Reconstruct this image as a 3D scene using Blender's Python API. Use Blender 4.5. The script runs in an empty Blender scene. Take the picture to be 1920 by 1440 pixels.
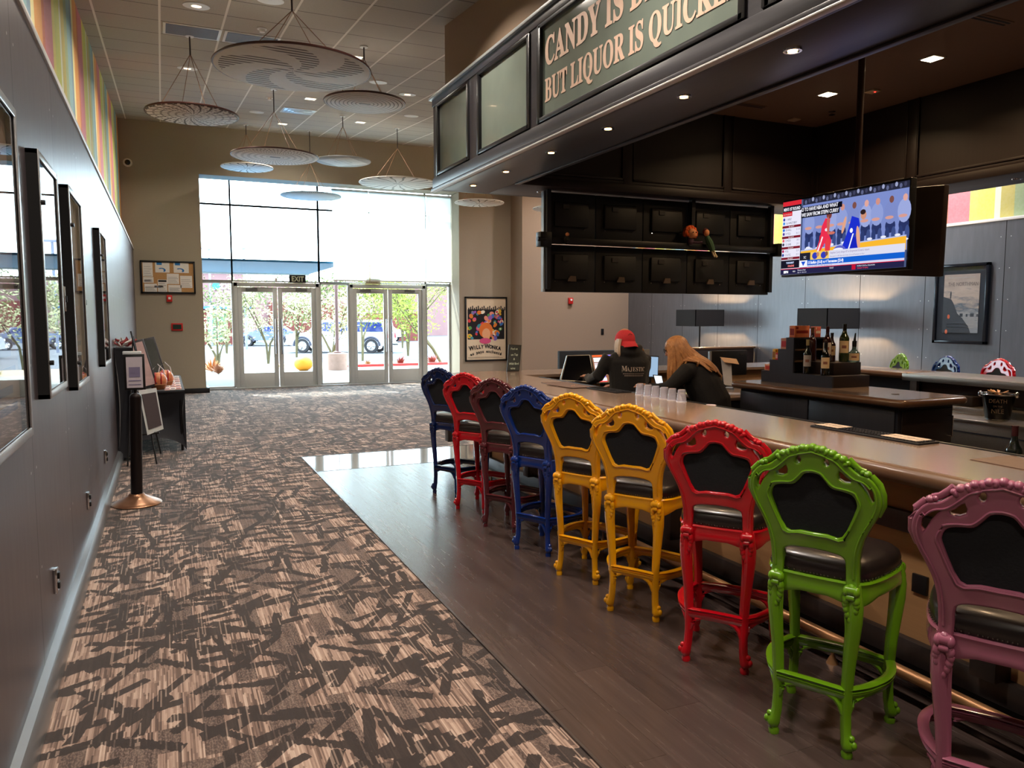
import bpy, bmesh, math, random
from mathutils import Vector, Matrix, Euler
rnd = random.Random(7)
S = bpy.context.scene
COL = S.collection
PI = math.pi

# ------------------------------------------------------------------ colour / material helpers
def lin(c):
    return tuple(((v/255.0)/12.92 if v/255.0 <= 0.04045 else ((v/255.0+0.055)/1.055)**2.4) for v in c[:3]) + (1.0,)

class NT:
    def __init__(s, name):
        s.m = bpy.data.materials.new(name); s.m.use_nodes = True
        s.t = s.m.node_tree; s.t.nodes.clear()
        s.out = s.t.nodes.new('ShaderNodeOutputMaterial')
    def n(s, kind, **kw):
        nd = s.t.nodes.new(kind)
        for k, v in kw.items():
            if k in nd.inputs: s.put(nd.inputs[k], v)
            else: setattr(nd, k, v)
        return nd
    def put(s, inp, v):
        if hasattr(v, 'is_linked') or isinstance(v, bpy.types.NodeSocket): s.t.links.new(v, inp)
        else: inp.default_value = v
    def math(s, op, a, b=None, c=None, clamp=False):
        nd = s.t.nodes.new('ShaderNodeMath'); nd.operation = op; nd.use_clamp = clamp
        s.put(nd.inputs[0], a)
        if b is not None: s.put(nd.inputs[1], b)
        if c is not None: s.put(nd.inputs[2], c)
        return nd.outputs[0]
    def pos(s):
        g = s.t.nodes.new('ShaderNodeNewGeometry'); x = s.t.nodes.new('ShaderNodeSeparateXYZ')
        s.t.links.new(g.outputs['Position'], x.inputs[0]); s.P = g.outputs['Position']
        return x.outputs
    def obj(s):
        g = s.t.nodes.new('ShaderNodeTexCoord'); return g.outputs['Object']
    def vec(s, x, y, z):
        c = s.t.nodes.new('ShaderNodeCombineXYZ')
        for i, v in enumerate((x, y, z)): s.put(c.inputs[i], v)
        return c.outputs[0]
    def noise(s, vec, scale, detail=2, rough=.5):
        nd = s.t.nodes.new('ShaderNodeTexNoise'); s.put(nd.inputs['Vector'], vec)
        nd.inputs['Scale'].default_value = scale; nd.inputs['Detail'].default_value = detail; nd.inputs['Roughness'].default_value = rough
        return nd.outputs[0]
    def mix(s, f, a, b):
        nd = s.t.nodes.new('ShaderNodeMix'); nd.data_type = 'RGBA'
        s.put(nd.inputs[0], f); s.put(nd.inputs[6], a); s.put(nd.inputs[7], b)
        return nd.outputs[2]
    def ramp(s, f, stops, const=True):
        nd = s.t.nodes.new('ShaderNodeValToRGB'); r = nd.color_ramp; r.interpolation = 'CONSTANT' if const else 'LINEAR'
        while len(r.elements) > 1: r.elements.remove(r.elements[-1])
        r.elements[0].position = stops[0][0]; r.elements[0].color = stops[0][1]
        for p, c in stops[1:]:
            e = r.elements.new(p); e.color = c
        s.put(nd.inputs[0], f); return nd.outputs[0]
    def bsdf(s, col, rough=.5, metal=0., bump=None, bstr=.2, bdist=.01, **kw):
        b = s.t.nodes.new('ShaderNodeBsdfPrincipled')
        s.put(b.inputs['Base Color'], col); s.put(b.inputs['Roughness'], rough); s.put(b.inputs['Metallic'], metal)
        for k, v in kw.items(): s.put(b.inputs[k.replace('_', ' ')], v)
        if bump is not None:
            bp = s.t.nodes.new('ShaderNodeBump'); bp.inputs['Strength'].default_value = bstr; bp.inputs['Distance'].default_value = bdist
            s.put(bp.inputs['Height'], bump); s.t.links.new(bp.outputs[0], b.inputs['Normal'])
        s.t.links.new(b.outputs[0], s.out.inputs[0]); return s.m

MATS = {}
def M(name, col=None, rough=.5, metal=0., var=.06, scale=12., bump=0., coat=0., spec=None, emit=None, estr=0., trans=0., stretch=(1, 1, 1), alpha=None, sheen=0.):
    if name in MATS: return MATS[name]
    n = NT(name); c = lin(col)
    mp = n.t.nodes.new('ShaderNodeMapping'); n.put(mp.inputs[0], n.obj()); mp.inputs['Scale'].default_value = stretch
    f = n.noise(mp.outputs[0], scale, 3)
    d = tuple(max(0, v*(1-var*2.2)) for v in c[:3])+(1,); l = tuple(min(1, v*(1+var*2.2)) for v in c[:3])+(1,)
    colr = n.mix(f, d, l)
    kw = {}
    if coat: kw['Coat_Weight'] = coat; kw['Coat_Roughness'] = .08
    if spec is not None: kw['Specular_IOR_Level'] = spec
    if emit: kw['Emission_Color'] = lin(emit); kw['Emission_Strength'] = estr
    if trans: kw['Transmission_Weight'] = trans
    if sheen: kw['Sheen_Weight'] = sheen
    MATS[name] = n.bsdf(colr, rough, metal, bump=f if bump else None, bstr=bump, **kw)
    return MATS[name]

def emis(name, col, strength):
    if name in MATS: return MATS[name]
    n = NT(name); e = n.n('ShaderNodeEmission'); e.inputs[0].default_value = lin(col); e.inputs[1].default_value = strength
    n.t.links.new(e.outputs[0], n.out.inputs[0]); MATS[name] = n.m; return n.m

def glass(name, tint=(255, 255, 255), refl=.06, rough=.0):
    if name in MATS: return MATS[name]
    n = NT(name); t = n.n('ShaderNodeBsdfTransparent'); t.inputs[0].default_value = lin(tint)
    g = n.n('ShaderNodeBsdfGlossy'); g.inputs['Roughness'].default_value = rough
    f = n.n('ShaderNodeFresnel'); f.inputs[0].default_value = 1.5
    geo = n.n('ShaderNodeNewGeometry')
    fm = n.math('MULTIPLY', f.outputs[0], n.math('SUBTRACT', 1.0, geo.outputs['Backfacing']))
    mx = n.n('ShaderNodeMixShader'); n.put(mx.inputs[0], fm)
    n.t.links.new(t.outputs[0], mx.inputs[1]); n.t.links.new(g.outputs[0], mx.inputs[2]); n.t.links.new(mx.outputs[0], n.out.inputs[0])
    MATS[name] = n.m; return n.m

# ------------------------------------------------------------------ mesh builder
class MB:
    def __init__(s): s.v = []; s.f = []; s.mi = []; s.cur = 0
    def add(s, vs, fs):
        o = len(s.v); s.v += [tuple(v) for v in vs]
        for f in fs: s.f.append(tuple(i+o for i in f)); s.mi.append(s.cur)
        return s
    def box(s, x0, x1, y0, y1, z0, z1, b=0.):
        x0, x1 = min(x0, x1), max(x0, x1); y0, y1 = min(y0, y1), max(y0, y1); z0, z1 = min(z0, z1), max(z0, z1)
        if b <= 0:
            return s.add([(x0,y0,z0),(x1,y0,z0),(x1,y1,z0),(x0,y1,z0),(x0,y0,z1),(x1,y0,z1),(x1,y1,z1),(x0,y1,z1)],
                         [(0,3,2,1),(4,5,6,7),(0,1,5,4),(1,2,6,5),(2,3,7,6),(3,0,4,7)])
        bm = bmesh.new(); bmesh.ops.create_cube(bm, size=1)
        for v in bm.verts: v.co = Vector(((x0+x1)/2+v.co.x*(x1-x0), (y0+y1)/2+v.co.y*(y1-y0), (z0+z1)/2+v.co.z*(z1-z0)))
        b = min(b, (x1-x0)*.49, (y1-y0)*.49, (z1-z0)*.49)
        bmesh.ops.bevel(bm, geom=bm.edges[:], offset=b, segments=2, affect='EDGES', profile=.5)
        return s.bm(bm)
    def bm(s, bm, mat=None):
        if mat is not None: bmesh.ops.transform(bm, matrix=mat, verts=bm.verts)
        bm.verts.index_update()
        s.add([v.co[:] for v in bm.verts], [[v.index for v in f.verts] for f in bm.faces]); bm.free(); return s
    def xf(s, mat, start=0):
        for i in range(start, len(s.v)): s.v[i] = tuple(mat @ Vector(s.v[i]))
        return s
    def ring(s, c, ax, r, n, up=None, sq=1.0, r2=None):
        ax = Vector(ax).normalized(); up = Vector(up) if up else (Vector((0,0,1)) if abs(ax.z) < .9 else Vector((1,0,0)))
        a = up.cross(ax).normalized(); b = ax.cross(a)
        out = []
        for k in range(n):
            t = 2*PI*k/n; ct, st = math.cos(t), math.sin(t)
            if sq != 1.0:
                p = 2/sq; ct = math.copysign(abs(ct)**p, ct); st = math.copysign(abs(st)**p, st)
            out.append(Vector(c)+a*ct*r+b*st*(r2 if r2 is not None else r))
        return out
    def loft(s, rings, cap=True, closed=False):
        n = len(rings[0]); vs = [p for r in rings for p in r]; fs = []
        R = len(rings)
        for i in range(R-1 if not closed else R):
            j = (i+1) % R
            for k in range(n):
                l = (k+1) % n; fs.append((i*n+k, i*n+l, j*n+l, j*n+k))
        if cap and not closed: fs.append(tuple(reversed(range(n)))); fs.append(tuple((R-1)*n+k for k in range(n)))
        return s.add(vs, fs)
    def tube(s, pts, r, n=8, cap=True, closed=False, up=None, sq=1.0, r2=None):
        pts = [Vector(p) for p in pts]; R = len(pts)
        rr = r if isinstance(r, (list, tuple)) else [r]*R
        r2s = r2 if isinstance(r2, (list, tuple)) else ([r2]*R if r2 is not None else [None]*R)
        rings = []
        for i, p in enumerate(pts):
            a = pts[(i-1) % R] if (closed or i > 0) else p; b = pts[(i+1) % R] if (closed or i < R-1) else p
            t = (b-a)
            if t.length < 1e-9: t = Vector((0,0,1))
            rings.append(s.ring(p, t, rr[i], n, up, sq, r2s[i]))
        return s.loft(rings, cap, closed)
    def cyl(s, p0, p1, r, n=16, r1=None): return s.tube([p0, p1], [r, r if r1 is None else r1], n)
    def lathe(s, c, prof, n=24, axis='z'):
        # prof: list of (r, h)
        rings = []
        for r, h in prof:
            ring = []
            for k in range(n):
                t = 2*PI*k/n; x, y = r*math.cos(t), r*math.sin(t)
                if axis == 'z': ring.append((c[0]+x, c[1]+y, c[2]+h))
                elif axis == 'y': ring.append((c[0]+y, c[1]+h, c[2]+x))
                else: ring.append((c[0]+h, c[1]+x, c[2]+y))
            rings.append(ring)
        return s.loft(rings)
    def sph(s, c, rx, ry=None, rz=None, u=14, v=8, rot=None):
        ry = rx if ry is None else ry; rz = rx if rz is None else rz
        vs = []; fs = []
        for i in range(v+1):
            ph = -PI/2+PI*i/v
            for k in range(u):
                t = 2*PI*k/u; p = Vector((rx*math.cos(ph)*math.cos(t), ry*math.cos(ph)*math.sin(t), rz*math.sin(ph)))
                if rot: p = rot @ p
                vs.append(Vector(c)+p)
        for i in range(v):
            for k in range(u):
                l = (k+1) % u; fs.append((i*u+k, i*u+l, (i+1)*u+l, (i+1)*u+k))
        return s.add(vs, fs)
    def quad(s, a, b, c, d): return s.add([a, b, c, d], [(0, 1, 2, 3)])
    def prism(s, poly, o, ux, uy, uz):
        # poly 2D list in (ux,uy) plane at origin o, extruded by vector uz
        o, ux, uy, uz = map(Vector, (o, ux, uy, uz)); n = len(poly)
        a = [o+ux*p[0]+uy*p[1] for p in poly]; b = [p+uz for p in a]
        return s.add(a+b, [tuple(reversed(range(n))), tuple(range(n, 2*n))]+[(i, (i+1) % n, n+(i+1) % n, n+i) for i in range(n)])
    def mesh(s, name, mats, smooth=True, angle=35):
        me = bpy.data.meshes.new(name); me.from_pydata(s.v, [], s.f)
        for m in (mats if isinstance(mats, (list, tuple)) else [mats]): me.materials.append(m)
        if len(me.materials) > 1: me.polygons.foreach_set('material_index', s.mi)
        bm = bmesh.new(); bm.from_mesh(me); bmesh.ops.recalc_face_normals(bm, faces=bm.faces); bm.to_mesh(me); bm.free()
        if smooth:
            me.shade_smooth(); me.set_sharp_from_angle(angle=math.radians(angle))
        me.update(); return me
    def build(s, name, mats, parent=None, smooth=True, angle=35, local=False, label=None):
        me = s.mesh(name, mats, smooth, angle); o = bpy.data.objects.new(name, me); COL.objects.link(o)
        if parent is not None:
            o.parent = parent
            if not local:
                w = wmat(parent).inverted(); me.transform(w)
        if label: o['label'] = label
        return o

def wmat(o):
    m = o.matrix_basis.copy()
    while o.parent is not None:
        o = o.parent; m = o.matrix_basis @ m
    return m

def tag(o, label=None, cat=None, group=None, kind=None):
    if label: o['label'] = label
    if cat: o['category'] = cat
    if group: o['group'] = group
    if kind: o['kind'] = kind
    return o
def thing(name, label, cat, loc=(0,0,0), rz=0., group=None):
    o = bpy.data.objects.new(name, None); COL.objects.link(o); o.empty_display_size = .05
    o.location = loc; o.rotation_euler = (0, 0, rz); return tag(o, label, cat, group)
def single(mb, name, mats, label, cat, group=None, base=None, **kw):
    o = mb.build(name, mats, None, **kw)
    # put the origin at the thing's base centre
    vs = o.data.vertices
    if base is None:
        xs = [v.co.x for v in vs]; ys = [v.co.y for v in vs]; zs = [v.co.z for v in vs]
        base = ((min(xs)+max(xs))/2, (min(ys)+max(ys))/2, min(zs))
    o.data.transform(Matrix.Translation(-Vector(base))); o.location = base
    return tag(o, label, cat, group)
def struct(mb, name, mats, parent=None, **kw):
    o = mb.build(name, mats, parent, **kw)
    if parent is None: o['kind'] = 'structure'
    return o
def copy_tree(o, parent=None):
    c = o.copy(); COL.objects.link(c)
    if parent is not None: c.parent = parent
    for ch in [x for x in ALL if False] or list(o.children): copy_tree(ch, c)
    return c
ALL = []
def recolor(root, amap):
    # give the copied thing its own meshes in another colour (matching material slots)
    st = [root]
    while st:
        o = st.pop(); st += list(o.children)
        if o.type == 'MESH' and any(m in amap for m in o.data.materials):
            o.data = o.data.copy()
            for i, m in enumerate(o.data.materials):
                if m in amap: o.data.materials[i] = amap[m]

def text(s, size, o, right, up, mat, parent=None, name='lettering', align='LEFT', ext=.0005, sx=1., bold=0., shear=0., space=1.):
    cu = bpy.data.curves.new(name, 'FONT'); cu.body = s; cu.size = size; cu.align_x = align; cu.extrude = ext; cu.offset = bold; cu.shear = shear
    cu.resolution_u = 3; cu.space_character = space
    cu.materials.append(mat); ob = bpy.data.objects.new(name, cu); COL.objects.link(ob)
    r = Vector(right).normalized(); u = Vector(up).normalized(); nrm = r.cross(u).normalized(); u = nrm.cross(r)
    m = Matrix((( r.x*sx, u.x, nrm.x, o[0]), (r.y*sx, u.y, nrm.y, o[1]), (r.z*sx, u.z, nrm.z, o[2]), (0, 0, 0, 1)))
    if parent is not None: ob.parent = parent; m = wmat(parent).inverted() @ m
    ob.matrix_basis = m
    return ob
def serif(s):
    out = ''
    for ch in s:
        if 'A' <= ch <= 'Z': out += chr(0x1D400+ord(ch)-65)
        elif 'a' <= ch <= 'z': out += chr(0x1D41A+ord(ch)-97)
        else: out += ch
    return out

# ------------------------------------------------------------------ camera
cam_d = bpy.data.cameras.new('camera'); cam = bpy.data.objects.new('camera', cam_d); COL.objects.link(cam)
cam_d.sensor_width = 36; cam_d.lens = 27.0; cam_d.clip_end = 400; cam_d.clip_start = .05
cam.location = (0, 0, 1.7); cam.rotation_euler = (math.radians(90-5.0796), 0, math.radians(-24.2754))
S.camera = cam
S.view_settings.view_transform = 'Standard'; S.view_settings.look = 'None'; S.view_settings.gamma = 1; S.view_settings.use_curve_mapping = False
S.view_settings.exposure = EXPOSURE = 0.0
S.cycles.use_denoising = True
S.cycles.max_bounces = 7; S.cycles.diffuse_bounces = 4; S.cycles.glossy_bounces = 4; S.cycles.transparent_max_bounces = 12; S.cycles.transmission_bounces = 6
S.cycles.sample_clamp_indirect = 8; S.cycles.caustics_reflective = False; S.cycles.caustics_refractive = False

# ------------------------------------------------------------------ world + sun
w = bpy.data.worlds.new('sky'); S.world = w; w.use_nodes = True
wt = w.node_tree; bg = wt.nodes['Background']
sky = wt.nodes.new('ShaderNodeTexSky'); sky.sky_type = 'HOSEK_WILKIE'; sky.turbidity = 3.0; sky.ground_albedo = .4
SUN = Vector((-.30, .66, 1.15)).normalized()
sky.sun_direction = SUN
mixn = wt.nodes.new('ShaderNodeMix'); mixn.data_type = 'RGBA'; mixn.inputs[0].default_value = .62; mixn.inputs[7].default_value = (.95, 1.0, 1.08, 1)
wt.links.new(sky.outputs[0], mixn.inputs[6]); wt.links.new(mixn.outputs[2], bg.inputs[0]); bg.inputs[1].default_value = 12.0
sd = bpy.data.lights.new('sun', 'SUN'); sd.energy = 12; sd.angle = .009; sd.color = (1, .96, .9)
so = bpy.data.objects.new('sun', sd); COL.objects.link(so); so.rotation_euler = SUN.to_track_quat('Z', 'Y').to_euler(); so.location = (0, 30, 30)
# ------------------------------------------------------------------ room materials
def mat_carpet():
    n = NT('carpet_pattern'); x, y, z = n.pos()
    wob = n.noise(n.P, 3.0, 2)
    xs = n.math('ADD', x, n.math('MULTIPLY', wob, .02))
    # carpet tiles 0.61 m: stripe phase and depth change per tile
    tx = n.math('FLOOR', n.math('DIVIDE', x, .61)); ty = n.math('FLOOR', n.math('DIVIDE', n.math('ADD', y, n.math('MULTIPLY', tx, .3)), .61))
    wn = n.n('ShaderNodeTexWhiteNoise', noise_dimensions='2D'); n.put(wn.inputs['Vector'], n.vec(tx, ty, 0.0))
    def cols(wd, ln, seed):
        cx_ = n.math('FLOOR', n.math('DIVIDE', x, wd)); r0 = n.n('ShaderNodeTexWhiteNoise', noise_dimensions='2D'); n.put(r0.inputs['Vector'], n.vec(cx_, float(seed), 0.0))
        cy_ = n.math('FLOOR', n.math('ADD', n.math('DIVIDE', y, ln), n.math('MULTIPLY', r0.outputs[0], 7.))); r1 = n.n('ShaderNodeTexWhiteNoise', noise_dimensions='3D'); n.put(r1.inputs['Vector'], n.vec(cx_, cy_, n.math('ADD', ty, float(seed)))); return r1.outputs[0]
    fine = cols(.0065, .16, 1); midc = cols(.021, .30, 2); wide = cols(.085, .61, 3)
    soft = n.noise(n.vec(n.math('MULTIPLY', x, 40.), n.math('MULTIPLY', y, 3.), 0.0), 1.0, 2, .6)
    line = n.math('ADD', n.math('ADD', n.math('MULTIPLY', fine, .42), n.math('MULTIPLY', midc, .22)), n.math('ADD', n.math('MULTIPLY', soft, .30), n.math('MULTIPLY', wn.outputs[0], .08)))
    col = n.ramp(line, [(.12, lin((62, 48, 43))), (.34, lin((112, 90, 80))), (.50, lin((158, 132, 118))), (.66, lin((186, 160, 144))), (.85, lin((210, 188, 172)))], const=False)
    mott = n.noise(n.vec(n.math('MULTIPLY', x, 150.), n.math('MULTIPLY', y, 60.), 0.0), 1.0, 1)
    col = n.mix(n.math('MULTIPLY', n.math('GREATER_THAN', wide, .66), .8), col, n.mix(n.math('GREATER_THAN', mott, .53), lin((66, 53, 49)), lin((112, 94, 86))))
    def bars(ang, pitch, w, seg, occ, seed):
        ca, sa = math.cos(ang), math.sin(ang)
        u = n.math('ADD', n.math('ADD', n.math('MULTIPLY', x, ca), n.math('MULTIPLY', y, sa)), float(seed)*3.7)
        v = n.math('DIVIDE', n.math('ADD', n.math('ADD', n.math('MULTIPLY', x, -sa), n.math('MULTIPLY', y, ca)), seed*1.3), pitch)
        row = n.math('FLOOR', v); r1 = n.n('ShaderNodeTexWhiteNoise', noise_dimensions='2D'); n.put(r1.inputs['Vector'], n.vec(row, float(seed), 0.0))
        us = n.math('ADD', n.math('DIVIDE', u, seg), n.math('MULTIPLY', r1.outputs[0], 9.)); cell = n.math('FLOOR', us)
        r2 = n.n('ShaderNodeTexWhiteNoise', noise_dimensions='3D'); n.put(r2.inputs['Vector'], n.vec(row, cell, float(seed)+.5))
        sp = n.n('ShaderNodeSeparateColor'); n.put(sp.inputs[0], r2.outputs['Color'])
        tilt = n.math('MULTIPLY', n.math('SUBTRACT', sp.outputs[1], .5), n.math('MULTIPLY', n.math('SUBTRACT', n.math('FRACT', us), .5), 1.1))
        c = n.math('ADD', n.math('ADD', .5, tilt), n.math('MULTIPLY', n.math('SUBTRACT', sp.outputs[2], .5), .35))
        d = n.math('ABSOLUTE', n.math('SUBTRACT', n.math('FRACT', v), c))
        inb = n.math('LESS_THAN', d, n.math('MULTIPLY', n.math('ADD', .6, sp.outputs[0]), w/pitch*.42))
        return n.math('MULTIPLY', inb, n.math('GREATER_THAN', sp.outputs[0], 1.-occ))
    edge_ = n.math('MULTIPLY', n.math('SUBTRACT', n.noise(n.vec(n.math('MULTIPLY', x, 60.), n.math('MULTIPLY', y, 14.), 0.0), 1., 1), .5), .03)
    x = n.math('ADD', x, edge_); y = n.math('ADD', y, edge_)
    mk = None
    for k, (ang, pitch, w_, seg, occ) in enumerate(((.10, .17, .050, .30, .50), (.52, .21, .046, .34, .50), (-.45, .23, .050, .36, .48), (1.05, .25, .044, .32, .45), (-1.15, .27, .048, .34, .45), (.28, .30, .06, .22, .40), (1.5, .32, .04, .40, .40))):
        m_ = bars(ang, pitch, w_, seg, occ, k+1); mk = m_ if mk is None else n.math('MAXIMUM', mk, m_)
    dark = n.mix(n.noise(n.P, 160., 2), lin((22, 17, 17)), lin((54, 43, 41)))
    col = n.mix(n.math('MULTIPLY', mk, n.math('SUBTRACT', .95, n.math('MULTIPLY', n.math('GREATER_THAN', fine, .88), .4))), col, dark)
    grain = n.noise(n.P, 420., 2)
    col = n.mix(n.math('MULTIPLY', n.math('SUBTRACT', grain, .35), .8, clamp=True), col, lin((60, 50, 46)))
    return n.bsdf(col, .95, 0, bump=grain, bstr=.35, bdist=.004, Specular_IOR_Level=.3, Sheen_Weight=.32, Sheen_Roughness=.4)
def mat_vinyl():
    n = NT('wood_look_vinyl'); x, y, z = n.pos()
    row = n.math('FLOOR', n.math('DIVIDE', x, .19)); yy = n.math('ADD', y, n.math('MULTIPLY', row, .47)); pl = n.math('FLOOR', n.math('DIVIDE', yy, 1.22))
    wn = n.n('ShaderNodeTexWhiteNoise', noise_dimensions='2D'); n.put(wn.inputs['Vector'], n.vec(row, pl, 0.0))
    g = n.noise(n.vec(n.math('MULTIPLY', x, 34.), n.math('MULTIPLY', y, 1.6), wn.outputs[0]), 1.0, 4, .62)
    gm = n.noise(n.vec(n.math('MULTIPLY', x, 5.), n.math('MULTIPLY', y, 1.1), 2.0), 1.0, 2)
    f = n.math('ADD', n.math('MULTIPLY', g, .6), n.math('ADD', n.math('MULTIPLY', wn.outputs[0], .12), n.math('MULTIPLY', gm, .32)))
    col = n.ramp(f, [(.30, lin((60, 49, 46))), (.5, lin((72, 59, 55))), (.72, lin((84, 70, 65)))], const=False)
    jx = n.math('LESS_THAN', n.math('FRACT', n.math('DIVIDE', x, .19)), .012); jy = n.math('LESS_THAN', n.math('FRACT', n.math('DIVIDE', yy, 1.22)), .0022)
    j = n.math('MAXIMUM', jx, jy); col = n.mix(n.math('MULTIPLY', j, .6), col, lin((38, 32, 30)))
    return n.bsdf(col, n.math('ADD', .20, n.math('MULTIPLY', g, .12)), 0, bump=n.math('SUBTRACT', g, n.math('MULTIPLY', j, .5)), bstr=.05, bdist=.002)
def mat_panels(name, axis, pitch, off, base=(128, 122, 126)):
    n = NT(name); x, y, z = n.pos()
    t = n.math('DIVIDE', n.math('SUBTRACT', y if axis == 'y' else x, off), pitch)
    fr = n.math('FRACT', t)
    dd = n.math('MULTIPLY', n.math('MINIMUM', fr, n.math('SUBTRACT', 1.0, fr)), pitch)
    seam = n.math('LESS_THAN', dd, .006)
    # little steel screws in two columns beside every seam
    zc = n.math('SUBTRACT', n.math('FRACT', n.math('DIVIDE', n.math('ADD', z, .13), .46)), .5)
    zz = n.math('MULTIPLY', zc, .46); yy = n.math('SUBTRACT', dd, .075)
    r = n.math('SQRT', n.math('ADD', n.math('MULTIPLY', zz, zz), n.math('MULTIPLY', yy, yy)))
    screw = n.math('LESS_THAN', r, .007)
    gr = n.noise(n.vec(n.math('MULTIPLY', x, 3.), n.math('MULTIPLY', y, 3.), n.math('MULTIPLY', z, .5)), 6., 3)
    wn = n.n('ShaderNodeTexWhiteNoise', noise_dimensions='1D'); n.put(wn.inputs['W'], n.math('FLOOR', t))
    c0 = tuple(v*.86 for v in base); c1 = tuple(min(255, v*1.1) for v in base)
    col = n.mix(n.math('ADD', n.math('MULTIPLY', gr, .6), n.math('MULTIPLY', wn.outputs[0], .3)), lin(c0), lin(c1))
    col = n.mix(seam, col, lin((30, 28, 30))); col = n.mix(screw, col, lin((225, 225, 225)))
    h = n.math('ADD', n.math('SUBTRACT', n.math('MULTIPLY', gr, .25), seam), n.math('MULTIPLY', screw, .6))
    return n.bsdf(col, n.math('ADD', .30, n.math('MULTIPLY', gr, .10)), .65, bump=h, bstr=.25, bdist=.004)
def mat_stripes(name, period, off, rev=False):
    n = NT(name); x, y, z = n.pos()
    f = n.math('FRACT', n.math('DIVIDE', n.math('SUBTRACT', off, y) if rev else n.math('SUBTRACT', y, off), period))
    seq = [(.14, (228, 158, 60)), (.05, (206, 104, 62)), (.17, (205, 112, 120)), (.06, (226, 214, 92)), (.13, (206, 214, 84)), (.04, (220, 228, 200)),
           (.10, (190, 178, 82)), (.08, (150, 170, 120)), (.11, (128, 172, 176)), (.06, (110, 142, 160)), (.06, (236, 226, 160))]
    tot = sum(a for a, _ in seq); p = 0; stops = []
    for a, c in seq: stops.append((p/tot, lin(c))); p += a
    col = n.ramp(f, stops); nz = n.noise(n.P, 30., 2)
    return n.bsdf(n.mix(n.math('MULTIPLY', nz, .12), col, lin((255, 255, 255))), .6, 0, bump=nz, bstr=.05)
def mat_ceiling():
    n = NT('grid_ceiling_tiles'); x, y, z = n.pos()
    fx = n.math('MULTIPLY', n.math('FRACT', n.math('DIVIDE', n.math('ADD', x, .5975), .6575)), .6575)
    fy = n.math('MULTIPLY', n.math('FRACT', n.math('DIVIDE', n.math('SUBTRACT', y, 9.82), .61)), .61)
    gx = n.math('LESS_THAN', fx, .024); gy = n.math('LESS_THAN', fy, .010); gyd = n.math('MULTIPLY', n.math('LESS_THAN', fy, .017), n.math('GREATER_THAN', fy, .0099))
    nz = n.noise(n.P, 90., 3)
    col = n.mix(nz, lin((158, 150, 138)), lin((182, 174, 160)))
    col = n.mix(gyd, col, lin((56, 50, 46))); col = n.mix(gy, col, lin((96, 88, 80))); col = n.mix(gx, col, lin((232, 228, 218)))
    return n.bsdf(col, .8, 0, bump=n.math('ADD', n.math('MULTIPLY', nz, .5), n.math('MULTIPLY', gx, 1.)), bstr=.2, bdist=.006)
def mat_wood(name, dark, light, rough=.4, axis='z', scale=1., coat=0.):
    n = NT(name); sx, sy, sz = {'x': (1.5, 40, 40), 'y': (40, 1.5, 40), 'z': (40, 40, 1.5)}[axis]
    mp = n.n('ShaderNodeMapping'); n.put(mp.inputs[0], n.obj()); mp.inputs['Scale'].default_value = (sx*scale, sy*scale, sz*scale)
    g = n.noise(mp.outputs[0], 1.0, 5, .6)
    kw = dict(Coat_Weight=coat, Coat_Roughness=.1) if coat else {}
    MATS[name] = n.bsdf(n.mix(g, lin(dark), lin(light)), rough, 0, bump=g, bstr=.12, bdist=.003, **kw); return MATS[name]

CARPET = mat_carpet(); VINYL = mat_vinyl()
CONCRETE = M('polished_concrete', (128, 128, 124), .07, 0, .12, 2.5, coat=.5)
TAN = M('beige_wall_paint', (166, 152, 134), .75, 0, .02, 30, bump=.03)
TANW = M('warm_tan_wall_paint', (152, 130, 110), .75, 0, .02, 30, bump=.03)
TAUPE = M('taupe_wall_paint', (158, 148, 130), .75, 0, .02, 30, bump=.03)
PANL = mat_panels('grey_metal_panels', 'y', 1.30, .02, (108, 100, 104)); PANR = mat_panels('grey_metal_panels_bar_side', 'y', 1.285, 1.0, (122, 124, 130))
STRL = mat_stripes('painted_stripes', 2.85, 6.35); STRR = mat_stripes('painted_stripes_bar_side', 2.1, 8.86, True)
CEIL = mat_ceiling()
BLACK = M('black_plastic', (16, 16, 18), .4, 0, .1, 30); BLACKM = M('matte_black', (12, 12, 14), .75, 0, .1, 30)
ALU = M('anodised_aluminium', (190, 196, 198), .35, .6, .03, 20); ALUW = M('light_aluminium_frame', (196, 200, 198), .45, .3, .02, 20)
STEEL = M('brushed_stainless_steel', (170, 160, 150), .28, .9, .08, 8, stretch=(1, 12, 12)); CHROME = M('chrome', (215, 215, 218), .12, 1., .03, 10)
WHITE = M('white_plastic', (228, 226, 220), .45, 0, .02, 20); RED = M('red_alarm_plastic', (190, 30, 28), .4, 0, .04, 20)
DKWOOD = mat_wood('espresso_wood_panel', (22, 13, 11), (38, 24, 20), .5, 'z'); CANW = mat_wood('grey_stained_canopy_wood', (42, 41, 46), (62, 60, 66), .36, 'y')
BARTOP = M('tan_laminate_bar_top', (134, 112, 96), .16, 0, .04, 60, coat=.35); BULL = mat_wood('brown_bar_edge', (84, 58, 40), (112, 80, 56), .3, 'y', .6, coat=.3)
BARPAN = mat_wood('honey_wood_panel', (160, 118, 78), (196, 152, 106), .5, 'y', .5); BARDK = mat_wood('dark_bar_framing', (44, 38, 38), (66, 58, 56), .4, 'z')
GLASS = glass('window_glass', (240, 250, 250), .06); PGLASS = glass('picture_glass', (250, 250, 250), .06)
PAPER = M('white_paper', (232, 228, 220), .7, 0, .03, 40); INK = M('black_ink', (20, 18, 18), .6, 0, .05, 30)

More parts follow.
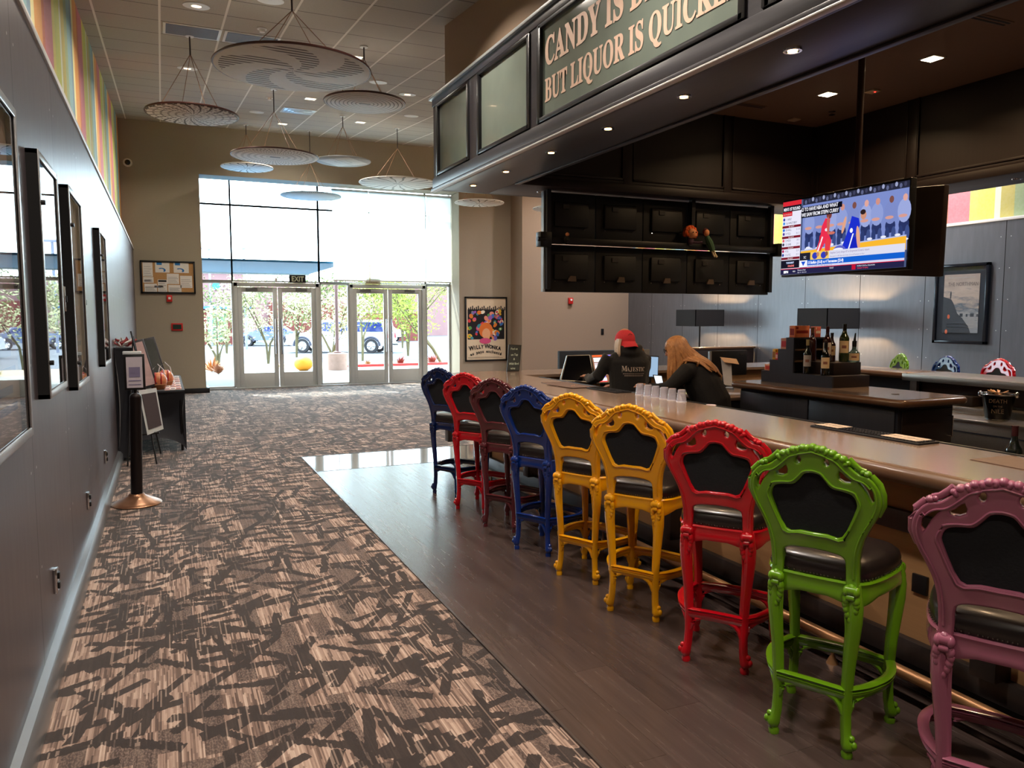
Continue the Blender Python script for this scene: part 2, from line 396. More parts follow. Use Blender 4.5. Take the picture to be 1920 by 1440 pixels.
# ------------------------------------------------------------------ floor
struct(MB().box(-.6, 12.2, -5, 18.95, -.1, 0), 'floor', CARPET)
o = struct(MB().box(1.45, 9.6, -5, 8.40, -.02, .006), 'floor', VINYL)
struct(MB().box(1.45, 9.6, 8.408, 9.35, -.02, .006), 'floor', CONCRETE)
mb = MB().box(1.438, 1.45, -5, 9.362, 0, .009); mb.box(1.45, 9.6, 9.35, 9.362, 0, .009); mb.box(1.45, 9.6, 8.398, 8.409, 0, .008)
struct(mb, 'trim_1', M('dark_floor_transition', (70, 62, 60), .35, .3))

# ------------------------------------------------------------------ walls
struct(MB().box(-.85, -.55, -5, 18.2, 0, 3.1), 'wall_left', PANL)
struct(MB().box(-1.0, -.74, -5, 18.2, 3.1, 6.1), 'wall_left_upper', STRL)
struct(MB().box(-.86, -.535, -5, 18.2, 3.095, 3.135, .004), 'trim_2', M('satin_silver_trim', (214, 212, 208), .4, .3))
mb = MB(); mb.prism([(0, 0), (.05, 0), (.05, .085), (.03, .115), (0, .125)], (-.55, -5, 0), (1, 0, 0), (0, 0, 1), (0, 23.2, 0))
struct(mb, 'baseboard_left', M('grey_metal_baseboard', (128, 132, 136), .28, .6, .05, 6))
struct(MB().box(-1.0, .79, 18.2, 19.1, 0, 4.745), 'wall_entrance', TAUPE)
struct(MB().box(-.9, 12.4, 18.2, 18.75, 4.745, 6.1), 'wall_entrance_header', TAUPE)
struct(MB().box(.79, 7.0, 18.75, 19.1, 4.83, 6.1), 'wall_entrance_lintel', TAUPE)
mb = MB().box(-.55, .86, 18.185, 18.2, 0, .11, .004); mb.box(.79, .86, 18.2, 18.86, 0, .11, .004); struct(mb, 'baseboard_entrance', BLACK)
mb = MB().box(6.76, 12.4, 18.2, 19.1, 0, 4.745); struct(mb, 'wall_poster', TAN)
struct(MB().box(8.17, 12.4, 17.5, 18.19, 0, 6.1), 'wall_tan', TANW)
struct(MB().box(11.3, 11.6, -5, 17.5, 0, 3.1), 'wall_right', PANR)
struct(MB().box(11.42, 11.7, -5, 17.5, 3.1, 6.1), 'wall_right_upper', STRR)
struct(MB().box(11.285, 11.6, -5, 17.5, 3.095, 3.14, .004), 'trim_3', WHITE)
struct(MB().box(11.26, 11.3, -5, 17.5, 0, .12, .004), 'baseboard_right', ALU)
struct(MB().box(-1, 12.4, -5.2, -5, 0, 5.2), 'wall_back', TAN)
# ceiling: flat near the camera end, then rising towards the entrance
mb = MB(); mb.add([(-1, -5, 4.303), (12.4, -5, 4.303), (12.4, 1.9, 4.303), (-1, 1.9, 4.303), (12.4, 18.2, 5.77), (-1, 18.2, 5.77),
                   (-1, -5, 6.4), (12.4, -5, 6.4), (12.4, 18.2, 6.4), (-1, 18.2, 6.4)],
                  [(0, 1, 2, 3), (3, 2, 4, 5), (6, 9, 8, 7), (0, 6, 7, 1), (5, 4, 8, 9), (0, 3, 5, 9, 6), (1, 7, 8, 4, 2)])
struct(mb, 'ceiling', CEIL, smooth=False)
def cz(y): return 4.303 if y < 1.9 else 4.132+.09*y

# ------------------------------------------------------------------ storefront: windows and doors at Y = 18.9
fy0, fy1 = 18.86, 18.95
def window(n, x0, x1, z0, z1, m=.028):
    mb = MB().box(x0-m, x0+m, fy0, fy1, z0, z1).box(x1-m, x1+m, fy0, fy1, z0, z1).box(x0, x1, fy0, fy1, z0-m, z0+m).box(x0, x1, fy0, fy1, z1-m, z1+m)
    o = struct(mb, 'window_%d' % n, ALUW); g = MB().box(x0+m, x1-m, 18.9, 18.906, z0+m, z1-m).build('pane', GLASS, o); return o
cols = [.79, 1.455, 3.43, 4.13, 6.10, 6.74]; k = 1
for i in range(5):
    a, b = cols[i], cols[i+1]
    if i not in (1, 3): window(k, a, b, .04, 2.47); k += 1
for a, b in ((.79, 1.455), (1.455, 3.43), (3.43, 6.10), (6.10, 6.74)):
    for z0, z1 in ((2.50, 4.22), (4.22, 4.81)):
        window(k, a, b, z0, z1, .016); k += 1
struct(MB().box(.79, 6.76, 18.78, 19.0, -.01, .03, .004), 'trim_4', ALU)
def door_leaf(n, x0, x1, hinge, parent_idx):
    o = MB(); st = .10
    o.box(x0, x0+st, 18.88, 18.93, .02, 2.36, .004).box(x1-st, x1, 18.88, 18.93, .02, 2.36, .004)
    o.box(x0+st, x1-st, 18.88, 18.93, .02, .36, .004).box(x0+st, x1-st, 18.88, 18.93, 2.25, 2.36, .004)
    d = struct(o, 'door_%d' % n, ALUW)
    MB().box(x0+st, x1-st, 18.902, 18.908, .36, 2.25).build('pane', GLASS, d)
    hx = x1-.055 if hinge < 0 else x0+.055
    mb = MB().tube([(hx, 18.86, .80), (hx, 18.80, .80), (hx, 18.80, 1.62), (hx, 18.86, 1.62)], .014, 8)
    mb.cyl((hx, 18.88, .80), (hx, 18.80, .80), .014, 8).cyl((hx, 18.88, 1.62), (hx, 18.80, 1.62), .014, 8); mb.build('pull_handle', CHROME, d)
    cx = x0+.32 if hinge < 0 else x1-.32
    mb = MB().box(cx-.14, cx+.12, 18.82, 18.88, 2.28, 2.34, .008); s = 1 if hinge < 0 else -1
    mb.box(cx, cx+s*.36, 18.80, 18.82, 2.345, 2.36).build('door_closer', M('closer_metal', (120, 122, 122), .4, .7), d)
    return d
door_leaf(1, 1.56, 2.44, -1, 0); door_leaf(2, 2.46, 3.33, 1, 0); door_leaf(3, 4.23, 5.10, -1, 0); door_leaf(4, 5.12, 6.00, 1, 0)
for n_, a, b in ((5, 1.455, 3.43), (6, 4.13, 6.10)):
    mb = MB().box(a+.02, a+.10, 18.84, 18.96, .02, 2.46, .004).box(b-.10, b-.02, 18.84, 18.96, .02, 2.46, .004).box(a, b, 18.84, 18.96, 2.38, 2.47, .004)
    struct(mb, 'trim_%d' % n_, ALUW)

# roller shades on the upper panes at the right of the storefront
SHADE = NT('pale_roller_shade_fabric'); nz = SHADE.noise(SHADE.obj(), 300., 1)
dfb = SHADE.n('ShaderNodeBsdfDiffuse'); dfb.inputs[0].default_value = lin((236, 238, 236)); tr = SHADE.n('ShaderNodeBsdfTranslucent'); tr.inputs[0].default_value = lin((242, 246, 244))
mx = SHADE.n('ShaderNodeMixShader'); mx.inputs[0].default_value = .62; SHADE.t.links.new(dfb.outputs[0], mx.inputs[1]); SHADE.t.links.new(tr.outputs[0], mx.inputs[2]); SHADE.t.links.new(mx.outputs[0], SHADE.out.inputs[0])
for i, (a, b) in enumerate(((3.74, 4.63), (4.64, 6.08), (6.09, 6.75))):
    t = thing('roller_shade', ['pale roller shade pulled down beside the exit sign mullion', 'wide white roller shade pulled down above the second pair of doors', 'narrow white roller shade at the poster wall end of the windows'][i], 'window shade', ((a+b)/2, 18.8, 4.7), 0, 'roller shades over the upper panes')
    MB().cyl((a, 18.80, 4.70), (b, 18.80, 4.70), .03, 16).build('roller', WHITE, t)
    MB().box(a+.01, b-.01, 18.765, 18.767, 2.56, 4.70).build('fabric', SHADE.m, t)
    MB().box(a+.01, b-.01, 18.755, 18.775, 2.535, 2.565, .004).build('hem_bar', WHITE, t)

# ------------------------------------------------------------------ things on the entrance end walls
def exit_sign(loc, lab, dark):
    t = thing('exit_sign', lab, 'exit sign', loc)
    x, y, z = loc
    MB().box(x-.19, x+.19, y-.03, y+.02, z, z+.19, .008).build('housing', BLACK if dark else M('pale_sign_plastic', (214, 206, 176), .5), t)
    if dark: text('EXIT', .17, (x, y-.032, z+.035), (1, 0, 0), (0, 0, 1), M('photoluminescent_letters', (226, 232, 200), .5), t, align='CENTER', sx=.82, bold=.004)
    else:
        for q in range(6): MB().box(x-.16+q*.055, x-.125+q*.055, y-.034, y-.028, z+.03, z+.17).build('slot', M('pale_sign_slot', (190, 180, 150), .5), t)
exit_sign((2.91, 18.83, 2.475), 'black exit sign with pale letters above the first pair of doors', True)
exit_sign((4.72, 18.83, 2.475), 'pale cream exit sign box above the second pair of doors', False)
t = thing('security_camera', 'white dome security camera high on the taupe entrance beam', 'security camera', (-.60+.02, 18.2, 4.88))
MB().lathe((-.58, 18.2, 4.88), [(.0, -.03), (.085, -.03), (.09, 0), (.0, 0)], 24, 'y').build('ring', WHITE, t)
MB().sph((-.58, 18.18, 4.88), .058, .045, .058).build('dome', M('smoked_dome', (14, 14, 16), .1), t)
# notice board
t = thing('notice_board', 'black framed notice board of papers on the entrance wall', 'notice board', (.107, 18.17, 2.18))
mb = MB(); bx0, bx1, bz0, bz1 = -.43, .645, 2.175, 2.87
mb.box(bx0, bx1, 18.16, 18.2, bz0, bz0+.035, .004).box(bx0, bx1, 18.16, 18.2, bz1-.035, bz1, .004).box(bx0, bx0+.035, 18.16, 18.2, bz0, bz1, .004).box(bx1-.035, bx1, 18.16, 18.2, bz0, bz1, .004)
mb.build('frame', BLACK, t); MB().box(bx0+.03, bx1-.03, 18.185, 18.199, bz0+.03, bz1-.03).build('cork_panel', M('cork', (186, 142, 92), .9, 0, .15, 60, bump=.2), t)
BLUEINK = M('blue_print', (40, 120, 190), .5); GREYINK = M('grey_print', (120, 120, 124), .6)
for (a, b, c, d, k) in ((-.38,-.19,2.53,2.83,0),(-.14,.14,2.62,2.84,1),(.22,.52,2.62,2.84,1),(-.38,-.18,2.40,2.52,0),(-.36,-.12,2.21,2.38,2),(-.10,.08,2.21,2.47,3),(.08,.32,2.38,2.60,0),(.34,.58,2.30,2.56,0),(.10,.36,2.21,2.36,2),(-.17,.0,2.30,2.34,0)):
    p = MB().box(a, b, 18.180, 18.184, c, d).build('paper', PAPER, t)
    mb = MB()
    if k == 1:
        mb.add([(a+.02+(b-a)*.3*math.cos(q)*(1 if r else .55)+.1, 18.178, c+.05+.05*math.sin(q)*(1 if r else .6)) for r in (0, 1) for q in [j*PI/10-.8 for j in range(11)]], [(j, j+1, j+12, j+11) for j in range(10)])
        mb.box(a+.03, a+.13, 18.177, 18.179, d-.06, d-.005); mb.build('print', BLUEINK, p)
    else:
        if k == 3: mb.box(a+.01, b-.01, 18.177, 18.179, d-.05, d-.01)
        for j in range(5): mb.box(a+.02, b-.02-.02*(j % 3), 18.178, 18.179, c+.02+j*(d-c-.07)/5, c+.026+j*(d-c-.07)/5)
        mb.build('print', INK if k == 3 else GREYINK, p)
t = thing('fire_strobe', 'small red alarm strobe just below the notice board', 'fire alarm', (.11, 18.17, 2.02))
MB().box(.06, .17, 18.15, 18.21, 2.0, 2.14, .006).build('housing', RED, t); MB().box(.09, .14, 18.14, 18.15, 2.05, 2.10, .003).build('lens', WHITE, t)
t = thing('alarm_panel', 'red framed fire alarm panel low on the taupe entrance wall', 'fire alarm', (.24, 18.17, 1.38))
MB().box(.13, .36, 18.17, 18.2, 1.38, 1.54, .006).build('frame', RED, t); MB().box(.16, .33, 18.165, 18.17, 1.41, 1.51).build('display', M('dark_display', (40, 60, 52), .2), t)
t = thing('fire_strobe', 'red alarm strobe on the tan wall above the black booth', 'fire alarm', (9.53, 17.5, 2.0), 0)
MB().box(9.47, 9.59, 17.44, 17.51, 2.0, 2.16, .006).build('housing', RED, t); MB().box(9.51, 9.56, 17.43, 17.44, 2.08, 2.13, .003).build('lens', WHITE, t)
single(MB().box(10.46, 10.54, 17.485, 17.5, 1.20, 1.36, .004), 'switch_plate', BLACK, 'black switch plate on the tan wall near the grey panels', 'light switch')
single(MB().lathe((8.98, 17.5, 2.40), [(0, -.03), (.06, -.03), (.06, 0), (0, 0)], 20, 'y'), 'wall_sensor', BLACKM, 'small round black sensor on the tan wall beside the monitor bank', 'sensor')
t = thing('door_sensor', 'small white sensor above the first pair of doors', 'sensor', (2.42, 18.8, 2.5)); MB().box(2.39, 2.45, 18.80, 18.86, 2.48, 2.58, .006).build('housing', WHITE, t)
# ------------------------------------------------------------------ carved bar stools
LEATHER = M('dark_brown_leather', (32, 25, 23), .30, 0, .12, 5, coat=.15); FABRIC = M('black_back_fabric', (20, 22, 26), .85, 0, .15, 120, bump=.15)
NAIL = M('dark_nail_heads', (120, 108, 100), .25, .9)
def lacquer(name, c): return M(name, c, .24, 0, .02, 4, coat=.6)
LAC = dict(green=lacquer('green_lacquer', (106, 156, 20)), red=lacquer('red_lacquer', (196, 10, 28)), yellow=lacquer('yellow_lacquer', (240, 168, 10)),
           blue=lacquer('blue_lacquer', (8, 46, 122)), maroon=lacquer('maroon_lacquer', (92, 34, 40)), mauve=lacquer('mauve_lacquer', (158, 90, 112)),
           navy=lacquer('dark_blue_lacquer', (8, 32, 82)))

def curve_plate(polys, thick, bevel, mat):
    cu = bpy.data.curves.new('tmp', 'CURVE'); cu.dimensions = '2D'; cu.fill_mode = 'BOTH'; cu.extrude = thick/2-bevel; cu.bevel_depth = bevel; cu.bevel_resolution = 2
    cu.offset = -bevel
    for pts in polys:
        sp = cu.splines.new('POLY'); sp.points.add(len(pts)-1)
        for i, p in enumerate(pts): sp.points[i].co = (p[0], p[1], 0, 1)
        sp.use_cyclic_u = True
    ob = bpy.data.objects.new('tmp', cu); COL.objects.link(ob)
    dg = bpy.context.evaluated_depsgraph_get(); dg.update()
    me = bpy.data.meshes.new_from_object(ob.evaluated_get(dg)); bpy.data.objects.remove(ob); bpy.data.curves.remove(cu)
    me.materials.clear(); me.materials.append(mat); return me
def cr_spline(pts, n=4, closed=True):
    out = []; N = len(pts)
    for i in range(N if closed else N-1):
        p0, p1, p2, p3 = (Vector(pts[(i-1) % N]), Vector(pts[i]), Vector(pts[(i+1) % N]), Vector(pts[(i+2) % N])) if closed else \
            (Vector(pts[max(i-1, 0)]), Vector(pts[i]), Vector(pts[i+1]), Vector(pts[min(i+2, N-1)]))
        for k in range(n):
            t = k/n; out.append(.5*((2*p1)+(-p0+p2)*t+(2*p0-5*p1+4*p2-p3)*t*t+(-p0+3*p1-3*p2+p3)*t*t*t))
    if not closed: out.append(Vector(pts[-1]))
    return out
def mirror(half):  # half from centre top (x=0) going right/down -> full loop
    return [(p[0], p[1]) for p in half]+[(-p[0], p[1]) for p in reversed(half) if abs(p[0]) > 1e-6]
OUT = [(0, 1.206), (.035, 1.198), (.07, 1.190), (.098, 1.180), (.12, 1.160), (.143, 1.138), (.168, 1.120), (.198, 1.112), (.222, 1.090), (.240, 1.055), (.244, 1.01), (.229, .963), (.203, .912), (.181, .86), (.168, .80), (.164, .735), (.164, .672)]
BOT = [(.120, .672), (.117, .72), (.1165, .76), (.108, .786), (.07, .797), (0, .801)]
INN = [(0, 1.104), (.028, 1.098), (.050, 1.072), (.072, 1.051), (.108, 1.046), (.142, 1.036), (.157, 1.008), (.152, .975), (.105, .868), (.05, .868), (0, .867)]
def sm(pts, n=3): return [(p[0], p[1]) for p in cr_spline([(a[0], a[1], 0) for a in pts], n, False)]
def rake(z): return -max(0, z-.72)*.16
def make_stool(mat):
    t = thing('bar_stool', 'x', 'bar stool', (0, 0, 0))
    outer = sm(OUT); bot = sm(BOT)
    loop = [p for p in outer]+bot+[(-p[0], p[1]) for p in reversed(bot[:-1])]+[(-p[0], p[1]) for p in reversed(outer[1:])]
    inn = sm(INN); inner = inn+[(-p[0], p[1]) for p in reversed(inn[1:-1])]
    def tear(cx, cz, w, h, a): return [(cx+math.cos(a)*w*math.cos(q)-math.sin(a)*h*math.sin(q)*(1.25 if math.sin(q) > 0 else .8), cz+math.sin(a)*w*math.cos(q)+math.cos(a)*h*math.sin(q)*(1.25 if math.sin(q) > 0 else .8)) for q in [2*PI*k/12 for k in range(12)]]
    def cres(s): return [(s*x_, z_) for x_, z_ in [(.163, 1.094), (.180, 1.092), (.200, 1.078), (.214, 1.055), (.219, 1.028), (.210, 1.016), (.201, 1.030), (.190, 1.055), (.176, 1.075)]]
    holes = [inner, tear(.052, 1.148, .010, .015, .2), tear(-.052, 1.148, .010, .015, -.2)]
    for s in (1, -1): holes.append([(s*x_, z_) for x_, z_ in [(.098, 1.124), (.108, 1.118), (.122, 1.103), (.140, 1.093), (.136, 1.083), (.112, 1.082), (.094, 1.092), (.092, 1.108)]]); holes.append(cres(s))
    me = curve_plate([loop]+holes, .040, .007, mat)
    me.transform(Matrix(((1, 0, 0, 0), (0, 0, 1, 0), (0, 1, 0, 0), (0, 0, 0, 1))))
    mb = MB(); mb.v = [tuple(v.co) for v in me.vertices]; mb.f = [tuple(p.vertices) for p in me.polygons]; mb.mi = [0]*len(mb.f); bpy.data.meshes.remove(me)
    # raised mouldings on the rear face
    ins = lambda pts, d, cx=0., cz=1.: [(p[0]-math.copysign(min(abs(p[0]), d), p[0]) if abs(p[0]) > .03 else p[0], p[1]) for p in pts]
    o2 = [(p[0]-.017 if p[0] > .06 else p[0]*.9, p[1]-(.020 if p[1] > 1.09 else .002)) for p in outer if p[1] > .69]
    ridge = [(-x_, -.021, z_) for x_, z_ in reversed(o2[1:])]+[(x_, -.021, z_) for x_, z_ in o2]
    mb.tube(ridge, .0042, 6)
    i2 = [(p[0]*1.085 if p[0] > .02 else p[0], p[1]+(.010 if p[1] > 1.03 else (-.010 if p[1] < .88 else 0))) for p in inn]
    ring = [(x_, -.021, z_) for x_, z_ in i2]+[(-x_, -.021, z_) for x_, z_ in reversed(i2[1:-1])]
    mb.tube(ring, .005, 6, closed=True, cap=False)
    # carved crest: overlapping shell lobes, and shoulder scrolls
    r_ = random.Random(3)
    for k in range(15):
        a = (k-7)/7.; x_ = a*.128; z_ = 1.206-.036*a*a*1.0-.010*abs(a)
        mb.sph((x_, -.002, z_-.003), .0135+.003*(k % 2), .024, .012+.004*(k % 2), 10, 6, Euler((0, a*.7, 0)).to_matrix())
        if k % 2 == 0: mb.sph((x_*.96, -.019, z_-.008), .008, .007, .013, 8, 5, Euler((0, a*.9+.3, 0)).to_matrix())
    for s in (1, -1):
        mb.sph((s*.192, 0, 1.122), .016, .022, .014, 10, 6); mb.sph((s*.178, -.008, 1.128), .010, .014, .010, 8, 5)
        mb.tube([(s*.128, 0, 1.172), (s*.146, 0, 1.152), (s*.166, 0, 1.136), (s*.186, 0, 1.128)], [.012, .013, .012, .013], 8)
        mb.tube([(s*.205, 0, 1.118), (s*.232, 0, 1.088), (s*.244, 0, 1.05), (s*.246, 0, 1.01), (s*.232, 0, .966)], [.012, .014, .014, .012, .006], 8)
    mb.v = [(x_, y_+rake(z_), z_) for x_, y_, z_ in mb.v]
    mb.build('backrest_frame', mat, t, angle=50)
    pm = MB(); pp = inn+[(-p[0], p[1]) for p in reversed(inn[1:-1])]; pm.prism([(p[0]*1.03, (p[1]-.99)*1.03+.99) for p in pp], (0, -.006, 0), (1, 0, 0), (0, 0, 1), (0, .022, 0))
    pm.v = [(x_, y_+rake(z_), z_) for x_, y_, z_ in pm.v]; pm.build('back_panel', FABRIC, t)
    # seat rail: closed loop following the seat plan, scalloped lower edge
    plan = [(-.155, 0), (-.10, -.012), (0, -.016), (.10, -.012), (.155, 0), (.190, .04), (.215, .12), (.232, .22), (.238, .31), (.222, .385), (.17, .425), (.09, .445), (0, .452),
            (-.09, .445), (-.17, .425), (-.222, .385), (-.238, .31), (-.232, .22), (-.215, .12), (-.190, .04)]
    pl = cr_spline([(a, b, 0) for a, b in plan], 4)
    def loopz(sc, z, wav=0.):
        c = Vector((0, .21, 0)); out = []
        for p in pl:
            q = c+(p-c)*sc; d = min((Vector((q.x, q.y))-Vector(k_)).length for k_ in ((.155, .01), (-.155, .01), (.205, .38), (-.205, .38)))
            out.append((q.x, q.y, z-wav*max(0, 1-d/.10)))
        return out
    rm = MB(); rm.loft([loopz(.86, .69), loopz(1.0, .692), loopz(1.02, .684), loopz(1.0, .672), loopz(1.005, .645, .0), loopz(1.015, .632, .022), loopz(.995, .622, .03), loopz(.93, .622, .03), loopz(.86, .69)], cap=False)
    rm.build('seat_rail', mat, t)
    cm = MB(); cm.loft([loopz(.96, .688), loopz(.975, .700), loopz(.985, .722), loopz(.955, .745), loopz(.86, .764), loopz(.65, .775), loopz(.3, .781), loopz(.02, .782)])
    cu = cm.build('seat_cushion', LEATHER, t, angle=60)
    nm = MB(); L = loopz(.985, .700); acc = 0
    for k in range(len(L)):
        a, b = Vector(L[k]), Vector(L[(k+1) % len(L)]); n_ = max(1, round((b-a).length/.017))
        for q in range(n_): nm.sph(a.lerp(b, q/n_), .0042, u=6, v=4)
    nm.build('nail_trim', NAIL, cu)
    # cabriole legs
    def leg(x0, y0, sx, sy):
        prof = [(.685, 0, .028), (.64, .006, .031), (.60, .010, .033), (.54, .010, .0315), (.46, .003, .028), (.36, -.007, .0245), (.26, -.013, .0225), (.17, -.014, .021), (.10, -.010, .021), (.07, -.002, .024), (.05, .004, .028), (.034, .004, .024), (.028, 0, .018), (.018, 0, .023), (.0, 0, .021)]
        d = Vector((sx, sy*.75, 0)); m_ = MB(); rings = []
        for z_, off, r in prof: rings.append(m_.ring(Vector((x0, y0, z_))+d*off, (0, 0, -1), r, 12, (0, 1, 0), 1.45))
        m_.loft(rings)
        bx = Vector((x0, y0, 0)); o_ = d.normalized()
        yb = Vector((0, math.copysign(1, sy), 0))
        def blob(h, off, r, rz, lat=0.): 
            c = bx+o_*off+Vector((lat, 0, h)); m_.sph(c, r, r, rz, 10, 6)
        # knee: rolled scroll over acanthus leaf
        sc = bx+yb*.024
        m_.cyl(sc+Vector((-.018, 0, .666)), sc+Vector((.018, 0, .666)), .019, 14); m_.sph(sc+Vector((-.018, 0, .662)), .014, .021, .021, 10, 8); m_.sph(sc+Vector((.018, 0, .662)), .014, .021, .021, 10, 8); m_.sph(sc+Vector((0, 0, .674)), .016, .014, .018, 10, 6)
        m_.cyl(sc+Vector((-.014, 0, .640))+yb*.006, sc+Vector((.014, 0, .640))+yb*.006, .013, 10)
        for i_, (h, w_, r) in enumerate(((.628, .018, .015), (.612, .020, .013), (.592, .016, .013), (.572, .011, .012), (.552, .0, .013))):
            for s_ in ((-1, 1) if w_ else (1,)): m_.sph(sc+Vector((s_*w_, yb.y*(.002-.001*i_), h)), r, r*.9, r*1.5, 9, 6)
        for s_ in (-1, 1): m_.tube([sc+Vector((s_*.018, -yb.y*.004, .57)), sc+Vector((s_*.015, -yb.y*.008, .50)), sc+Vector((s_*.011, -yb.y*.016, .40))], [.006, .0045, .002], 6)
        for s_ in (-1, 0, 1): blob(.056, .014, .0125, .017, s_*.014)
        blob(.080, .006, .013, .013, .011); blob(.080, .006, .013, .013, -.011)
        m_.build('leg', mat, t, angle=50)
    for s in (1, -1): leg(s*.142, .0, s*.8, -.5)
    for s in (1, -1): leg(s*.205, .385, s*.8, .6)
    # foot rails
    def rail(pts, name, h=.026):
        m_ = MB(); P = cr_spline(pts, 6, False)
        N = len(P)
        for zo, r, r2 in ((-.006, .0135, h*.95), (.018, .0185, .006), (.004, .0165, .004)): 
            m_.tube([p+Vector((0, 0, zo)) for p in P], r, 10, up=(0, 0, 1), sq=1.3, r2=r2)
        # little arched brackets under the ends
        for e_, q in ((0, 1), (N-1, -1)):
            a = P[e_]; dirv = (P[e_+q*2]-a).normalized()
            m_.tube([a+dirv*.010+Vector((0, 0, -.085)), a+dirv*.018+Vector((0, 0, -.052)), a+dirv*.036+Vector((0, 0, -.030)), a+dirv*.07+Vector((0, 0, -.020))], [.007, .012, .012, .007], 8)
        m_.build(name, mat, t)
    rail([(-.130, -.004, .252), (0, -.010, .256), (.130, -.004, .252)], 'foot_rail')
    rail([(-.190, .385, .252), (0, .398, .256), (.190, .385, .252)], 'foot_rail')
    for s in (1, -1): rail([(s*.135, .004, .252), (s*.185, .07, .254), (s*.222, .17, .255), (s*.228, .27, .254), (s*.200, .375, .252)], 'foot_rail')
    return t
STOOLS = [  # x, y, angle, colour, label
    (2.2705, 2.168, -63.4, 'green', 'green carved bar stool between the red one and the mauve one'),
    (2.369, 2.866, -54, 'red', 'bright red carved bar stool beside the green one'),
    (2.361, 3.57, -59, 'yellow', 'yellow carved bar stool standing next to the bright red one, nearer of the two yellow'),
    (2.366, 4.227, -64, 'yellow', 'yellow carved bar stool next to a mid blue one, farther of the two yellow'),
    (2.348, 4.853, -63.5, 'blue', 'blue carved bar stool between the maroon one and a yellow one'),
    (2.372, 5.50, -60, 'maroon', 'maroon carved bar stool between a red one and a blue one'),
    (2.375, 6.14, -57, 'red', 'red carved bar stool between the maroon one and the dark blue one'),
    (2.375, 6.80, -62, 'navy', 'dark blue carved bar stool at the entrance end of the bar'),
    (2.315, 1.475, -63, 'mauve', 'mauve pink carved bar stool cut off at the picture edge'),
    (8.50, 6.93, 62, 'green', 'green bar stool top showing behind the back bar'),
    (8.50, 6.28, 70, 'blue', 'blue bar stool top showing behind the back bar'),
    (8.50, 5.64, 73, 'red', 'red bar stool top showing behind the back bar')]
st0 = make_stool(LAC['green'])
for i, (x, y, a, c, lab) in enumerate(STOOLS):
    s = st0 if i == 0 else copy_tree(st0)
    if c != 'green': recolor(s, {LAC['green']: LAC[c]})
    s.location = (x, y, .006); s.rotation_euler = (0, 0, math.radians(a)); s['label'] = lab; s['group'] = 'carved stools along the bar' if i < 9 else 'carved stools behind the back bar'
# ------------------------------------------------------------------ the front bar
Y0, Y1 = -.8, 8.05
t = thing('bar_counter', 'long tan topped bar counter with brown rounded edge and dark panelled front', 'bar counter', (3.12, 4.0, 0))
def rounded_plan(x0, x1, y0, y1, r, corners):
    pts = []
    for (cx, cy, a0, on) in ((x0+r, y0+r, PI, 'sw' in corners), (x1-r, y0+r, 1.5*PI, 'se' in corners), (x1-r, y1-r, 0, 'ne' in corners), (x0+r, y1-r, .5*PI, 'nw' in corners)):
        if on: pts += [(cx+r*math.cos(a0+q*PI/16), cy+r*math.sin(a0+q*PI/16)) for q in range(9)]
        else: pts.append((cx+(r if a0 in (1.5*PI, 0) else -r), cy+(r if a0 in (0, .5*PI) else -r)))
    return pts
# L-shaped top: front arm and the far arm
plan = [(2.80, Y0), (2.80, 7.75)]+[(3.10-.30*math.cos(q*PI/16), 7.75+.30*math.sin(q*PI/16)) for q in range(1, 9)]+[(8.02, 8.05), (8.02, 7.36), (3.47, 7.36), (3.47, Y0)]
MB().prism(plan, (0, 0, 1.042), (1, 0, 0), (0, 1, 0), (0, 0, .03)).build('counter_top', BARTOP, t, angle=20)
edge = [(2.80, Y0, 1.035), (2.80, 7.75, 1.035)]+[(3.10-.30*math.cos(q*PI/16), 7.75+.30*math.sin(q*PI/16), 1.035) for q in range(1, 9)]+[(8.02, 8.05, 1.035)]
MB().tube(edge, .038, 14).build('rounded_edge', BULL, t, angle=60)
MB().box(2.86, 3.46, Y0, 7.9, .985, 1.042).build('underside', BARDK, t)
MB().box(3.06, 3.44, Y0, 7.7, .13, .99).box(3.44, 8.0, 7.45, 7.9, 0, 1.04).build('front_wall', BARPAN, t)
MB().box(3.03, 3.062, Y0, 7.72, .72, .815, .004).box(3.44, 8.0, 7.9, 7.93, .8, 1.0).build('upper_band', BARDK, t)
MB().box(3.02, 3.062, Y0, 7.72, .13, .235, .004).build('lower_band', BARDK, t)
MB().box(3.09, 3.43, Y0, 7.68, 0, .13).build('kick_base', M('black_kick_base', (20, 22, 28), .35), t)
for k in range(8): MB().box(2.96, 3.062, .81+k*1.08, .92+k*1.08, .235, .72, .004).build('post', BARDK, t)
MB().tube([(2.92, Y0, .13), (2.92, 7.6, .13)], .027, 12).build('foot_rail', M('bronze_foot_rail', (168, 124, 84), .34, .6), t)
for k in range(7): MB().tube([(2.92, .5+k*1.08, .13), (2.92, .5+k*1.08, .05), (2.92, .5+k*1.08, .006)], [.010, .009, .030], 10).build('rail_bracket', M('bronze_foot_rail', (168, 124, 84)), t)
MB().box(3.045, 3.061, 2.27, 2.345, .455, .54, .003).build('outlet_cover', BLACK, t)
# stainless strip along the inner side of the counter
t = thing('drink_rail', 'narrow stainless drink rail running along the inner side of the bar', 'drink rail', (3.53, 3.4, 0))
MB().box(3.475, 3.60, Y0, 7.30, 1.030, 1.040).build('tray', STEEL, t); MB().box(3.60, 3.625, Y0, 7.30, .98, 1.055, .003).build('dark_lip', BLACK, t)
mb = MB()
for k in range(60): mb.box(3.49, 3.585, -.4+k*.125, -.375+k*.125, 1.040, 1.043)
mb.build('slots', M('rail_slots', (120, 112, 108), .4, .6), t); MB().box(3.48, 3.60, Y0, 7.30, .0, 1.03).build('support', BARDK, t)

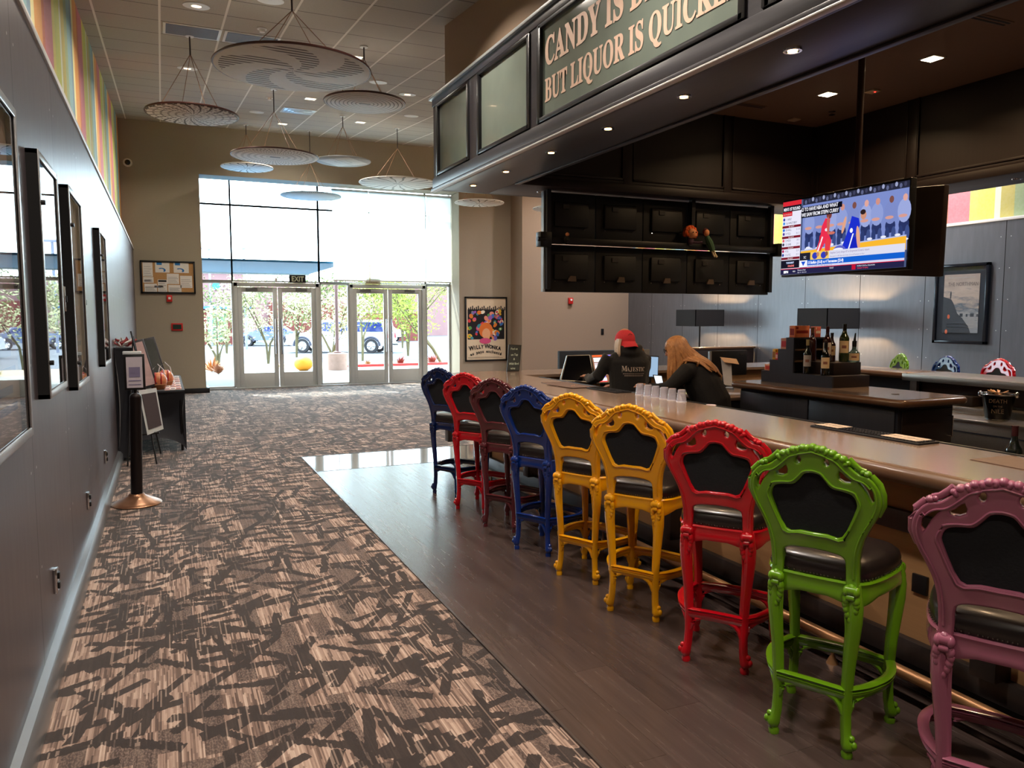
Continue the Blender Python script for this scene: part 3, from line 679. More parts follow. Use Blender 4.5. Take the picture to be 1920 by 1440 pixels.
# ------------------------------------------------------------------ bar canopy (ring over the bar)
t = thing('bar_canopy', 'dark wood canopy hanging over the bar with lettered glass panels', 'canopy', (3.1, 4, 3.1))
ZB, ZT = 3.10, 4.06
def fr(x0, x1, y0, y1, z0, z1, nm, m, b=.004): return MB().box(x0, x1, y0, y1, z0, z1, b).build(nm, m, t)
fr(2.84, 3.45, Y0, 8.30, 3.10, 3.13, 'soffit', CANW); fr(3.45, 8.35, 7.62, 8.30, 3.10, 3.13, 'soffit', CANW); fr(7.72, 8.35, Y0, 7.62, 3.10, 3.13, 'soffit', CANW)
# fascia: bottom rail, top rail, mullions
mb = MB().box(2.79, 2.86, Y0, 8.35, 3.10, 3.225, .004).box(2.775, 2.86, Y0, 8.36, 3.085, 3.115, .004).box(2.79, 2.88, Y0, 8.35, 4.0, 4.075, .004)
mb.box(2.86, 8.36, 8.28, 8.35, 3.10, 3.25, .004).box(2.86, 8.36, 8.28, 8.35, 4.0, 4.075, .004); mb.build('fascia', CANW, t)
fr(2.76, 2.90, Y0, 8.38, 4.072, 4.10, 'crown_trim', ALU); fr(2.77, 2.82, Y0, 8.37, 3.075, 3.088, 'lower_trim', M('satin_silver_trim', (214, 212, 208)))
DKF = M('black_panel_frame', (22, 22, 26), .35)
CGL = NT('frosted_green_panel'); nz = CGL.noise(CGL.obj(), 4, 2)
MATS['cgl'] = CGL.bsdf(CGL.mix(nz, lin((112, 124, 116)), lin((130, 142, 132))), .10, 0, Specular_IOR_Level=.9, Coat_Weight=.6, Coat_Roughness=.02)
spans = [(7.24, 8.19), (5.86, 6.98), (3.28, 5.68), (1.9, 3.12), (-.6, 1.75)]
for a, b in spans:
    g = fr(2.815, 2.83, a+.03, b-.03, 3.27, 3.965, 'glass_panel', MATS['cgl'], 0)
    mb = MB().box(2.785, 2.835, a-.02, a+.035, 3.235, 3.99, .004).box(2.785, 2.835, b-.035, b+.02, 3.235, 3.99, .004).box(2.785, 2.835, a, b, 3.235, 3.272, .004).box(2.785, 2.835, a, b, 3.962, 3.995, .004)
    mb.build('panel_frame', DKF, t)
for a, b in zip([8.35]+[s[0] for s in spans], [s[1] for s in spans]+[Y0]):
    if b < a-.05: MB().box(2.80, 2.85, b+.02, a-.02, 3.22, 4.0).build('fascia_post', CANW, t)
LET = M('bronze_lettering', (226, 194, 172), .5, .15)
text(serif('CANDY IS DANDY'), .30, (2.811, 5.60, 3.66), (0, -1, 0), (0, 0, 1), LET, t, bold=.006, sx=.80, space=1.02)
text(serif('BUT LIQUOR IS QUICKER'), .25, (2.811, 5.60, 3.385), (0, -1, 0), (0, 0, 1), LET, t, bold=.004, sx=.73, space=1.0)
# inner wooden bulkhead
def bulkhead(axis, c, a0, a1, n, s):
    # c: plane coordinate, s: direction the panel face looks
    mb = MB(); z0, z1 = 3.10, 4.10
    def bx(a, b, u0, u1, zz0, zz1, m_, bev=.004):
        if axis == 'y': m_.box(a, b, min(c+s*u0, c+s*u1), max(c+s*u0, c+s*u1), zz0, zz1, bev)
        else: m_.box(min(c+s*u0, c+s*u1), max(c+s*u0, c+s*u1), a, b, zz0, zz1, bev)
    bx(a0, a1, -.03, 0, z0, z1, mb, 0)
    bx(a0, a1, 0, .02, z0, z0+.09, mb); bx(a0, a1, 0, .012, z0+.085, z0+.13, mb)
    st = (a1-a0)/n
    for k in range(n+1): p = a0+k*st; bx(max(a0, p-.06), min(a1, p+.06), 0, .016, z0, z1, mb)
    for k in range(n):
        p, q = a0+k*st+.06, a0+(k+1)*st-.06
        for (u, v, w_, x_) in ((p, q, z0+.13, z0+.155), (p, p+.02, z0+.13, z1), (q-.02, q, z0+.13, z1)): bx(u, v, 0, .024, w_, x_, mb)
    mb.build('wood_bulkhead', DKWOOD, t)
bulkhead('y', 7.6, 3.45, 7.72, 3, -1); bulkhead('x', 7.7, 7.6-1.43*6, 7.6, 6, -1)
MB().box(3.45, 3.48, Y0, 7.6, 3.10, 4.10).build('wood_bulkhead', DKWOOD, t)
MB().box(3.44, 3.49, Y0, 7.55, 3.085, 3.10, .003).build('inner_trim', CANW, t)
WARM = emis('warm_lamp_glow', (255, 196, 120), 14); WARMS = emis('warm_panel_lamp_glow', (255, 226, 176), 16)
for k, y in enumerate((7.84, 6.97, 6.01, 5.08, 4.156, 3.22, 2.25, 1.3, .35)):
    d = MB().lathe((3.08, y, 3.096), [(.0, .001), (.036, .001), (.036, -.004), (.048, -.004), (.05, .004), (.0, .004)], 20).build('puck_light', CHROME, t)
    MB().lathe((3.08, y, 3.094), [(0, 0), (.026, 0), (.026, .002), (0, .002)], 16).build('lens', WARM, d)
for x, y in ((3.95, 7.95), (5.0, 7.95), (6.1, 7.95), (7.0, 7.95), (8.03, 6.2), (8.03, 5.2)):
    d = MB().lathe((x, y, 3.096), [(.0, .001), (.036, .001), (.036, -.004), (.048, -.004), (.05, .004), (.0, .004)], 20).build('puck_light', CHROME, t)
# drywall box rising from the canopy to the ceiling, and the lowered ceiling inside the bar
struct(MB().box(2.93, 3.3, -5, 8.30, 4.08, 5.6).box(3.3, 9.0, 8.0, 8.30, 4.10, 5.6), 'wall_over_bar', TANW)
BCE = M('tan_ceiling_paint', (120, 94, 74), .8, 0, .02, 20)
struct(MB().box(3.3, 8.36, Y0, 8.0, 4.10, 4.16), 'ceiling_bar', BCE)
struct(MB().box(2.8, 8.36, -5, Y0, 0, 4.3), 'wall_bar_end', TANW)
def square_light(x, y, z, s, lab, grp, on=True, name='square_ceiling_light', slope=0.):
    t = thing(name, lab, 'ceiling light', (x, y, z), 0, grp)
    MB().box(x-s, x+s, y-s, y+s, z-.008, z+.001, .003).build('trim_ring', WHITE, t)
    MB().box(x-s*.78, x+s*.78, y-s*.78, y+s*.78, z-.011, z-.007).build('lens', WARMS, t); 
    if slope: t.rotation_euler = (math.atan(slope), 0, 0)
    return t
square_light(6.636, 5.153, 4.10, .085, 'square amber ceiling light in the lowered bar ceiling, nearer the picture edge', 'bar ceiling lights')
square_light(6.656, 6.418, 4.10, .085, 'square amber ceiling light between the television pole and dark bulkhead corner', 'bar ceiling lights')
square_light(6.64, 3.88, 4.10, .085, 'square amber ceiling light over the near part of the bar', 'bar ceiling lights')
square_light(5.0, 2.4, 4.10, .085, 'square amber ceiling light above the front of the bar', 'bar ceiling lights')
for (x, y, lab) in ((6.17, 4.31, 'slotted air vent in the bar ceiling at the picture edge'), (6.14, 7.11, 'slotted air vent in the bar ceiling near the dark bulkhead')):
    v = thing('ceiling_vent', lab, 'air vent', (x, y, 4.10), 0, 'slot vents in the bar ceiling')
    MB().box(x-.27, x+.27, y-.05, y+.05, 4.092, 4.101, .002).build('frame', BCE, v)
    for q in (-.022, .022): MB().box(x-.25, x+.25, y+q-.010, y+q+.010, 4.089, 4.093).build('slot', BLACKM, v)
for x, y, lab in ((7.0, 6.13, 'smoke detector with a tiny red lamp behind the television pole'), (7.12, 7.38, 'pale square detector on the bar ceiling near its dark corner')):
    v = thing('smoke_detector', lab, 'smoke detector', (x, y, 4.1)); MB().box(x-.06, x+.06, y-.06, y+.06, 4.08, 4.101, .01).build('housing', M('cream_plastic', (214, 190, 160), .5), v)
    if x == 7.0: MB().sph((x, y-.03, 4.08), .008, u=8, v=6).build('indicator_lamp', emis('red_led', (255, 30, 20), 10), v)
for x, y, lab in ((7.268, 6.933, 'small sprinkler head in the bar ceiling near the bulkhead corner'), (6.247, 4.277-.3, 'small sprinkler head in the bar ceiling by the picture edge')):
    single(MB().lathe((x, y, 4.06), [(.0, 0), (.035, 0), (.035, .006), (.01, .012), (.01, .03), (.04, .036), (.04, .041), (0, .041)], 16), 'sprinkler_head', CHROME, lab, 'sprinkler', 'bar sprinklers')

# ------------------------------------------------------------------ bank of monitors seen from behind, below the far arm
rk = thing('monitor_rack', 'black metal rail rack holding the bank of dark monitors over the bar', 'rack', (5.55, 7.9, 3.1))
mb = MB().box(3.80, 7.26, 7.68, 7.74, 2.50, 2.57, .004); mb.build('rail', BLACK, rk)
MB().box(3.92, 3.97, 7.74, 7.80, 2.0, 3.10).box(7.13, 7.18, 7.74, 7.80, 2.0, 3.10).box(5.86, 5.91, 7.70, 7.76, 2.5, 3.10).build('upright', BLACK, rk)
for x in (3.86, 7.24): MB().box(x-.07, x+.07, 7.64, 7.76, 2.46, 2.62, .006).cyl((x, 7.66, 2.54), (x+(-.1 if x < 5 else .1), 7.66, 2.54), .025).build('clamp', BLACK, rk)
RIM = M('bright_monitor_rim', (190, 200, 210), .3, .4)
MB().box(3.905, 3.925, 7.80, 7.86, 1.97, 3.09).build('edge_strip', RIM, rk)
DKM = M('near_black_monitor_back', (9, 9, 10), .55, 0, .1, 30); LBL = M('dim_label', (44, 42, 40), .6)
xs = [3.925, 4.575, 5.225, 5.875, 6.525, 7.175]; idx = 0
for r, (z0, z1) in enumerate(((2.56, 3.08), (1.97, 2.50))):
    for c in range(5):
        a, b = xs[c]+.004, xs[c+1]-.004
        where = ['at the bright rim end', 'second from the bright rim end', 'in the middle', 'second from the television end', 'at the television end'][c]
        m_ = thing('display_monitor', 'black monitor seen from behind, %s row %s of the bank' % (('upper', 'lower')[r], where), 'monitor', ((a+b)/2, 7.84, z0), 0, 'bank of monitors seen from behind')
        MB().box(a, b, 7.80, 7.86, z0, z1, .006).build('back_shell', DKM, m_)
        MB().box(a+.10, b-.10, 7.765, 7.80, z0+.14, z1-.10, .02).build('electronics_hump', DKM, m_)
        MB().box(a+.20, a+.28, 7.755, 7.766, z1-.18, z1-.13).build('rating_label', LBL, m_)
        mb = MB()
        for dx, dz in ((.12, .12), (.50, .12), (.12, .40), (.5, .40)): mb.sph((a+dx, 7.795, z0+dz), .006, u=6, v=4)
        mb.build('screw', CHROME, m_)
        if r == 1: MB().prism([(0, 0), (.11, 0), (.10, .06), (.03, .06)], (a+.26, 7.762, z0+.12), (1, 0, 0), (0, 0, 1), (0, -.02, 0)).build('cable_plate', M('dim_brown_plate', (84, 68, 56), .6), m_)
# small dolls sitting on the rail
dl = thing('doll', 'plush doll with a big mop of orange hair sitting on the black rail', 'doll', (5.82, 7.66, 2.57))
HAIRO = M('orange_doll_hair', (224, 96, 40), .9, 0, .2, 60); DSK = M('doll_skin', (226, 152, 104), .7)
mb = MB(); r_ = random.Random(5)
for k in range(46):
    a, b = r_.uniform(0, 2*PI), r_.uniform(-.5, 1.4); d_ = Vector((math.cos(a)*math.cos(b), math.sin(a)*math.cos(b)*.8+.25, math.sin(b))); mb.sph(Vector((5.82, 7.66, 2.69))+d_*.07, .03, u=7, v=5)
mb.build('hair', HAIRO, dl); MB().sph((5.82, 7.64, 2.685), .065, .055, .06).build('head', DSK, dl)
for s in (-1, 1): MB().sph((5.82+s*.022, 7.587, 2.695), .008, u=8, v=6).build('eye', BLACK, dl)
MB().sph((5.82, 7.66, 2.60), .04, .035, .05).build('body', M('doll_purple_coat', (74, 50, 70), .8), dl); MB().tube([(5.84, 7.64, 2.58), (5.89, 7.60, 2.575), (5.93, 7.58, 2.58)], .014, 8).build('leg', M('doll_purple_coat', (74, 50, 70)), dl)
dl = thing('doll', 'small doll in a green and brown coat hanging over the rail', 'doll', (6.08, 7.62, 2.46))
MB().sph((6.03, 7.63, 2.70), .035, .035, .042).build('head', DSK, dl); MB().sph((6.03, 7.65, 2.715), .04, .035, .045).build('hair', M('dark_red_doll_hair', (90, 34, 32), .8), dl)
MB().tube([(6.04, 7.64, 2.66), (6.07, 7.62, 2.58), (6.11, 7.61, 2.49)], [.03, .045, .035], 10).build('coat', M('doll_green_coat', (52, 84, 58), .8), dl)
for s in (-.015, .015): MB().tube([(6.11+s, 7.61, 2.49), (6.13+s, 7.60, 2.44), (6.14+s, 7.58, 2.41)], .012, 8).build('leg', M('doll_stocking', (190, 170, 140), .8), dl)
dl = thing('doll', 'tiny dark doll perched at the clamp end of the rail', 'doll', (4.10, 7.65, 2.5))
MB().tube([(4.10, 7.65, 2.50), (4.11, 7.63, 2.54), (4.11, 7.63, 2.58)], [.025, .035, .02], 10).build('body', BLACKM, dl); MB().sph((4.11, 7.62, 2.60), .022).build('head', DSK, dl)

# ------------------------------------------------------------------ televisions on the ceiling pole
pl = thing('television_pole', 'brown ceiling pole carrying the two televisions over the bar', 'pole', (5.4, 4.85, 4.1))
MB().cyl((5.40, 4.85, 4.10), (5.40, 4.85, 2.35), .028).build('pipe', M('bronze_pipe', (66, 44, 34), .4, .5), pl); MB().lathe((5.40, 4.85, 4.08), [(0, 0), (.07, 0), (.07, .02), (0, .02)]).build('ceiling_flange', BLACK, pl)
MB().box(5.15, 5.62, 4.79, 4.91, 2.33, 2.45, .004).build('bracket', BLACK, pl)
tv = thing('television', 'television showing a basketball game, hung on the pole over the bar', 'television', (5.12, 4.72, 2.04))
TX = 5.09; ty0, ty1, tz0, tz1 = 4.075, 5.375, 2.045, 2.725
MB().box(TX, TX+.06, ty0, ty1, tz0, tz1, .006).box(TX+.04, TX+.10, ty0+.2, ty1-.2, tz0+.08, tz1-.15, .01).build('housing', BLACK, tv)
W_, H_ = ty1-ty0-.03, tz1-tz0-.04
def E_(c, s=1.): return emis('screen_%d_%d_%d' % c, c, .78)
def uvp(u, v, d=0.): return (TX-.001-d, ty1-.015-u*W_, tz0+.02+v*H_)
scr = MB().add([uvp(0, 0), uvp(1, 0), uvp(1, 1), uvp(0, 1)], [(0, 1, 2, 3)]).build('screen', E_((72, 84, 120)), tv)
lay = [0]
def sp(poly, c, s=1.5, nm='picture'):
    lay[0] += .00012
    MB().add([uvp(u, v, lay[0]) for u, v in poly], [tuple(range(len(poly)))]).build(nm, E_(c, s), scr)
def sr(u0, u1, v0, v1, c, s=1.5): sp([(u0, v0), (u1, v0), (u1, v1), (u0, v1)], c, s)
def se(u, v, a, b, c, rot=0., s=1.5): sp([(u+a*math.cos(q)*math.cos(rot)-b*math.sin(q)*math.sin(rot)*.52, v+a*math.cos(q)*math.sin(rot)*1.9+b*math.sin(q)*math.cos(rot)) for q in [2*PI*k/16 for k in range(16)]], c, s)
def st_(s_, u, v, h, c, sx=.8, al='LEFT', bold=.0):
    lay[0] += .00012; text(s_, h*H_, uvp(u, v, lay[0]), (0, -1, 0), (0, 0, 1), E_(c, 1.6), scr, ext=0, sx=sx, align=al, bold=bold)
sr(.175, 1, .20, .98, (120, 136, 196)); sr(.175, 1, .92, 1, (38, 40, 58))
for k in range(26): se(.2+k*.031, .955+.012*(k % 3), .010, .028, [(90, 96, 130), (60, 62, 88), (150, 156, 190)][k % 3])
rt = random.Random(11)
for k in range(9):   # bench row
    u = .24+k*.092+rt.uniform(-.01, .01); se(u, .50, .036, .085, (40, 50, 96)); se(u, .66, .046, .14, [(138, 152, 206), (120, 134, 192), (150, 162, 212)][k % 3]); se(u+.004, .81, .016, .042, [(200, 140, 128), (120, 76, 70), (214, 160, 150)][k % 3]); se(u-.008, .60, .03, .02, (206, 150, 140))
    se(u-.02, .40, .016, .09, (44, 58, 108)); se(u+.025, .40, .016, .09, (60, 76, 130)); se(u, .325, .036, .018, (222, 226, 244))
sp([(.175, .20), (1, .20), (1, .36), (.175, .30)], (240, 178, 48)); sp([(.175, .30), (1, .36), (1, .375), (.175, .315)], (176, 186, 224))
for k in range(8): se(.24+k*.10, .34+.006*k, .02, .016, (226, 228, 242))
# red player
sp([(.385, .70), (.425, .68), (.415, .50), (.44, .40), (.43, .30), (.40, .30), (.385, .38), (.35, .28), (.315, .30), (.345, .46), (.355, .60)], (226, 46, 76)); sp([(.32, .28), (.335, .28), (.37, .46), (.36, .47)], (240, 220, 230)); se(.395, .55, .012, .02, (240, 230, 240)); se(.345, .44, .006, .05, (216, 34, 52)); se(.41, .32, .022, .12, (220, 60, 70)); se(.415, .735, .022, .052, (120, 60, 56)); se(.415, .775, .02, .03, (32, 24, 30)); se(.41, .60, .012, .12, (190, 96, 86), .05); se(.44, .50, .028, .02, (200, 110, 96))
# blue player leaning
sp([(.60, .68), (.655, .64), (.665, .55), (.63, .44), (.60, .26), (.56, .27), (.54, .25), (.52, .27), (.555, .42), (.575, .52)], (28, 46, 196)); sp([(.60, .40), (.64, .42), (.66, .30), (.65, .25), (.60, .26)], (24, 36, 180)); se(.69, .67, .022, .052, (200, 140, 116)); se(.685, .71, .021, .032, (44, 32, 34)); se(.54, .58, .012, .11, (216, 158, 130), -.25); se(.655, .40, .014, .15, (220, 160, 134), .12); se(.60, .50, .012, .03, (240, 240, 250)); sp([(.575, .25), (.585, .25), (.62, .46), (.61, .46)], (240, 240, 250)); se(.51, .27, .05, .06, (90, 96, 190)); se(.50, .28, .04, .02, (232, 232, 244))
# caption
sr(.09, .52, .815, .885, (14, 14, 26)); sr(.09, .50, .745, .815, (14, 14, 26)); st_("LET'S GO TO HAVE NBA AND WHAT", .10, .832, .066, (240, 240, 250), .70, bold=.001); st_('WHAT WE SAW FROM STEPH CURRY', .10, .762, .066, (240, 240, 250), .70, bold=.001)
# score column
sr(0, .172, .0, 1, (226, 224, 240)); sr(0, .172, .94, 1, (210, 40, 52)); sr(0, .172, .86, .94, (22, 20, 34)); st_("MEN'S 1ST ROUND", .008, .875, .058, (240, 240, 250), .62, bold=.001); sr(0, .09, .80, .86, (200, 32, 46)); st_('SOUTH REGION', .006, .815, .03, (250, 190, 190), .7)
for k, (a, b, x_, y_) in enumerate((('1 ARIZ', '16 WRST/BRY', '', ''), ('8 HALL', '9 TCU', '21-10', '20-12'), ('5 HOU', '12 UAB', '29-5', '27-7'), ('4 ILL', '13 UTC', '22-9', '27-7'))):
    v = .66-k*.145; sr(0, .172, v-.02, v+.012, (120, 24, 40)); st_('FRI 4:45 PT', .086, v-.015, .026, (250, 240, 244), .8, 'CENTER'); st_(a, .034, v+.083, .042, (52, 52, 88)); st_(b, .034, v+.030, .042, (52, 52, 88)); st_(x_, .165, v+.083, .036, (110, 110, 140), .8, 'RIGHT'); st_(y_, .165, v+.030, .036, (110, 110, 140), .8, 'RIGHT')
    se(.016, v+.098, .010, .02, [(50, 60, 160), (40, 110, 210), (220, 90, 100), (180, 40, 90)][k]); se(.016, v+.045, .010, .02, [(60, 140, 220), (80, 60, 150), (60, 60, 80), (40, 70, 150)][k])
sr(0, .172, .085, .195, (24, 22, 36)); st_('TOURNAMENT', .086, .148, .034, (190, 204, 240), .62, 'CENTER', .001); st_('CHALLENGE', .095, .105, .034, (240, 120, 120), .62, 'CENTER', .001)
# lower banners
sr(.175, 1, .175, .275, (214, 214, 232)); sr(.175, .27, .175, .275, (34, 34, 48)); st_('SC', .222, .20, .045, (240, 240, 250), .9, 'CENTER'); sr(.27, .43, .175, .275, (236, 196, 100)); se(.31, .225, .024, .045, (50, 60, 180)); se(.335, .24, .012, .03, (190, 130, 110)); se(.385, .225, .024, .045, (50, 60, 180)); se(.41, .24, .012, .03, (120, 80, 76))
st_("Stephen Curry drops 47 in Draymond Green's return", .44, .232, .038, (120, 100, 150), .74); st_('First game in 1,005 days with Green, Curry & Thompson on floor', .44, .190, .026, (120, 110, 160), .78)
sr(.175, 1, .105, .175, (20, 92, 200)); sr(.175, .245, .085, .175, (236, 238, 250)); sp([(.19, .16), (.23, .16), (.21, .10)], (30, 80, 200)); st_('13 Buffalo (25-8) vs 4 Tennessee (23-8)', .25, .122, .052, (246, 246, 255), .72, bold=.001)
sr(.245, 1, .075, .105, (208, 206, 230)); st_('Dyaisha Fair (BUF): 23.3 PPG, 4th-most in D-I', .25, .080, .028, (110, 104, 150), .8)
sr(0, 1, 0, .072, (36, 34, 70)); sr(0, 1, .070, .078, (220, 30, 60)); st_('ESPN', .03, .020, .042, (244, 244, 252), .9, bold=.002); st_('NBA', .115, .028, .028, (244, 244, 252), .9); st_('Pelicans vs Heat', .16, .040, .028, (236, 236, 250)); st_('MIA -10   O/U 214.5', .16, .010, .024, (220, 220, 240)); st_('7:30 ET', .44, .040, .028, (236, 236, 250))
sr(.62, .65, .008, .066, (190, 20, 50)); st_('MURRAY STATE at OKLAHOMA', .66, .042, .024, (236, 236, 250)); st_('TONIGHT 7P ESPN2', .66, .014, .024, (240, 70, 90))
tv2 = thing('television', 'dark back of a second television hung behind the basketball one', 'television', (5.66, 4.8, 2.05))
mb = MB().box(5.60, 5.66, 4.20, 5.42, 2.05, 2.76, .008); mb.box(5.55, 5.60, 4.50, 5.20, 2.15, 2.60, .012)
mb.xf(Matrix.Translation((5.63, 4.8, 2.05)) @ Matrix.Rotation(math.radians(4), 4, 'X') @ Matrix.Rotation(math.radians(-4), 4, 'Y') @ Matrix.Translation((-5.63, -4.8, -2.05)))
mb.build('housing', M('brown_black_tv_back', (48, 36, 30), .45), tv2); MB().box(5.57, 5.60, 4.30, 4.42, 2.48, 2.58).build('sticker', M('brown_sticker', (110, 84, 66), .6), tv2)

# ------------------------------------------------------------------ back bar, island and steel
t = thing('back_bar_counter', 'wood edged back bar counter behind the island with stools beyond', 'bar counter', (7.7, 7, 0))
MB().box(7.38, 8.02, 5.9, 7.36, 1.035, 1.072, .004).build('counter_top', BARTOP, t); MB().tube([(7.38, 5.86, 1.045), (7.38, 7.36, 1.045)], .034, 14).build('rounded_edge', BULL, t)
MB().box(7.55, 8.0, 5.86, 7.36, 0, 1.03).build('cabinet', M('navy_dark_cabinet', (26, 32, 48), .4), t)
t = thing('steel_back_counter', 'stainless steel counter continuing the back bar at the picture edge', 'counter', (7.7, 2.5, 0))
MB().box(7.33, 8.02, Y0, 5.88, 1.0, 1.072, .003).build('counter_top', STEEL, t); MB().box(7.62, 8.0, Y0, 5.88, 0, 1.0).build('back_wall', mat_wood('brown_back_panel', (62, 46, 38), (84, 64, 52), .4, 'y'), t)
MB().box(7.36, 7.40, 5.72, 5.80, .70, 1.0).build('bracket', STEEL, t); MB().box(7.60, 7.625, 5.05, 5.15, .84, .91, .003).build('outlet_cover', M('tan_outlet', (150, 120, 96), .5), t)
t = thing('steel_ice_well', 'low stainless steel ice well below the back counter', 'bar equipment', (7.1, 4.2, 0))
MB().box(6.85, 7.55, 1.2, 5.55, 0, .70, .004).build('body', STEEL, t); MB().box(6.80, 7.56, 1.2, 5.57, .70, .735, .006).build('upper_lip', STEEL, t); MB().box(7.2, 7.6, 1.2, 5.57, .735, .80, .006).build('back_ledge', STEEL, t)
MB().box(6.835, 6.85, 1.2, 5.5, .60, .615).build('seam', CHROME, t)
single(MB().prism([(0, 0), (.28, 0), (.28, .012), (.02, .05)], (6.55, 2.9, .52), (1, 0, 0), (0, 0, 1), (0, 1.1, 0)).box(6.55, 6.85, 2.9, 4.0, 0, .52), 'speed_rack', STEEL, 'small stainless speed rack in front of the ice well', 'bar equipment')
t = thing('bar_island', 'dark wood island cabinet with brown rounded top inside the bar', 'island cabinet', (5.35, 4.93, 0))
pl_ = rounded_plan(4.99, 5.72, 4.0, 5.88, .06, ('sw', 'se', 'ne', 'nw'))
MB().prism(pl_, (0, 0, 1.045), (1, 0, 0), (0, 1, 0), (0, 0, .027)).build('counter_top', BARTOP, t, angle=20)
MB().tube([(p[0], p[1], 1.04) for p in pl_], .030, 12, closed=True, cap=False).build('rounded_edge', BULL, t, angle=60)
ISL = mat_wood('dark_blue_grey_veneer', (34, 36, 44), (54, 56, 66), .35, 'z'); MB().box(5.05, 5.66, 4.07, 5.82, .08, 1.03).build('cabinet', ISL, t)
for k in range(2):
    d = MB().box(5.035, 5.05, 4.09+k*.87, 4.94+k*.87, .12, .98, .003).build('door', ISL, t)
d = MB().box(5.08, 5.64, 4.055, 4.07, .12, .98, .003).build('door', DKWOOD, t); MB().tube([(5.60, 4.055, .76), (5.60, 4.02, .76), (5.60, 4.02, .92), (5.60, 4.055, .92)], .006, 8).build('pull_handle', CHROME, d)
MB().box(5.08, 5.64, 4.1, 5.8, 0, .08).build('plinth', BLACKM, t); single(MB().lathe((5.33, 4.33, 1.072), [(0, 0), (.03, 0), (.03, .003), (0, .003)]), 'cable_grommet', BLACK, 'small dark grommet set in the island top', 'grommet')
t = thing('low_cabinet', 'lower brown topped cabinet carrying the receipt printer beside the island', 'cabinet', (5.2, 6.35, 0))
MB().box(4.85, 5.75, 5.93, 6.95, .87, .90, .004).build('counter_top', BARTOP, t); MB().box(4.90, 5.7, 5.95, 6.9, 0, .87).build('cabinet', ISL, t); MB().tube([(4.85, 5.93, .88), (4.85, 6.95, .88)], .02, 10).build('rounded_edge', BULL, t)
t = thing('work_counter', 'low work counter behind the bar end carrying the order screens', 'counter', (5.0, 7.1, 0))
MB().box(3.65, 7.3, 6.98, 7.44, .86, .90, .004).build('counter_top', BARDK, t); MB().box(3.7, 7.3, 7.05, 7.44, 0, .86).build('cabinet', BLACKM, t)
# ------------------------------------------------------------------ framed posters on the panelled wall
SILV = M('silver_frame_front', (172, 172, 174), .3, .7)
def wall_frame(y0, y1, z0, z1, lab, art):
    t = thing('poster_frame', lab, 'framed poster', (-.53, (y0+y1)/2, z0), 0, 'framed posters on the panelled wall')
    xf_ = -.498
    MB().box(-.55, xf_-.004, y0, y0+.02, z0, z1).box(-.55, xf_-.004, y1-.02, y1, z0, z1).box(-.55, xf_-.004, y0, y1, z0, z0+.02).box(-.55, xf_-.004, y0, y1, z1-.02, z1).build('case', BLACKM, t)
    MB().box(xf_-.008, xf_, y0, y0+.035, z0, z1, .003).box(xf_-.008, xf_, y1-.035, y1, z0, z1, .003).box(xf_-.008, xf_, y0+.03, y1-.03, z0, z0+.035, .003).box(xf_-.008, xf_, y0+.03, y1-.03, z1-.035, z1, .003).build('front_rim', SILV, t)
    p = MB().box(-.545, -.535, y0+.02, y1-.02, z0+.02, z1-.02).build('poster', M('poster_ground_%d' % art, [(120, 96, 84), (110, 104, 100), (132, 112, 96), (126, 112, 104)][art], .6, 0, .2, 3), t)
    mb = MB(); 
    for q in range(4): mb.box(-.535, -.533, y0+.10, y1-.10-.08*(q % 2), z0+.12+q*.07, z0+.15+q*.07)
    mb.build('print', M('poster_print_%d' % art, [(60, 60, 90), (80, 50, 50), (50, 70, 80), (90, 80, 60)][art], .6), p)
    MB().box(xf_-.012, xf_-.009, y0+.02, y1-.02, z0+.02, z1-.02).build('glass', PGLASS, t)
    for z_ in (z0+.17, z1-.24): MB().cyl((xf_-.02, y0+.012, z_), (xf_+.018, y0+.012, z_), .012, 10).build('lock_knob', BLACK, t)
wall_frame(2.70, 3.60, 1.22, 2.50, 'black and silver poster frame nearest the picture edge, reflecting the windows', 0)
wall_frame(4.16, 4.86, 1.31, 2.46, 'poster frame with bright window reflection, between the edge frame and the brown poster', 1)
wall_frame(5.41, 6.20, 1.24, 2.49, 'poster frame showing a brownish poster, second farthest along the panelled wall', 2)
wall_frame(7.83, 8.64, 1.24, 2.48, 'poster frame farthest along the panelled wall, just before the black stand', 3)
for i, (y, z) in enumerate(((4.34, .385), (6.14, .39), (7.93, .405))):
    t = thing('wall_outlet', 'steel outlet plate low on the grey wall, %s' % ['nearest of the three to the camera', 'middle one of three', 'farthest one beside the stanchion base'][i], 'outlet', (-.54, y, z-.06), 0, 'outlets low on the panelled wall')
    MB().box(-.552, -.532, y-.035, y+.035, z-.06, z+.06, .004).build('plate', CHROME, t)
    for q in (-.025, .025): MB().box(-.532, -.522, y-.018, y+.018, z+q-.016, z+q+.016, .003).build('socket', BLACK, t)
for y, z, lab in ((5.33, 1.80, 'slim steel switch plate on the grey wall between two frames'), (6.62, 1.80, 'slim steel switch plate beyond the brownish poster frame')):
    t = thing('switch_plate', lab, 'light switch', (-.54, y, z-.06)); MB().box(-.552, -.536, y-.03, y+.03, z-.075, z+.075, .004).build('plate', STEEL, t); MB().box(-.536, -.528, y-.008, y+.008, z-.02, z+.02, .002).build('toggle', BLACK, t)

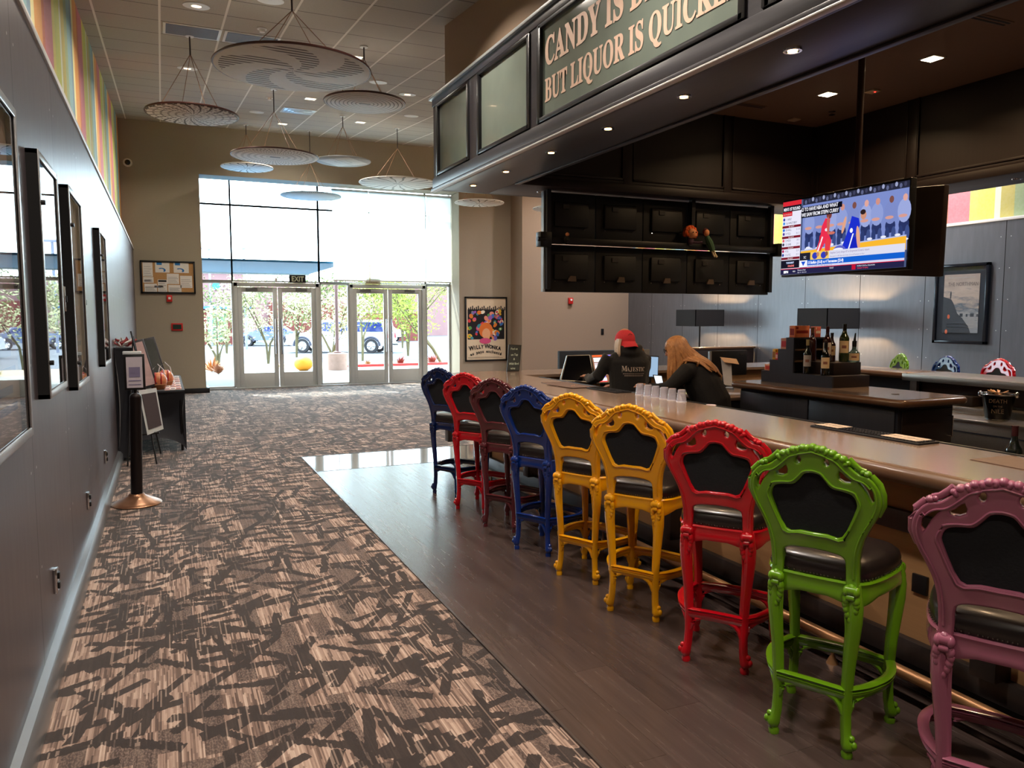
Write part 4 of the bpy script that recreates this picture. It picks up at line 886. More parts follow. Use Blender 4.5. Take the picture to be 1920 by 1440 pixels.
# ------------------------------------------------------------------ stanchion with sign
t = thing('stanchion', 'dark post stanchion with bronze dome base and a small framed notice on top', 'stanchion', (-.287, 7.63, 0))
MB().lathe((-.287, 7.63, 0), [(0, 0), (.205, 0), (.21, .008), (.205, .016), (.17, .035), (.12, .058), (.075, .08), (.062, .10), (.0, .10)], 36).build('base', M('bronze_metal', (142, 104, 78), .32, .8), t)
MB().tube([(-.285, 7.63, .09), (-.262, 7.63, .97)], .05, 20).sph((-.262, 7.63, .97), .05, .05, .045).build('post', M('dark_bronze_post', (40, 34, 34), .3, .6), t)
MB().cyl((-.262, 7.63, 1.0), (-.26, 7.63, 1.08), .015).build('neck', BLACK, t)
s_ = MB().box(-.345, -.175, 7.60, 7.615, 1.04, 1.36, .003).build('sign_frame', BLACK, t)
p = MB().box(-.325, -.195, 7.597, 7.60, 1.06, 1.335).build('notice', M('lilac_notice', (206, 196, 206), .6), t)
MB().box(-.305, -.215, 7.595, 7.597, 1.155, 1.245).build('print', M('grey_lilac_print', (132, 124, 156), .6), p); MB().box(-.285, -.235, 7.594, 7.595, 1.19, 1.21).box(-.31, -.21, 7.595, 7.597, 1.12, 1.128).box(-.31, -.21, 7.595, 7.597, 1.085, 1.092).build('print', M('grey_lilac_print', (132, 124, 156)), p)
MB().box(-.35, -.20, 7.60, 7.64, 1.355, 1.385, .006).build('clip', M('clear_white_clip', (220, 226, 228), .2), t)

# ------------------------------------------------------------------ covered stand and table by the wall
NAVY = M('black_stretch_cloth', (22, 24, 34), .7, 0, .1, 20, sheen=.3)
def stretch_cover(x0, x1, y0, y1, h, waist, arch, nm, t):
    mb = MB(); cs = [(x0, y0), (x1, y0), (x1, y1), (x0, y1)]; cx, cy = (x0+x1)/2, (y0+y1)/2
    for i in range(4):
        a, b = Vector(cs[i]), Vector(cs[(i+1) % 4]); n, m_ = 16, 12; nrm = Vector((cx, cy))-(a+b)/2; nrm.normalize(); g = []
        for r in range(m_+1):
            tt = r/m_
            for c in range(n+1):
                s = c/n; ar = arch*math.sin(PI*s)**.6; z = h-(h-ar-.012)*tt
                k = math.sin(PI*s)**.7*waist*math.sin(PI*min(1, tt*1.0)); leg = .03*math.sin(PI*tt)
                p = a.lerp(b, s)+nrm*(k+leg); g.append((p.x+(cx-p.x)*0, p.y, z))
        mb.add(g, [(r*(n+1)+c, r*(n+1)+c+1, (r+1)*(n+1)+c+1, (r+1)*(n+1)+c) for r in range(m_) for c in range(n)])
    mb.box(x0, x1, y0, y1, h-.03, h, .012); mb.build(nm, NAVY, t, angle=60)
t = thing('display_table', 'display table under a tight black stretch cover beside the panelled wall', 'table', (-.15, 11.8, 0)); stretch_cover(-.50, .20, 10.45, 13.1, .77, .10, .17, 'cover', t)
for x, y in ((-.47, 10.5), (.15, 10.5), (-.47, 13.05), (.15, 13.05)): MB().cyl((x, y, 0), (x, y, .74), .016).build('leg', BLACK, t)
t = thing('covered_stand', 'tall narrow stand draped in black cloth against the panelled wall', 'stand', (-.4, 10.0, 0)); stretch_cover(-.545, -.36, 9.98, 10.40, 1.33, .02, .03, 'cover', t)
# white looped gift bows on the stand
for i, (x, y, lab) in enumerate(((-.47, 10.08, 'looped white and red gift bow on the covered stand, nearer one'), (-.42, 10.26, 'dark red gift bow with white loops on the covered stand, farther one'))):
    t = thing('gift_bow', lab, 'bow', (x, y, 1.335)); W_M = M('white_ribbon', (232, 226, 222), .5); R_M = M('dark_red_ribbon', (150, 40, 44), .5)
    for k in range(5):
        a = -.9+k*.45; mb = MB(); mb.tube([(x, y, 1.34), (x+.09*math.sin(a)-.03, y-.02, 1.38), (x+.13*math.sin(a), y, 1.44-.03*abs(a)), (x+.07*math.sin(a)+.02, y+.03, 1.39), (x, y, 1.34)], .012, 6); mb.build('loop', (W_M, R_M)[(k+i) % 2], t)
# gift baskets in clear wrap
for i, (x, y, r) in enumerate(((-.10, 10.68, .105), (-.02, 11.15, .105))):
    t = thing('gift_basket', 'round amber wrapped gift basket with red ribbon, %s' % ('nearer one on the table' if i == 0 else 'farther one behind it'), 'gift basket', (x, y, .77), 0, 'wrapped gift baskets')
    MB().lathe((x, y, .772), [(0, 0), (r*.7, 0), (r*.95, .06), (r*.9, .07), (0, .07)], 20).build('basket', M('wicker', (150, 96, 56), .8, 0, .2, 90, bump=.3), t)
    MB().sph((x, y, .772+r*1.02), r, r*.8, r*1.02, 24, 14).build('wrapped_sweets', M('amber_sweets', (214, 128, 84), .2, 0, .25, 18, coat=.8), t)
    for q in (-.3, .35): MB().tube([(x+q*r*math.cos(0), y-r*.8*math.cos(b)*1.03, .772+r*1.02+r*1.03*math.sin(b)) for b in [-1.3+k*.26 for k in range(11)]], .008, 6).build('ribbon', M('red_ribbon', (170, 30, 40), .4), t)
    MB().tube([(x-r*.9, y, .86), (x-r*.6, y, 1.02), (x, y, 1.09), (x+r*.6, y, 1.02), (x+r*.9, y, .86)], .007, 8).build('handle', M('clear_handle', (220, 220, 224), .15, 0), t)
# upright boards on the table
BRD = M('dark_display_board', (44, 40, 44), .5)
for i, (x, y, w_, h, c) in enumerate(((-.30, 10.60, .20, .62, (216, 180, 176)), (-.22, 11.3, .24, .62, (80, 84, 80)))):
    t = thing('display_board', ['slim white and pink display board leaning on the table behind the easel', 'dark framed display board leaning on the table behind the gift baskets'][i], 'display board', (x, y, .77))
    mb = MB().box(0, w_, -.01, .01, 0, h, .003); mb.xf(Matrix.Translation((x, y, .775)) @ Matrix.Rotation(math.radians(-14), 4, 'Y') @ Matrix.Rotation(math.radians(-12), 4, 'X')); mb.build('panel', BRD, t)
    mb = MB().box(.02, w_-.02, -.014, -.010, .03, h-.03); mb.xf(Matrix.Translation((x, y, .775)) @ Matrix.Rotation(math.radians(-14), 4, 'Y') @ Matrix.Rotation(math.radians(-12), 4, 'X')); mb.build('poster', M('board_poster_%d' % i, c, .6, 0, .2, 8), t)
# leaflets in rows
LF = [M('leaflet_pink', (226, 190, 184), .6, 0, .1, 30), M('leaflet_white', (226, 218, 214), .6, 0, .1, 30), M('leaflet_salmon', (216, 168, 156), .6, 0, .1, 30)]
first = None
for r in range(6):
    for c in range(3):
        x = .0+c*.065; y = 10.62+.38*r+.04*c; 
        if first is None:
            first = thing('leaflet_stack', 'x', 'leaflet stack', (0, 0, 0)); 
            mb = MB()
            for q in range(4): mb.box(-.03+.002*q, .03+.002*q, -.15+.006*q, .15-.004*q, .001+q*.003, .0035+q*.003)
            mb.build('sheets', LF[0], first); MB().box(-.022, .024, -.11, .0, .013, .0136).build('print', M('leaflet_print', (96, 70, 80), .6), first); o = first
        else: o = copy_tree(first); recolor(o, {LF[0]: LF[(r+c) % 3]})
        o.location = (x, y, .77); o['group'] = 'stacks of leaflets on the display table'; o['label'] = 'stack of pale pink leaflets on the black covered display table'
# easel with framed board
t = thing('easel', 'black folding easel standing in front of the display table', 'easel', (-.22, 9.75, 0))
MB().tube([(-.36, 9.95, 1.52), (-.30, 9.86, 1.2), (-.14, 9.62, .0)], .009, 8).build('leg', BLACK, t); MB().tube([(-.34, 9.95, 1.46), (-.44, 9.62, .0)], .009, 8).build('leg', BLACK, t); MB().tube([(-.34, 9.96, 1.46), (-.10, 10.35, .0)], .009, 8).build('leg', BLACK, t)
MB().tube([(-.40, 9.72, .33), (-.10, 9.66, .36)], .012, 8).build('ledge', BLACK, t)
t = thing('framed_board', 'tilted white framed board with a small green picture resting on the easel', 'framed picture', (-.2, 9.68, .34))
def pq(mb, P, a, b, c, d, off):
    # sub-rectangle of a tilted panel, with a little thickness
    tl, tr, br, bl = P; f = lambda u, v: tl.lerp(tr, u).lerp(bl.lerp(br, u), v); n = (tr-tl).cross(bl-tl).normalized()*off
    q = [f(a, b), f(c, b), f(c, d), f(a, d)]; mb.add([p+n for p in q]+[p+n*1.0-n.normalized()*.012 for p in q], [(0, 1, 2, 3), (7, 6, 5, 4), (0, 4, 5, 1), (1, 5, 6, 2), (2, 6, 7, 3), (3, 7, 4, 0)])
P4 = [Vector(v) for v in ((-.30, 9.72, .85), (-.115, 9.86, .86), (-.055, 9.76, .385), (-.225, 9.60, .345))]
mb = MB(); pq(mb, P4, 0, 0, 1, 1, .0); mb.build('frame', M('pale_silver_frame', (196, 200, 200), .3, .3), t)
mb = MB(); pq(mb, P4, .12, .1, .9, .9, .004); mb.build('mount', M('dark_mount', (58, 46, 50), .6), t)
mb = MB(); pq(mb, P4, .3, .22, .8, .76, .008); mb.build('picture', M('green_picture', (96, 148, 116), .5, 0, .25, 12), t)
mb = MB(); pq(mb, P4, .4, .28, .75, .38, .011); pq(mb, P4, .45, .62, .7, .74, .011); mb.build('print', M('dark_red_print', (110, 50, 44), .5), t)

# ------------------------------------------------------------------ hanging ceiling discs
def disc_mat(kind, base, darkc):
    n = NT('disc_'+kind); o = n.obj(); sp_ = n.n('ShaderNodeSeparateXYZ'); n.put(sp_.inputs[0], o); x, y = sp_.outputs[0], sp_.outputs[1]
    r = n.math('SQRT', n.math('ADD', n.math('MULTIPLY', x, x), n.math('MULTIPLY', y, y))); th = n.math('ARCTAN2', y, x)
    gt = lambda a, b: n.math('GREATER_THAN', a, b); mul = lambda a, b: n.math('MULTIPLY', a, b)
    if kind == 'spiral':
        sec = gt(n.math('SINE', n.math('ADD', mul(th, 5.), mul(r, 7.))), .0); ln = gt(n.math('SINE', mul(n.math('ADD', y, mul(x, .25)), 70.)), .1); m_ = mul(mul(sec, ln), n.math('LESS_THAN', r, .93))
    elif kind == 'fan':
        sec = gt(n.math('SINE', n.math('ADD', mul(th, 22.), mul(r, 9.))), .8); ln = gt(n.math('SINE', mul(r, 40.)), .6); m_ = n.math('MAXIMUM', mul(ln, gt(n.math('SINE', mul(th, 44.)), -.2)), sec)
    elif kind == 'rings':
        m_ = mul(gt(n.math('SINE', mul(r, 62.)), .72), gt(r, .12)); m_ = n.math('MAXIMUM', m_, mul(n.math('LESS_THAN', n.math('ABSOLUTE', x), .15), n.math('LESS_THAN', n.math('ABSOLUTE', y), .045)))
    elif kind == 'dashes':
        m_ = mul(gt(n.math('SINE', n.math('ADD', mul(th, 60.), mul(r, 6.))), .4), gt(n.math('SINE', mul(r, 44.)), .2)); m_ = mul(m_, gt(r, .18)); m_ = n.math('MAXIMUM', m_, mul(n.math('LESS_THAN', n.math('ABSOLUTE', x), .12), n.math('LESS_THAN', n.math('ABSOLUTE', y), .06)))
    elif kind == 'rays':
        m_ = mul(gt(n.math('SINE', n.math('ADD', mul(th, 18.), mul(n.math('SINE', mul(r, 9.)), .6))), .80), gt(r, .1)); m_ = n.math('MAXIMUM', m_, mul(n.math('LESS_THAN', n.math('ABSOLUTE', x), .13), n.math('LESS_THAN', n.math('ABSOLUTE', y), .04)))
    elif kind == 'star':
        ax = n.math('ABSOLUTE', x); ay = n.math('ABSOLUTE', y); s1 = n.math('LESS_THAN', n.math('ABSOLUTE', n.math('SUBTRACT', n.math('ADD', ax, ay), .34)), .02); s2 = n.math('LESS_THAN', n.math('MINIMUM', n.math('ABSOLUTE', n.math('ADD', x, y)), n.math('ABSOLUTE', n.math('SUBTRACT', x, y))), .02)
        s3 = n.math('LESS_THAN', n.math('ABSOLUTE', n.math('SUBTRACT', n.math('ADD', ax, ay), .98)), .02); m_ = n.math('MAXIMUM', n.math('MAXIMUM', s1, s2), s3); m_ = n.math('MAXIMUM', m_, gt(n.math('ADD', ax, ay), 1.0)); m_ = n.math('MULTIPLY', m_, .5)
    else: m_ = mul(gt(n.math('SINE', mul(th, 90.)), .2), gt(r, .82))
    nz = n.noise(o, 9., 3)
    return n.bsdf(n.mix(m_, n.mix(nz, lin(tuple(v*.93 for v in base)), lin(base)), lin(darkc)), .55)
DM = {k: disc_mat(k, (236, 233, 230), (84, 76, 74)) for k in ('spiral', 'fan', 'rings', 'dashes')}
DM['rays'] = disc_mat('rays', (246, 244, 238), (122, 116, 104)); DM['star'] = disc_mat('star', (226, 228, 226), (90, 100, 104)); DM['edge'] = disc_mat('edge', (214, 220, 222), (150, 166, 172))
CORD = M('tan_hanging_cord', (140, 104, 76), .6); RIMM = M('dark_copper_rim', (66, 36, 30), .4, .4); SPINE = M('dark_wood_spine', (48, 36, 34), .5); SPINEC = M('copper_wood_spine', (150, 92, 60), .5)
def pendant(x, y, z, D, kind, lab, rim=RIMM, spine=SPINE, rz=0.):
    t = thing('hanging_disc', lab, 'ceiling disc', (x, y, z), 0, None); R = D/2
    mb = MB().lathe((0, 0, 0), [(0, 0), (.97, 0), (.995, .01), (.995, .03), (0, .03)], 64); o = mb.build('disc', DM[kind], t, local=True, angle=40); o.scale = (R, R, 1); o.rotation_euler = (0, 0, rz)
    o = MB().tube([(R*math.cos(q*PI/32), R*math.sin(q*PI/32), .018) for q in range(64)], .012, 6, closed=True, cap=False).build('rim', rim, t, local=True)
    a = rz+.35; dx, dy = math.cos(a), math.sin(a)
    MB().tube([(-R*.7*dx, -R*.7*dy, .05), (0, 0, .058), (R*.7*dx, R*.7*dy, .05)], .035, 4, up=(0, 0, 1)).build('spine', spine, t, local=True)
    top = cz(y)-z-.005; ap = min(.72, top*.78)
    for q in range(4):
        b = a+q*PI/2; MB().tube([(R*.72*math.cos(b), R*.72*math.sin(b), .05), (0, 0, ap)], .004, 5).build('cord', CORD, t, local=True)
    MB().cyl((0, 0, ap-.01), (0, 0, top), .009, 8).build('drop_rod', SPINE, t, local=True)
    MB().lathe((0, 0, top-.012), [(0, 0), (.05, 0), (.05, .012), (0, .012)], 20).build('ceiling_cap', WHITE, t, local=True)
pendant(1.255, 8.05, 4.12, 1.5, 'spiral', 'largest hanging disc with a swirl of dark slots, nearest the bar canopy', rz=.3)
pendant(.40, 10.33, 4.12, 1.05, 'fan', 'hanging disc with curved fan blades near the striped wall')
pendant(2.357, 9.655, 4.309, .98, 'rings', 'hanging disc with concentric dark rings beside the largest disc')
pendant(1.722, 13.097, 4.242, 1.35, 'dashes', 'hanging disc with short curved dashes above a smaller pale disc')
pendant(1.705, 17.36, 4.797, 1.04, 'rays', 'small pale rayed disc half behind the dashed disc', rim=WHITE)
pendant(3.224, 14.97, 4.62, 1.01, 'star', 'pale disc with a square star pattern beside the dashed disc', rim=M('grey_rim', (150, 156, 160), .5))
pendant(3.013, 17.36, 4.286, 1.27, 'edge', 'bluish disc hanging alone in front of the bright window', rim=M('blue_grey_rim', (130, 160, 180), .5), spine=M('blue_spine', (70, 120, 170), .5))
pendant(4.511, 15.752, 4.418, 1.57, 'rays', 'wide pale disc with copper spine just below the canopy end', rim=WHITE, spine=SPINEC)
pendant(6.0, 14.94, 4.0, 1.0, 'rays', 'small rayed disc with copper spine hanging beside the poster wall', rim=WHITE, spine=SPINEC, rz=-.3)
pendant(7.43, 14.2, 3.87, 1.0, 'rays', 'pale disc half hidden by the bank of dark monitors', rim=WHITE, rz=.4)
pendant(5.75, 12.5, 4.06, 1.2, 'rays', 'pale striped disc mostly hidden above the canopy end', rim=WHITE, rz=.2)

# ------------------------------------------------------------------ ceiling fixtures
COP = M('copper_reflector', (214, 132, 96), .25, .7)
SL = math.atan(.09)
def round_light(x, y, lab, warm=True):
    t = thing('recessed_light', lab, 'ceiling light', (x, y, cz(y)), 0, 'recessed ceiling lights')
    MB().lathe((0, 0, 0), [(.10, -.006), (.135, -.006), (.135, .002), (.10, .002)], 28).build('trim_ring', WHITE, t, local=True)
    MB().lathe((0, 0, 0), [(0, .002), (.10, .0), (.102, -.004), (.0, -.003)], 28).build('reflector', COP, t, local=True)
    MB().lathe((0, 0, -.006), [(0, 0), (.05, 0), (.05, .002), (0, .002)], 20).build('lens', emis('ceiling_lamp_glow', (255, 214, 170), 5), t, local=True)
    t.rotation_euler = (SL if y > 1.9 else 0, 0, 0)
for i, (x, y, lab) in enumerate(((.425, 9.012, 'round recessed light beside the dark air grille'), (.43, 12.293, 'round recessed light between the cords of the fan disc'), (.44, 15.536, 'round recessed light just above the fan disc'), (3.683, 12.24, 'round recessed light next to a round speaker near the ring disc'),
    (.43, 5.8, 'round recessed light over the walkway by the framed posters'), (.43, 2.6, 'round recessed light over the near walkway'), (.43, -.6, 'round recessed light behind the camera'), (2.0, 3.8, 'round recessed light over the yellow stools'), (2.0, 6.6, 'round recessed light over the far stools'), (2.0, .8, 'round recessed light over the mauve stool'))): round_light(x, y, lab)
def speaker(x, y, lab, r=.13):
    t = thing('ceiling_speaker', lab, 'ceiling speaker', (x, y, cz(y)), 0, 'round ceiling speakers'); MB().lathe((0, 0, 0), [(0, -.008), (r*.93, -.008), (r, -.002), (r, .002), (0, .002)], 32).build('grille', M('white_speaker_grille', (222, 218, 208), .6, 0, .06, 300), t, local=True)
    MB().lathe((0, 0, 0), [(r*.93, -.010), (r*1.03, -.008), (r*1.03, .0), (r*.93, .0)], 32).build('rim', WHITE, t, local=True); t.rotation_euler = (SL, 0, 0)
speaker(1.729, 15.57, 'round white ceiling speaker close to the glass air diffuser'); speaker(1.097, 8.387, 'round white ceiling speaker cut off at the top of the picture'); speaker(3.04, 11.6, 'round white ceiling speaker behind the edge of the largest disc'); speaker(4.322, 14.14, 'round white ceiling speaker nearest the bar canopy')
def sq(x, y, s, lab):
    t = thing('square_ceiling_light', lab, 'ceiling light', (x, y, cz(y)), 0, 'small square ceiling lights'); MB().box(-s, s, -s, s, -.006, .002, .002).build('trim_ring', WHITE, t, local=True); MB().box(-s*.8, s*.8, -s*.8, s*.8, -.009, -.005).build('lens', emis('soft_square_glow', (255, 244, 214), 2.2), t, local=True); t.rotation_euler = (SL, 0, 0)
sq(2.39, 10.27, .10, 'small square lit ceiling light beside the largest disc cords'); sq(2.385, 13.57, .10, 'small square lit ceiling light next to the glass air diffuser'); sq(2.366, 16.73, .10, 'small square lit ceiling light nearest the entrance beam'); sq(3.69, 15.5, .10, 'small square lit ceiling light above the star disc')
for i, x in enumerate((.42, 1.085)):
    y = 9.62+.49; t = thing('air_return_grille', ['dark air return grille nearer the striped wall', 'dark air return grille nearer the largest disc'][i], 'air vent', (x, y-.0, cz(y)), 0, 'dark air return grilles')
    MB().box(-.315, .315, -.27, .27, -.008, .002, .003).build('frame', WHITE, t, local=True); MB().box(-.285, .285, -.235, .235, -.010, -.006).build('mesh', M('dark_perforated_grille', (84, 72, 68), .6, .2, .2, 260), t, local=True); t.rotation_euler = (SL, 0, 0)
t = thing('air_diffuser', 'shiny square air diffuser with clear deflector in the ceiling', 'air vent', (2.40, 14.95, cz(14.95)))
MB().box(-.30, .30, -.30, .30, -.01, .002, .004).build('frame', WHITE, t, local=True)
for k in range(4): s_ = .27-k*.06; MB().box(-s_, s_, -s_, s_, -.014-k*.008, -.008-k*.008, .003).build('cone', ALU, t, local=True)
t.rotation_euler = (SL, 0, 0)
for x, y, lab in ((1.145, 9.53, 'small round smoke detector beside a dark grille'), (1.76, 13.9, 'small round smoke detector above the star disc')):
    t = thing('smoke_detector', lab, 'smoke detector', (x, y, cz(y))); MB().lathe((0, 0, 0), [(0, -.045), (.03, -.042), (.035, -.012), (.055, -.010), (.055, .001), (0, .001)], 20).build('housing', WHITE, t, local=True)

# ------------------------------------------------------------------ posters and lamps at the far end
t = thing('large_poster', 'large framed illustrated poster with bold black lettering on the beige wall', 'framed poster', (7.47, 18.17, .54))
px0, px1, pz0, pz1 = 6.90, 8.06, .545, 2.18
mb = MB()
for b in ((px0, px1, pz0, pz0+.04), (px0, px1, pz1-.04, pz1), (px0, px0+.04, pz0, pz1), (px1-.04, px1, pz0, pz1)): mb.box(b[0], b[1], 18.165, 18.20, b[2], b[3], .003)
mb.build('frame', BLACK, t); ps = MB().box(px0+.035, px1-.035, 18.185, 18.199, pz0+.035, pz1-.035).build('poster', M('cream_poster_paper', (232, 210, 180), .6, 0, .03, 12), t)
rp = random.Random(21); PC = [(236, 130, 40), (226, 60, 70), (240, 190, 60), (60, 120, 200), (220, 90, 150), (90, 160, 90), (160, 100, 190), (240, 150, 130), (250, 240, 220), (60, 150, 170)]
def ell(cx, cz_, a, b, c, d, rot=0, n=18, nm='print'):
    MB().add([(cx+a*math.cos(q)*math.cos(rot)-b*math.sin(q)*math.sin(rot), 18.184-d, cz_+a*math.cos(q)*math.sin(rot)+b*math.sin(q)*math.cos(rot)) for q in [2*PI*k/n for k in range(n)]], [tuple(range(n))]).build(nm, M('poster_ink_%d_%d_%d' % c, c, .6, 0, .02, 20), ps)
mb = MB(); mb.box(px0+.075, px1-.075, 18.1835, 18.184, 1.10, 1.86)
for k in range(20): xx = px0+.09+k*.052; mb.box(xx, xx+.030, 18.1835, 18.184, 1.84, 1.90+.05*((k*7) % 3)/2)
mb.build('print', M('poster_ink_black', (18, 16, 22), .6), ps)
for k in range(64):
    cx = rp.uniform(px0+.10, px1-.12); cz_ = rp.uniform(1.12, 1.82); s = rp.uniform(.03, .07); c = PC[k % 10]; ell(cx, cz_, s, s*rp.uniform(.6, 1.2), c, .0006+k*.00004, rp.uniform(0, 3), 12)
    if k % 3 == 0: ell(cx, cz_, s*.45, s*.4, PC[(k+3) % 10], .0007+k*.00004, 0, 10)
ell(7.47, 1.33, .19, .20, (232, 120, 44), .0040); ell(7.48, 1.24, .115, .14, (242, 176, 130), .0042); ell(7.45, 1.06, .16, .075, (222, 84, 134), .0044)
for i, (s, dx, dz, an) in enumerate((('W', -.36, -.03, .16), ('I', -.27, -.012, .1), ('L', -.21, 0, .08), ('L', -.14, .008, .05), ('Y', -.07, .012, .02), ('W', .06, .012, -.02), ('O', .16, .004, -.05), ('N', .24, -.008, -.08), ('K', .32, -.025, -.1), ('A', .40, -.04, -.14))):
    text(s, .125 if i not in (0, 5) else .15, (7.44+dx, 18.180, .86+dz), (math.cos(an), 0, math.sin(an)), (-math.sin(an), 0, math.cos(an)), M('poster_ink_black', (18, 16, 22)), ps, bold=.006, sx=.85, align='CENTER')
wd = 'au pays enchanté'
for i, ch in enumerate(wd):
    q = (i-7.5)/7.5; text(ch, .10, (7.47+q*.40, 18.180, .76-.07*q*q), (math.cos(-q*.35), 0, math.sin(-q*.35)), (math.sin(q*.35), 0, math.cos(q*.35)), M('poster_ink_black', (18, 16, 22)), ps, bold=.004, sx=.9, align='CENTER')
for k in range(2): MB().box(px0+.08, px1-.12-.1*k, 18.1835, 18.184, .62+.022*k, .628+.022*k).build('print', M('poster_ink_faint', (120, 104, 92), .6), ps)

t = thing('movie_poster', 'framed poster of a dark headland under grey clouds on the grey panelled wall', 'framed poster', (11.28, 8.05, 1.27))
ya, yb, za, zb = 7.615, 8.50, 1.265, 2.50
mb = MB()
for b in ((ya, yb, za, za+.05), (ya, yb, zb-.05, zb), (ya, ya+.05, za, zb), (yb-.05, yb, za, zb)): mb.box(11.24, 11.30, b[0], b[1], b[2], b[3], .006)
mb.build('frame', M('glossy_black_frame', (26, 30, 38), .15, .3), t); MB().box(11.28, 11.295, ya+.04, yb-.04, za+.04, zb-.04).build('mount', M('dark_blue_mount', (34, 44, 54), .6), t)
g = NT('cloudy_sky_print'); xx, yy_, zz_ = g.pos(); cl = g.noise(g.vec(0.0, g.math('MULTIPLY', yy_, 2.), g.math('MULTIPLY', zz_, 7.)), 1.6, 5, .6)
cc = g.ramp(g.math('ADD', g.math('MULTIPLY', g.math('SUBTRACT', zz_, 1.4), .8), g.math('MULTIPLY', g.math('SUBTRACT', cl, .5), .8)), [(0, lin((150, 158, 164))), (.2, lin((170, 172, 172))), (.32, lin((100, 116, 128))), (.48, lin((200, 184, 168))), (.75, lin((176, 162, 150))), (1, lin((196, 184, 172)))], const=False)
ps = MB().box(11.27, 11.279, ya+.15, yb-.15, za+.17, zb-.16).build('poster', g.bsdf(cc, .5), t)
HL = M('headland_print', (62, 72, 80), .6); xk = 11.2685
MB().prism([(0, 0), (.47, 0), (.43, .10), (.33, .22), (.24, .30), (.17, .46), (.13, .52), (0, .56)], (xk, yb-.151, za+.172), (0, -1, 0), (0, 0, 1), (.0008, 0, 0)).build('print', HL, ps)
mb = MB()
for k, (a, w_) in enumerate(((.40, .05), (.32, .03), (.22, .06), (.15, .03))): mb.box(xk, xk+.0008, ya+a, ya+a+w_, za+.42, za+.42+.05-.01*(k % 2))
mb.build('print', HL, ps)
MB().prism([(0, 0), (.02, 0), (.025, .09), (.012, .12), (.0, .09)], (xk, yb-.26, za+.70), (0, -1, 0), (0, 0, 1), (.0008, 0, 0)).build('print', HL, ps)
for (y_, z_) in ((yb-.25, za+.42), (yb-.22, za+.185)): MB().sph((xk, y_, z_), .001, .022, .035, 12, 6).build('print', M('ember_print', (240, 120, 80), .5), ps)
text('THE NORTHMAN', .085, (xk-.0006, yb-.22, zb-.34), (0, -1, 0), (0, 0, 1), M('grey_title_print', (128, 120, 116), .6), ps, sx=.74)
for q, z_ in enumerate((zb-.215, za+.30, za+.25)): MB().box(xk, xk+.0008, ya+.22, yb-.22, z_, z_+.008).build('print', M('fine_credits_print', (190, 184, 180), .6), ps)
MB().box(11.255, 11.257, ya+.045, yb-.045, za+.045, zb-.045).build('glass', PGLASS, t)

SH = M('black_lamp_shade', (30, 30, 32), .8)
for i, (yc, lab) in enumerate(((13.63, 'tall lamp with a boxy black shade glowing on the grey wall, nearer the tan wall'), (10.07, 'tall lamp with a boxy black shade glowing on the grey wall behind the wine bottles'))):
    t = thing('floor_lamp', lab, 'lamp', (10.64, yc, 0), 0, 'boxy black floor lamps')
    x0, x1, y0, y1, z0, z1 = 10.26, 11.02, yc-.34, yc+.34, 1.475, 1.83
    MB().box(x0, x0+.012, y0, y1, z0, z1).box(x1-.012, x1, y0, y1, z0, z1).box(x0, x1, y0, y0+.012, z0, z1).box(x0, x1, y1-.012, y1, z0, z1).build('lamp_shade', SH, t)
    MB().cyl((10.64, yc, .03), (10.64, yc, 1.62), .018).build('pole', BLACK, t); MB().lathe((10.64, yc, 0), [(0, 0), (.16, 0), (.16, .02), (.03, .035), (0, .035)]).build('base', BLACK, t)
    MB().sph((10.64, yc, 1.65), .045, .045, .06).build('bulb', emis('bulb_glow', (255, 170, 84), 30), t); MB().tube([(x0, yc, 1.60), (x1, yc, 1.60)], .006, 6).build('shade_support', BLACK, t)
t = thing('booth_seat', 'long black booth seat in front of the tan wall', 'booth', (8.6, 14.7, 0))
MB().box(7.66, 9.95, 14.5, 14.62, .02, .95, .02).build('backrest', BLACKM, t); MB().box(7.66, 9.95, 14.62, 15.1, .02, .45, .03).build('seat', BLACKM, t)
t = thing('booth_seat', 'dark brown booth back with wooden cap behind the cap wearer', 'booth', (9.9, 12.9, 0))
MB().box(9.2, 11.25, 12.6, 12.72, 0, 1.02, .01).build('backrest', DKWOOD, t); MB().box(9.18, 11.27, 12.57, 12.75, 1.02, 1.06, .01).build('cap_rail', BULL, t)
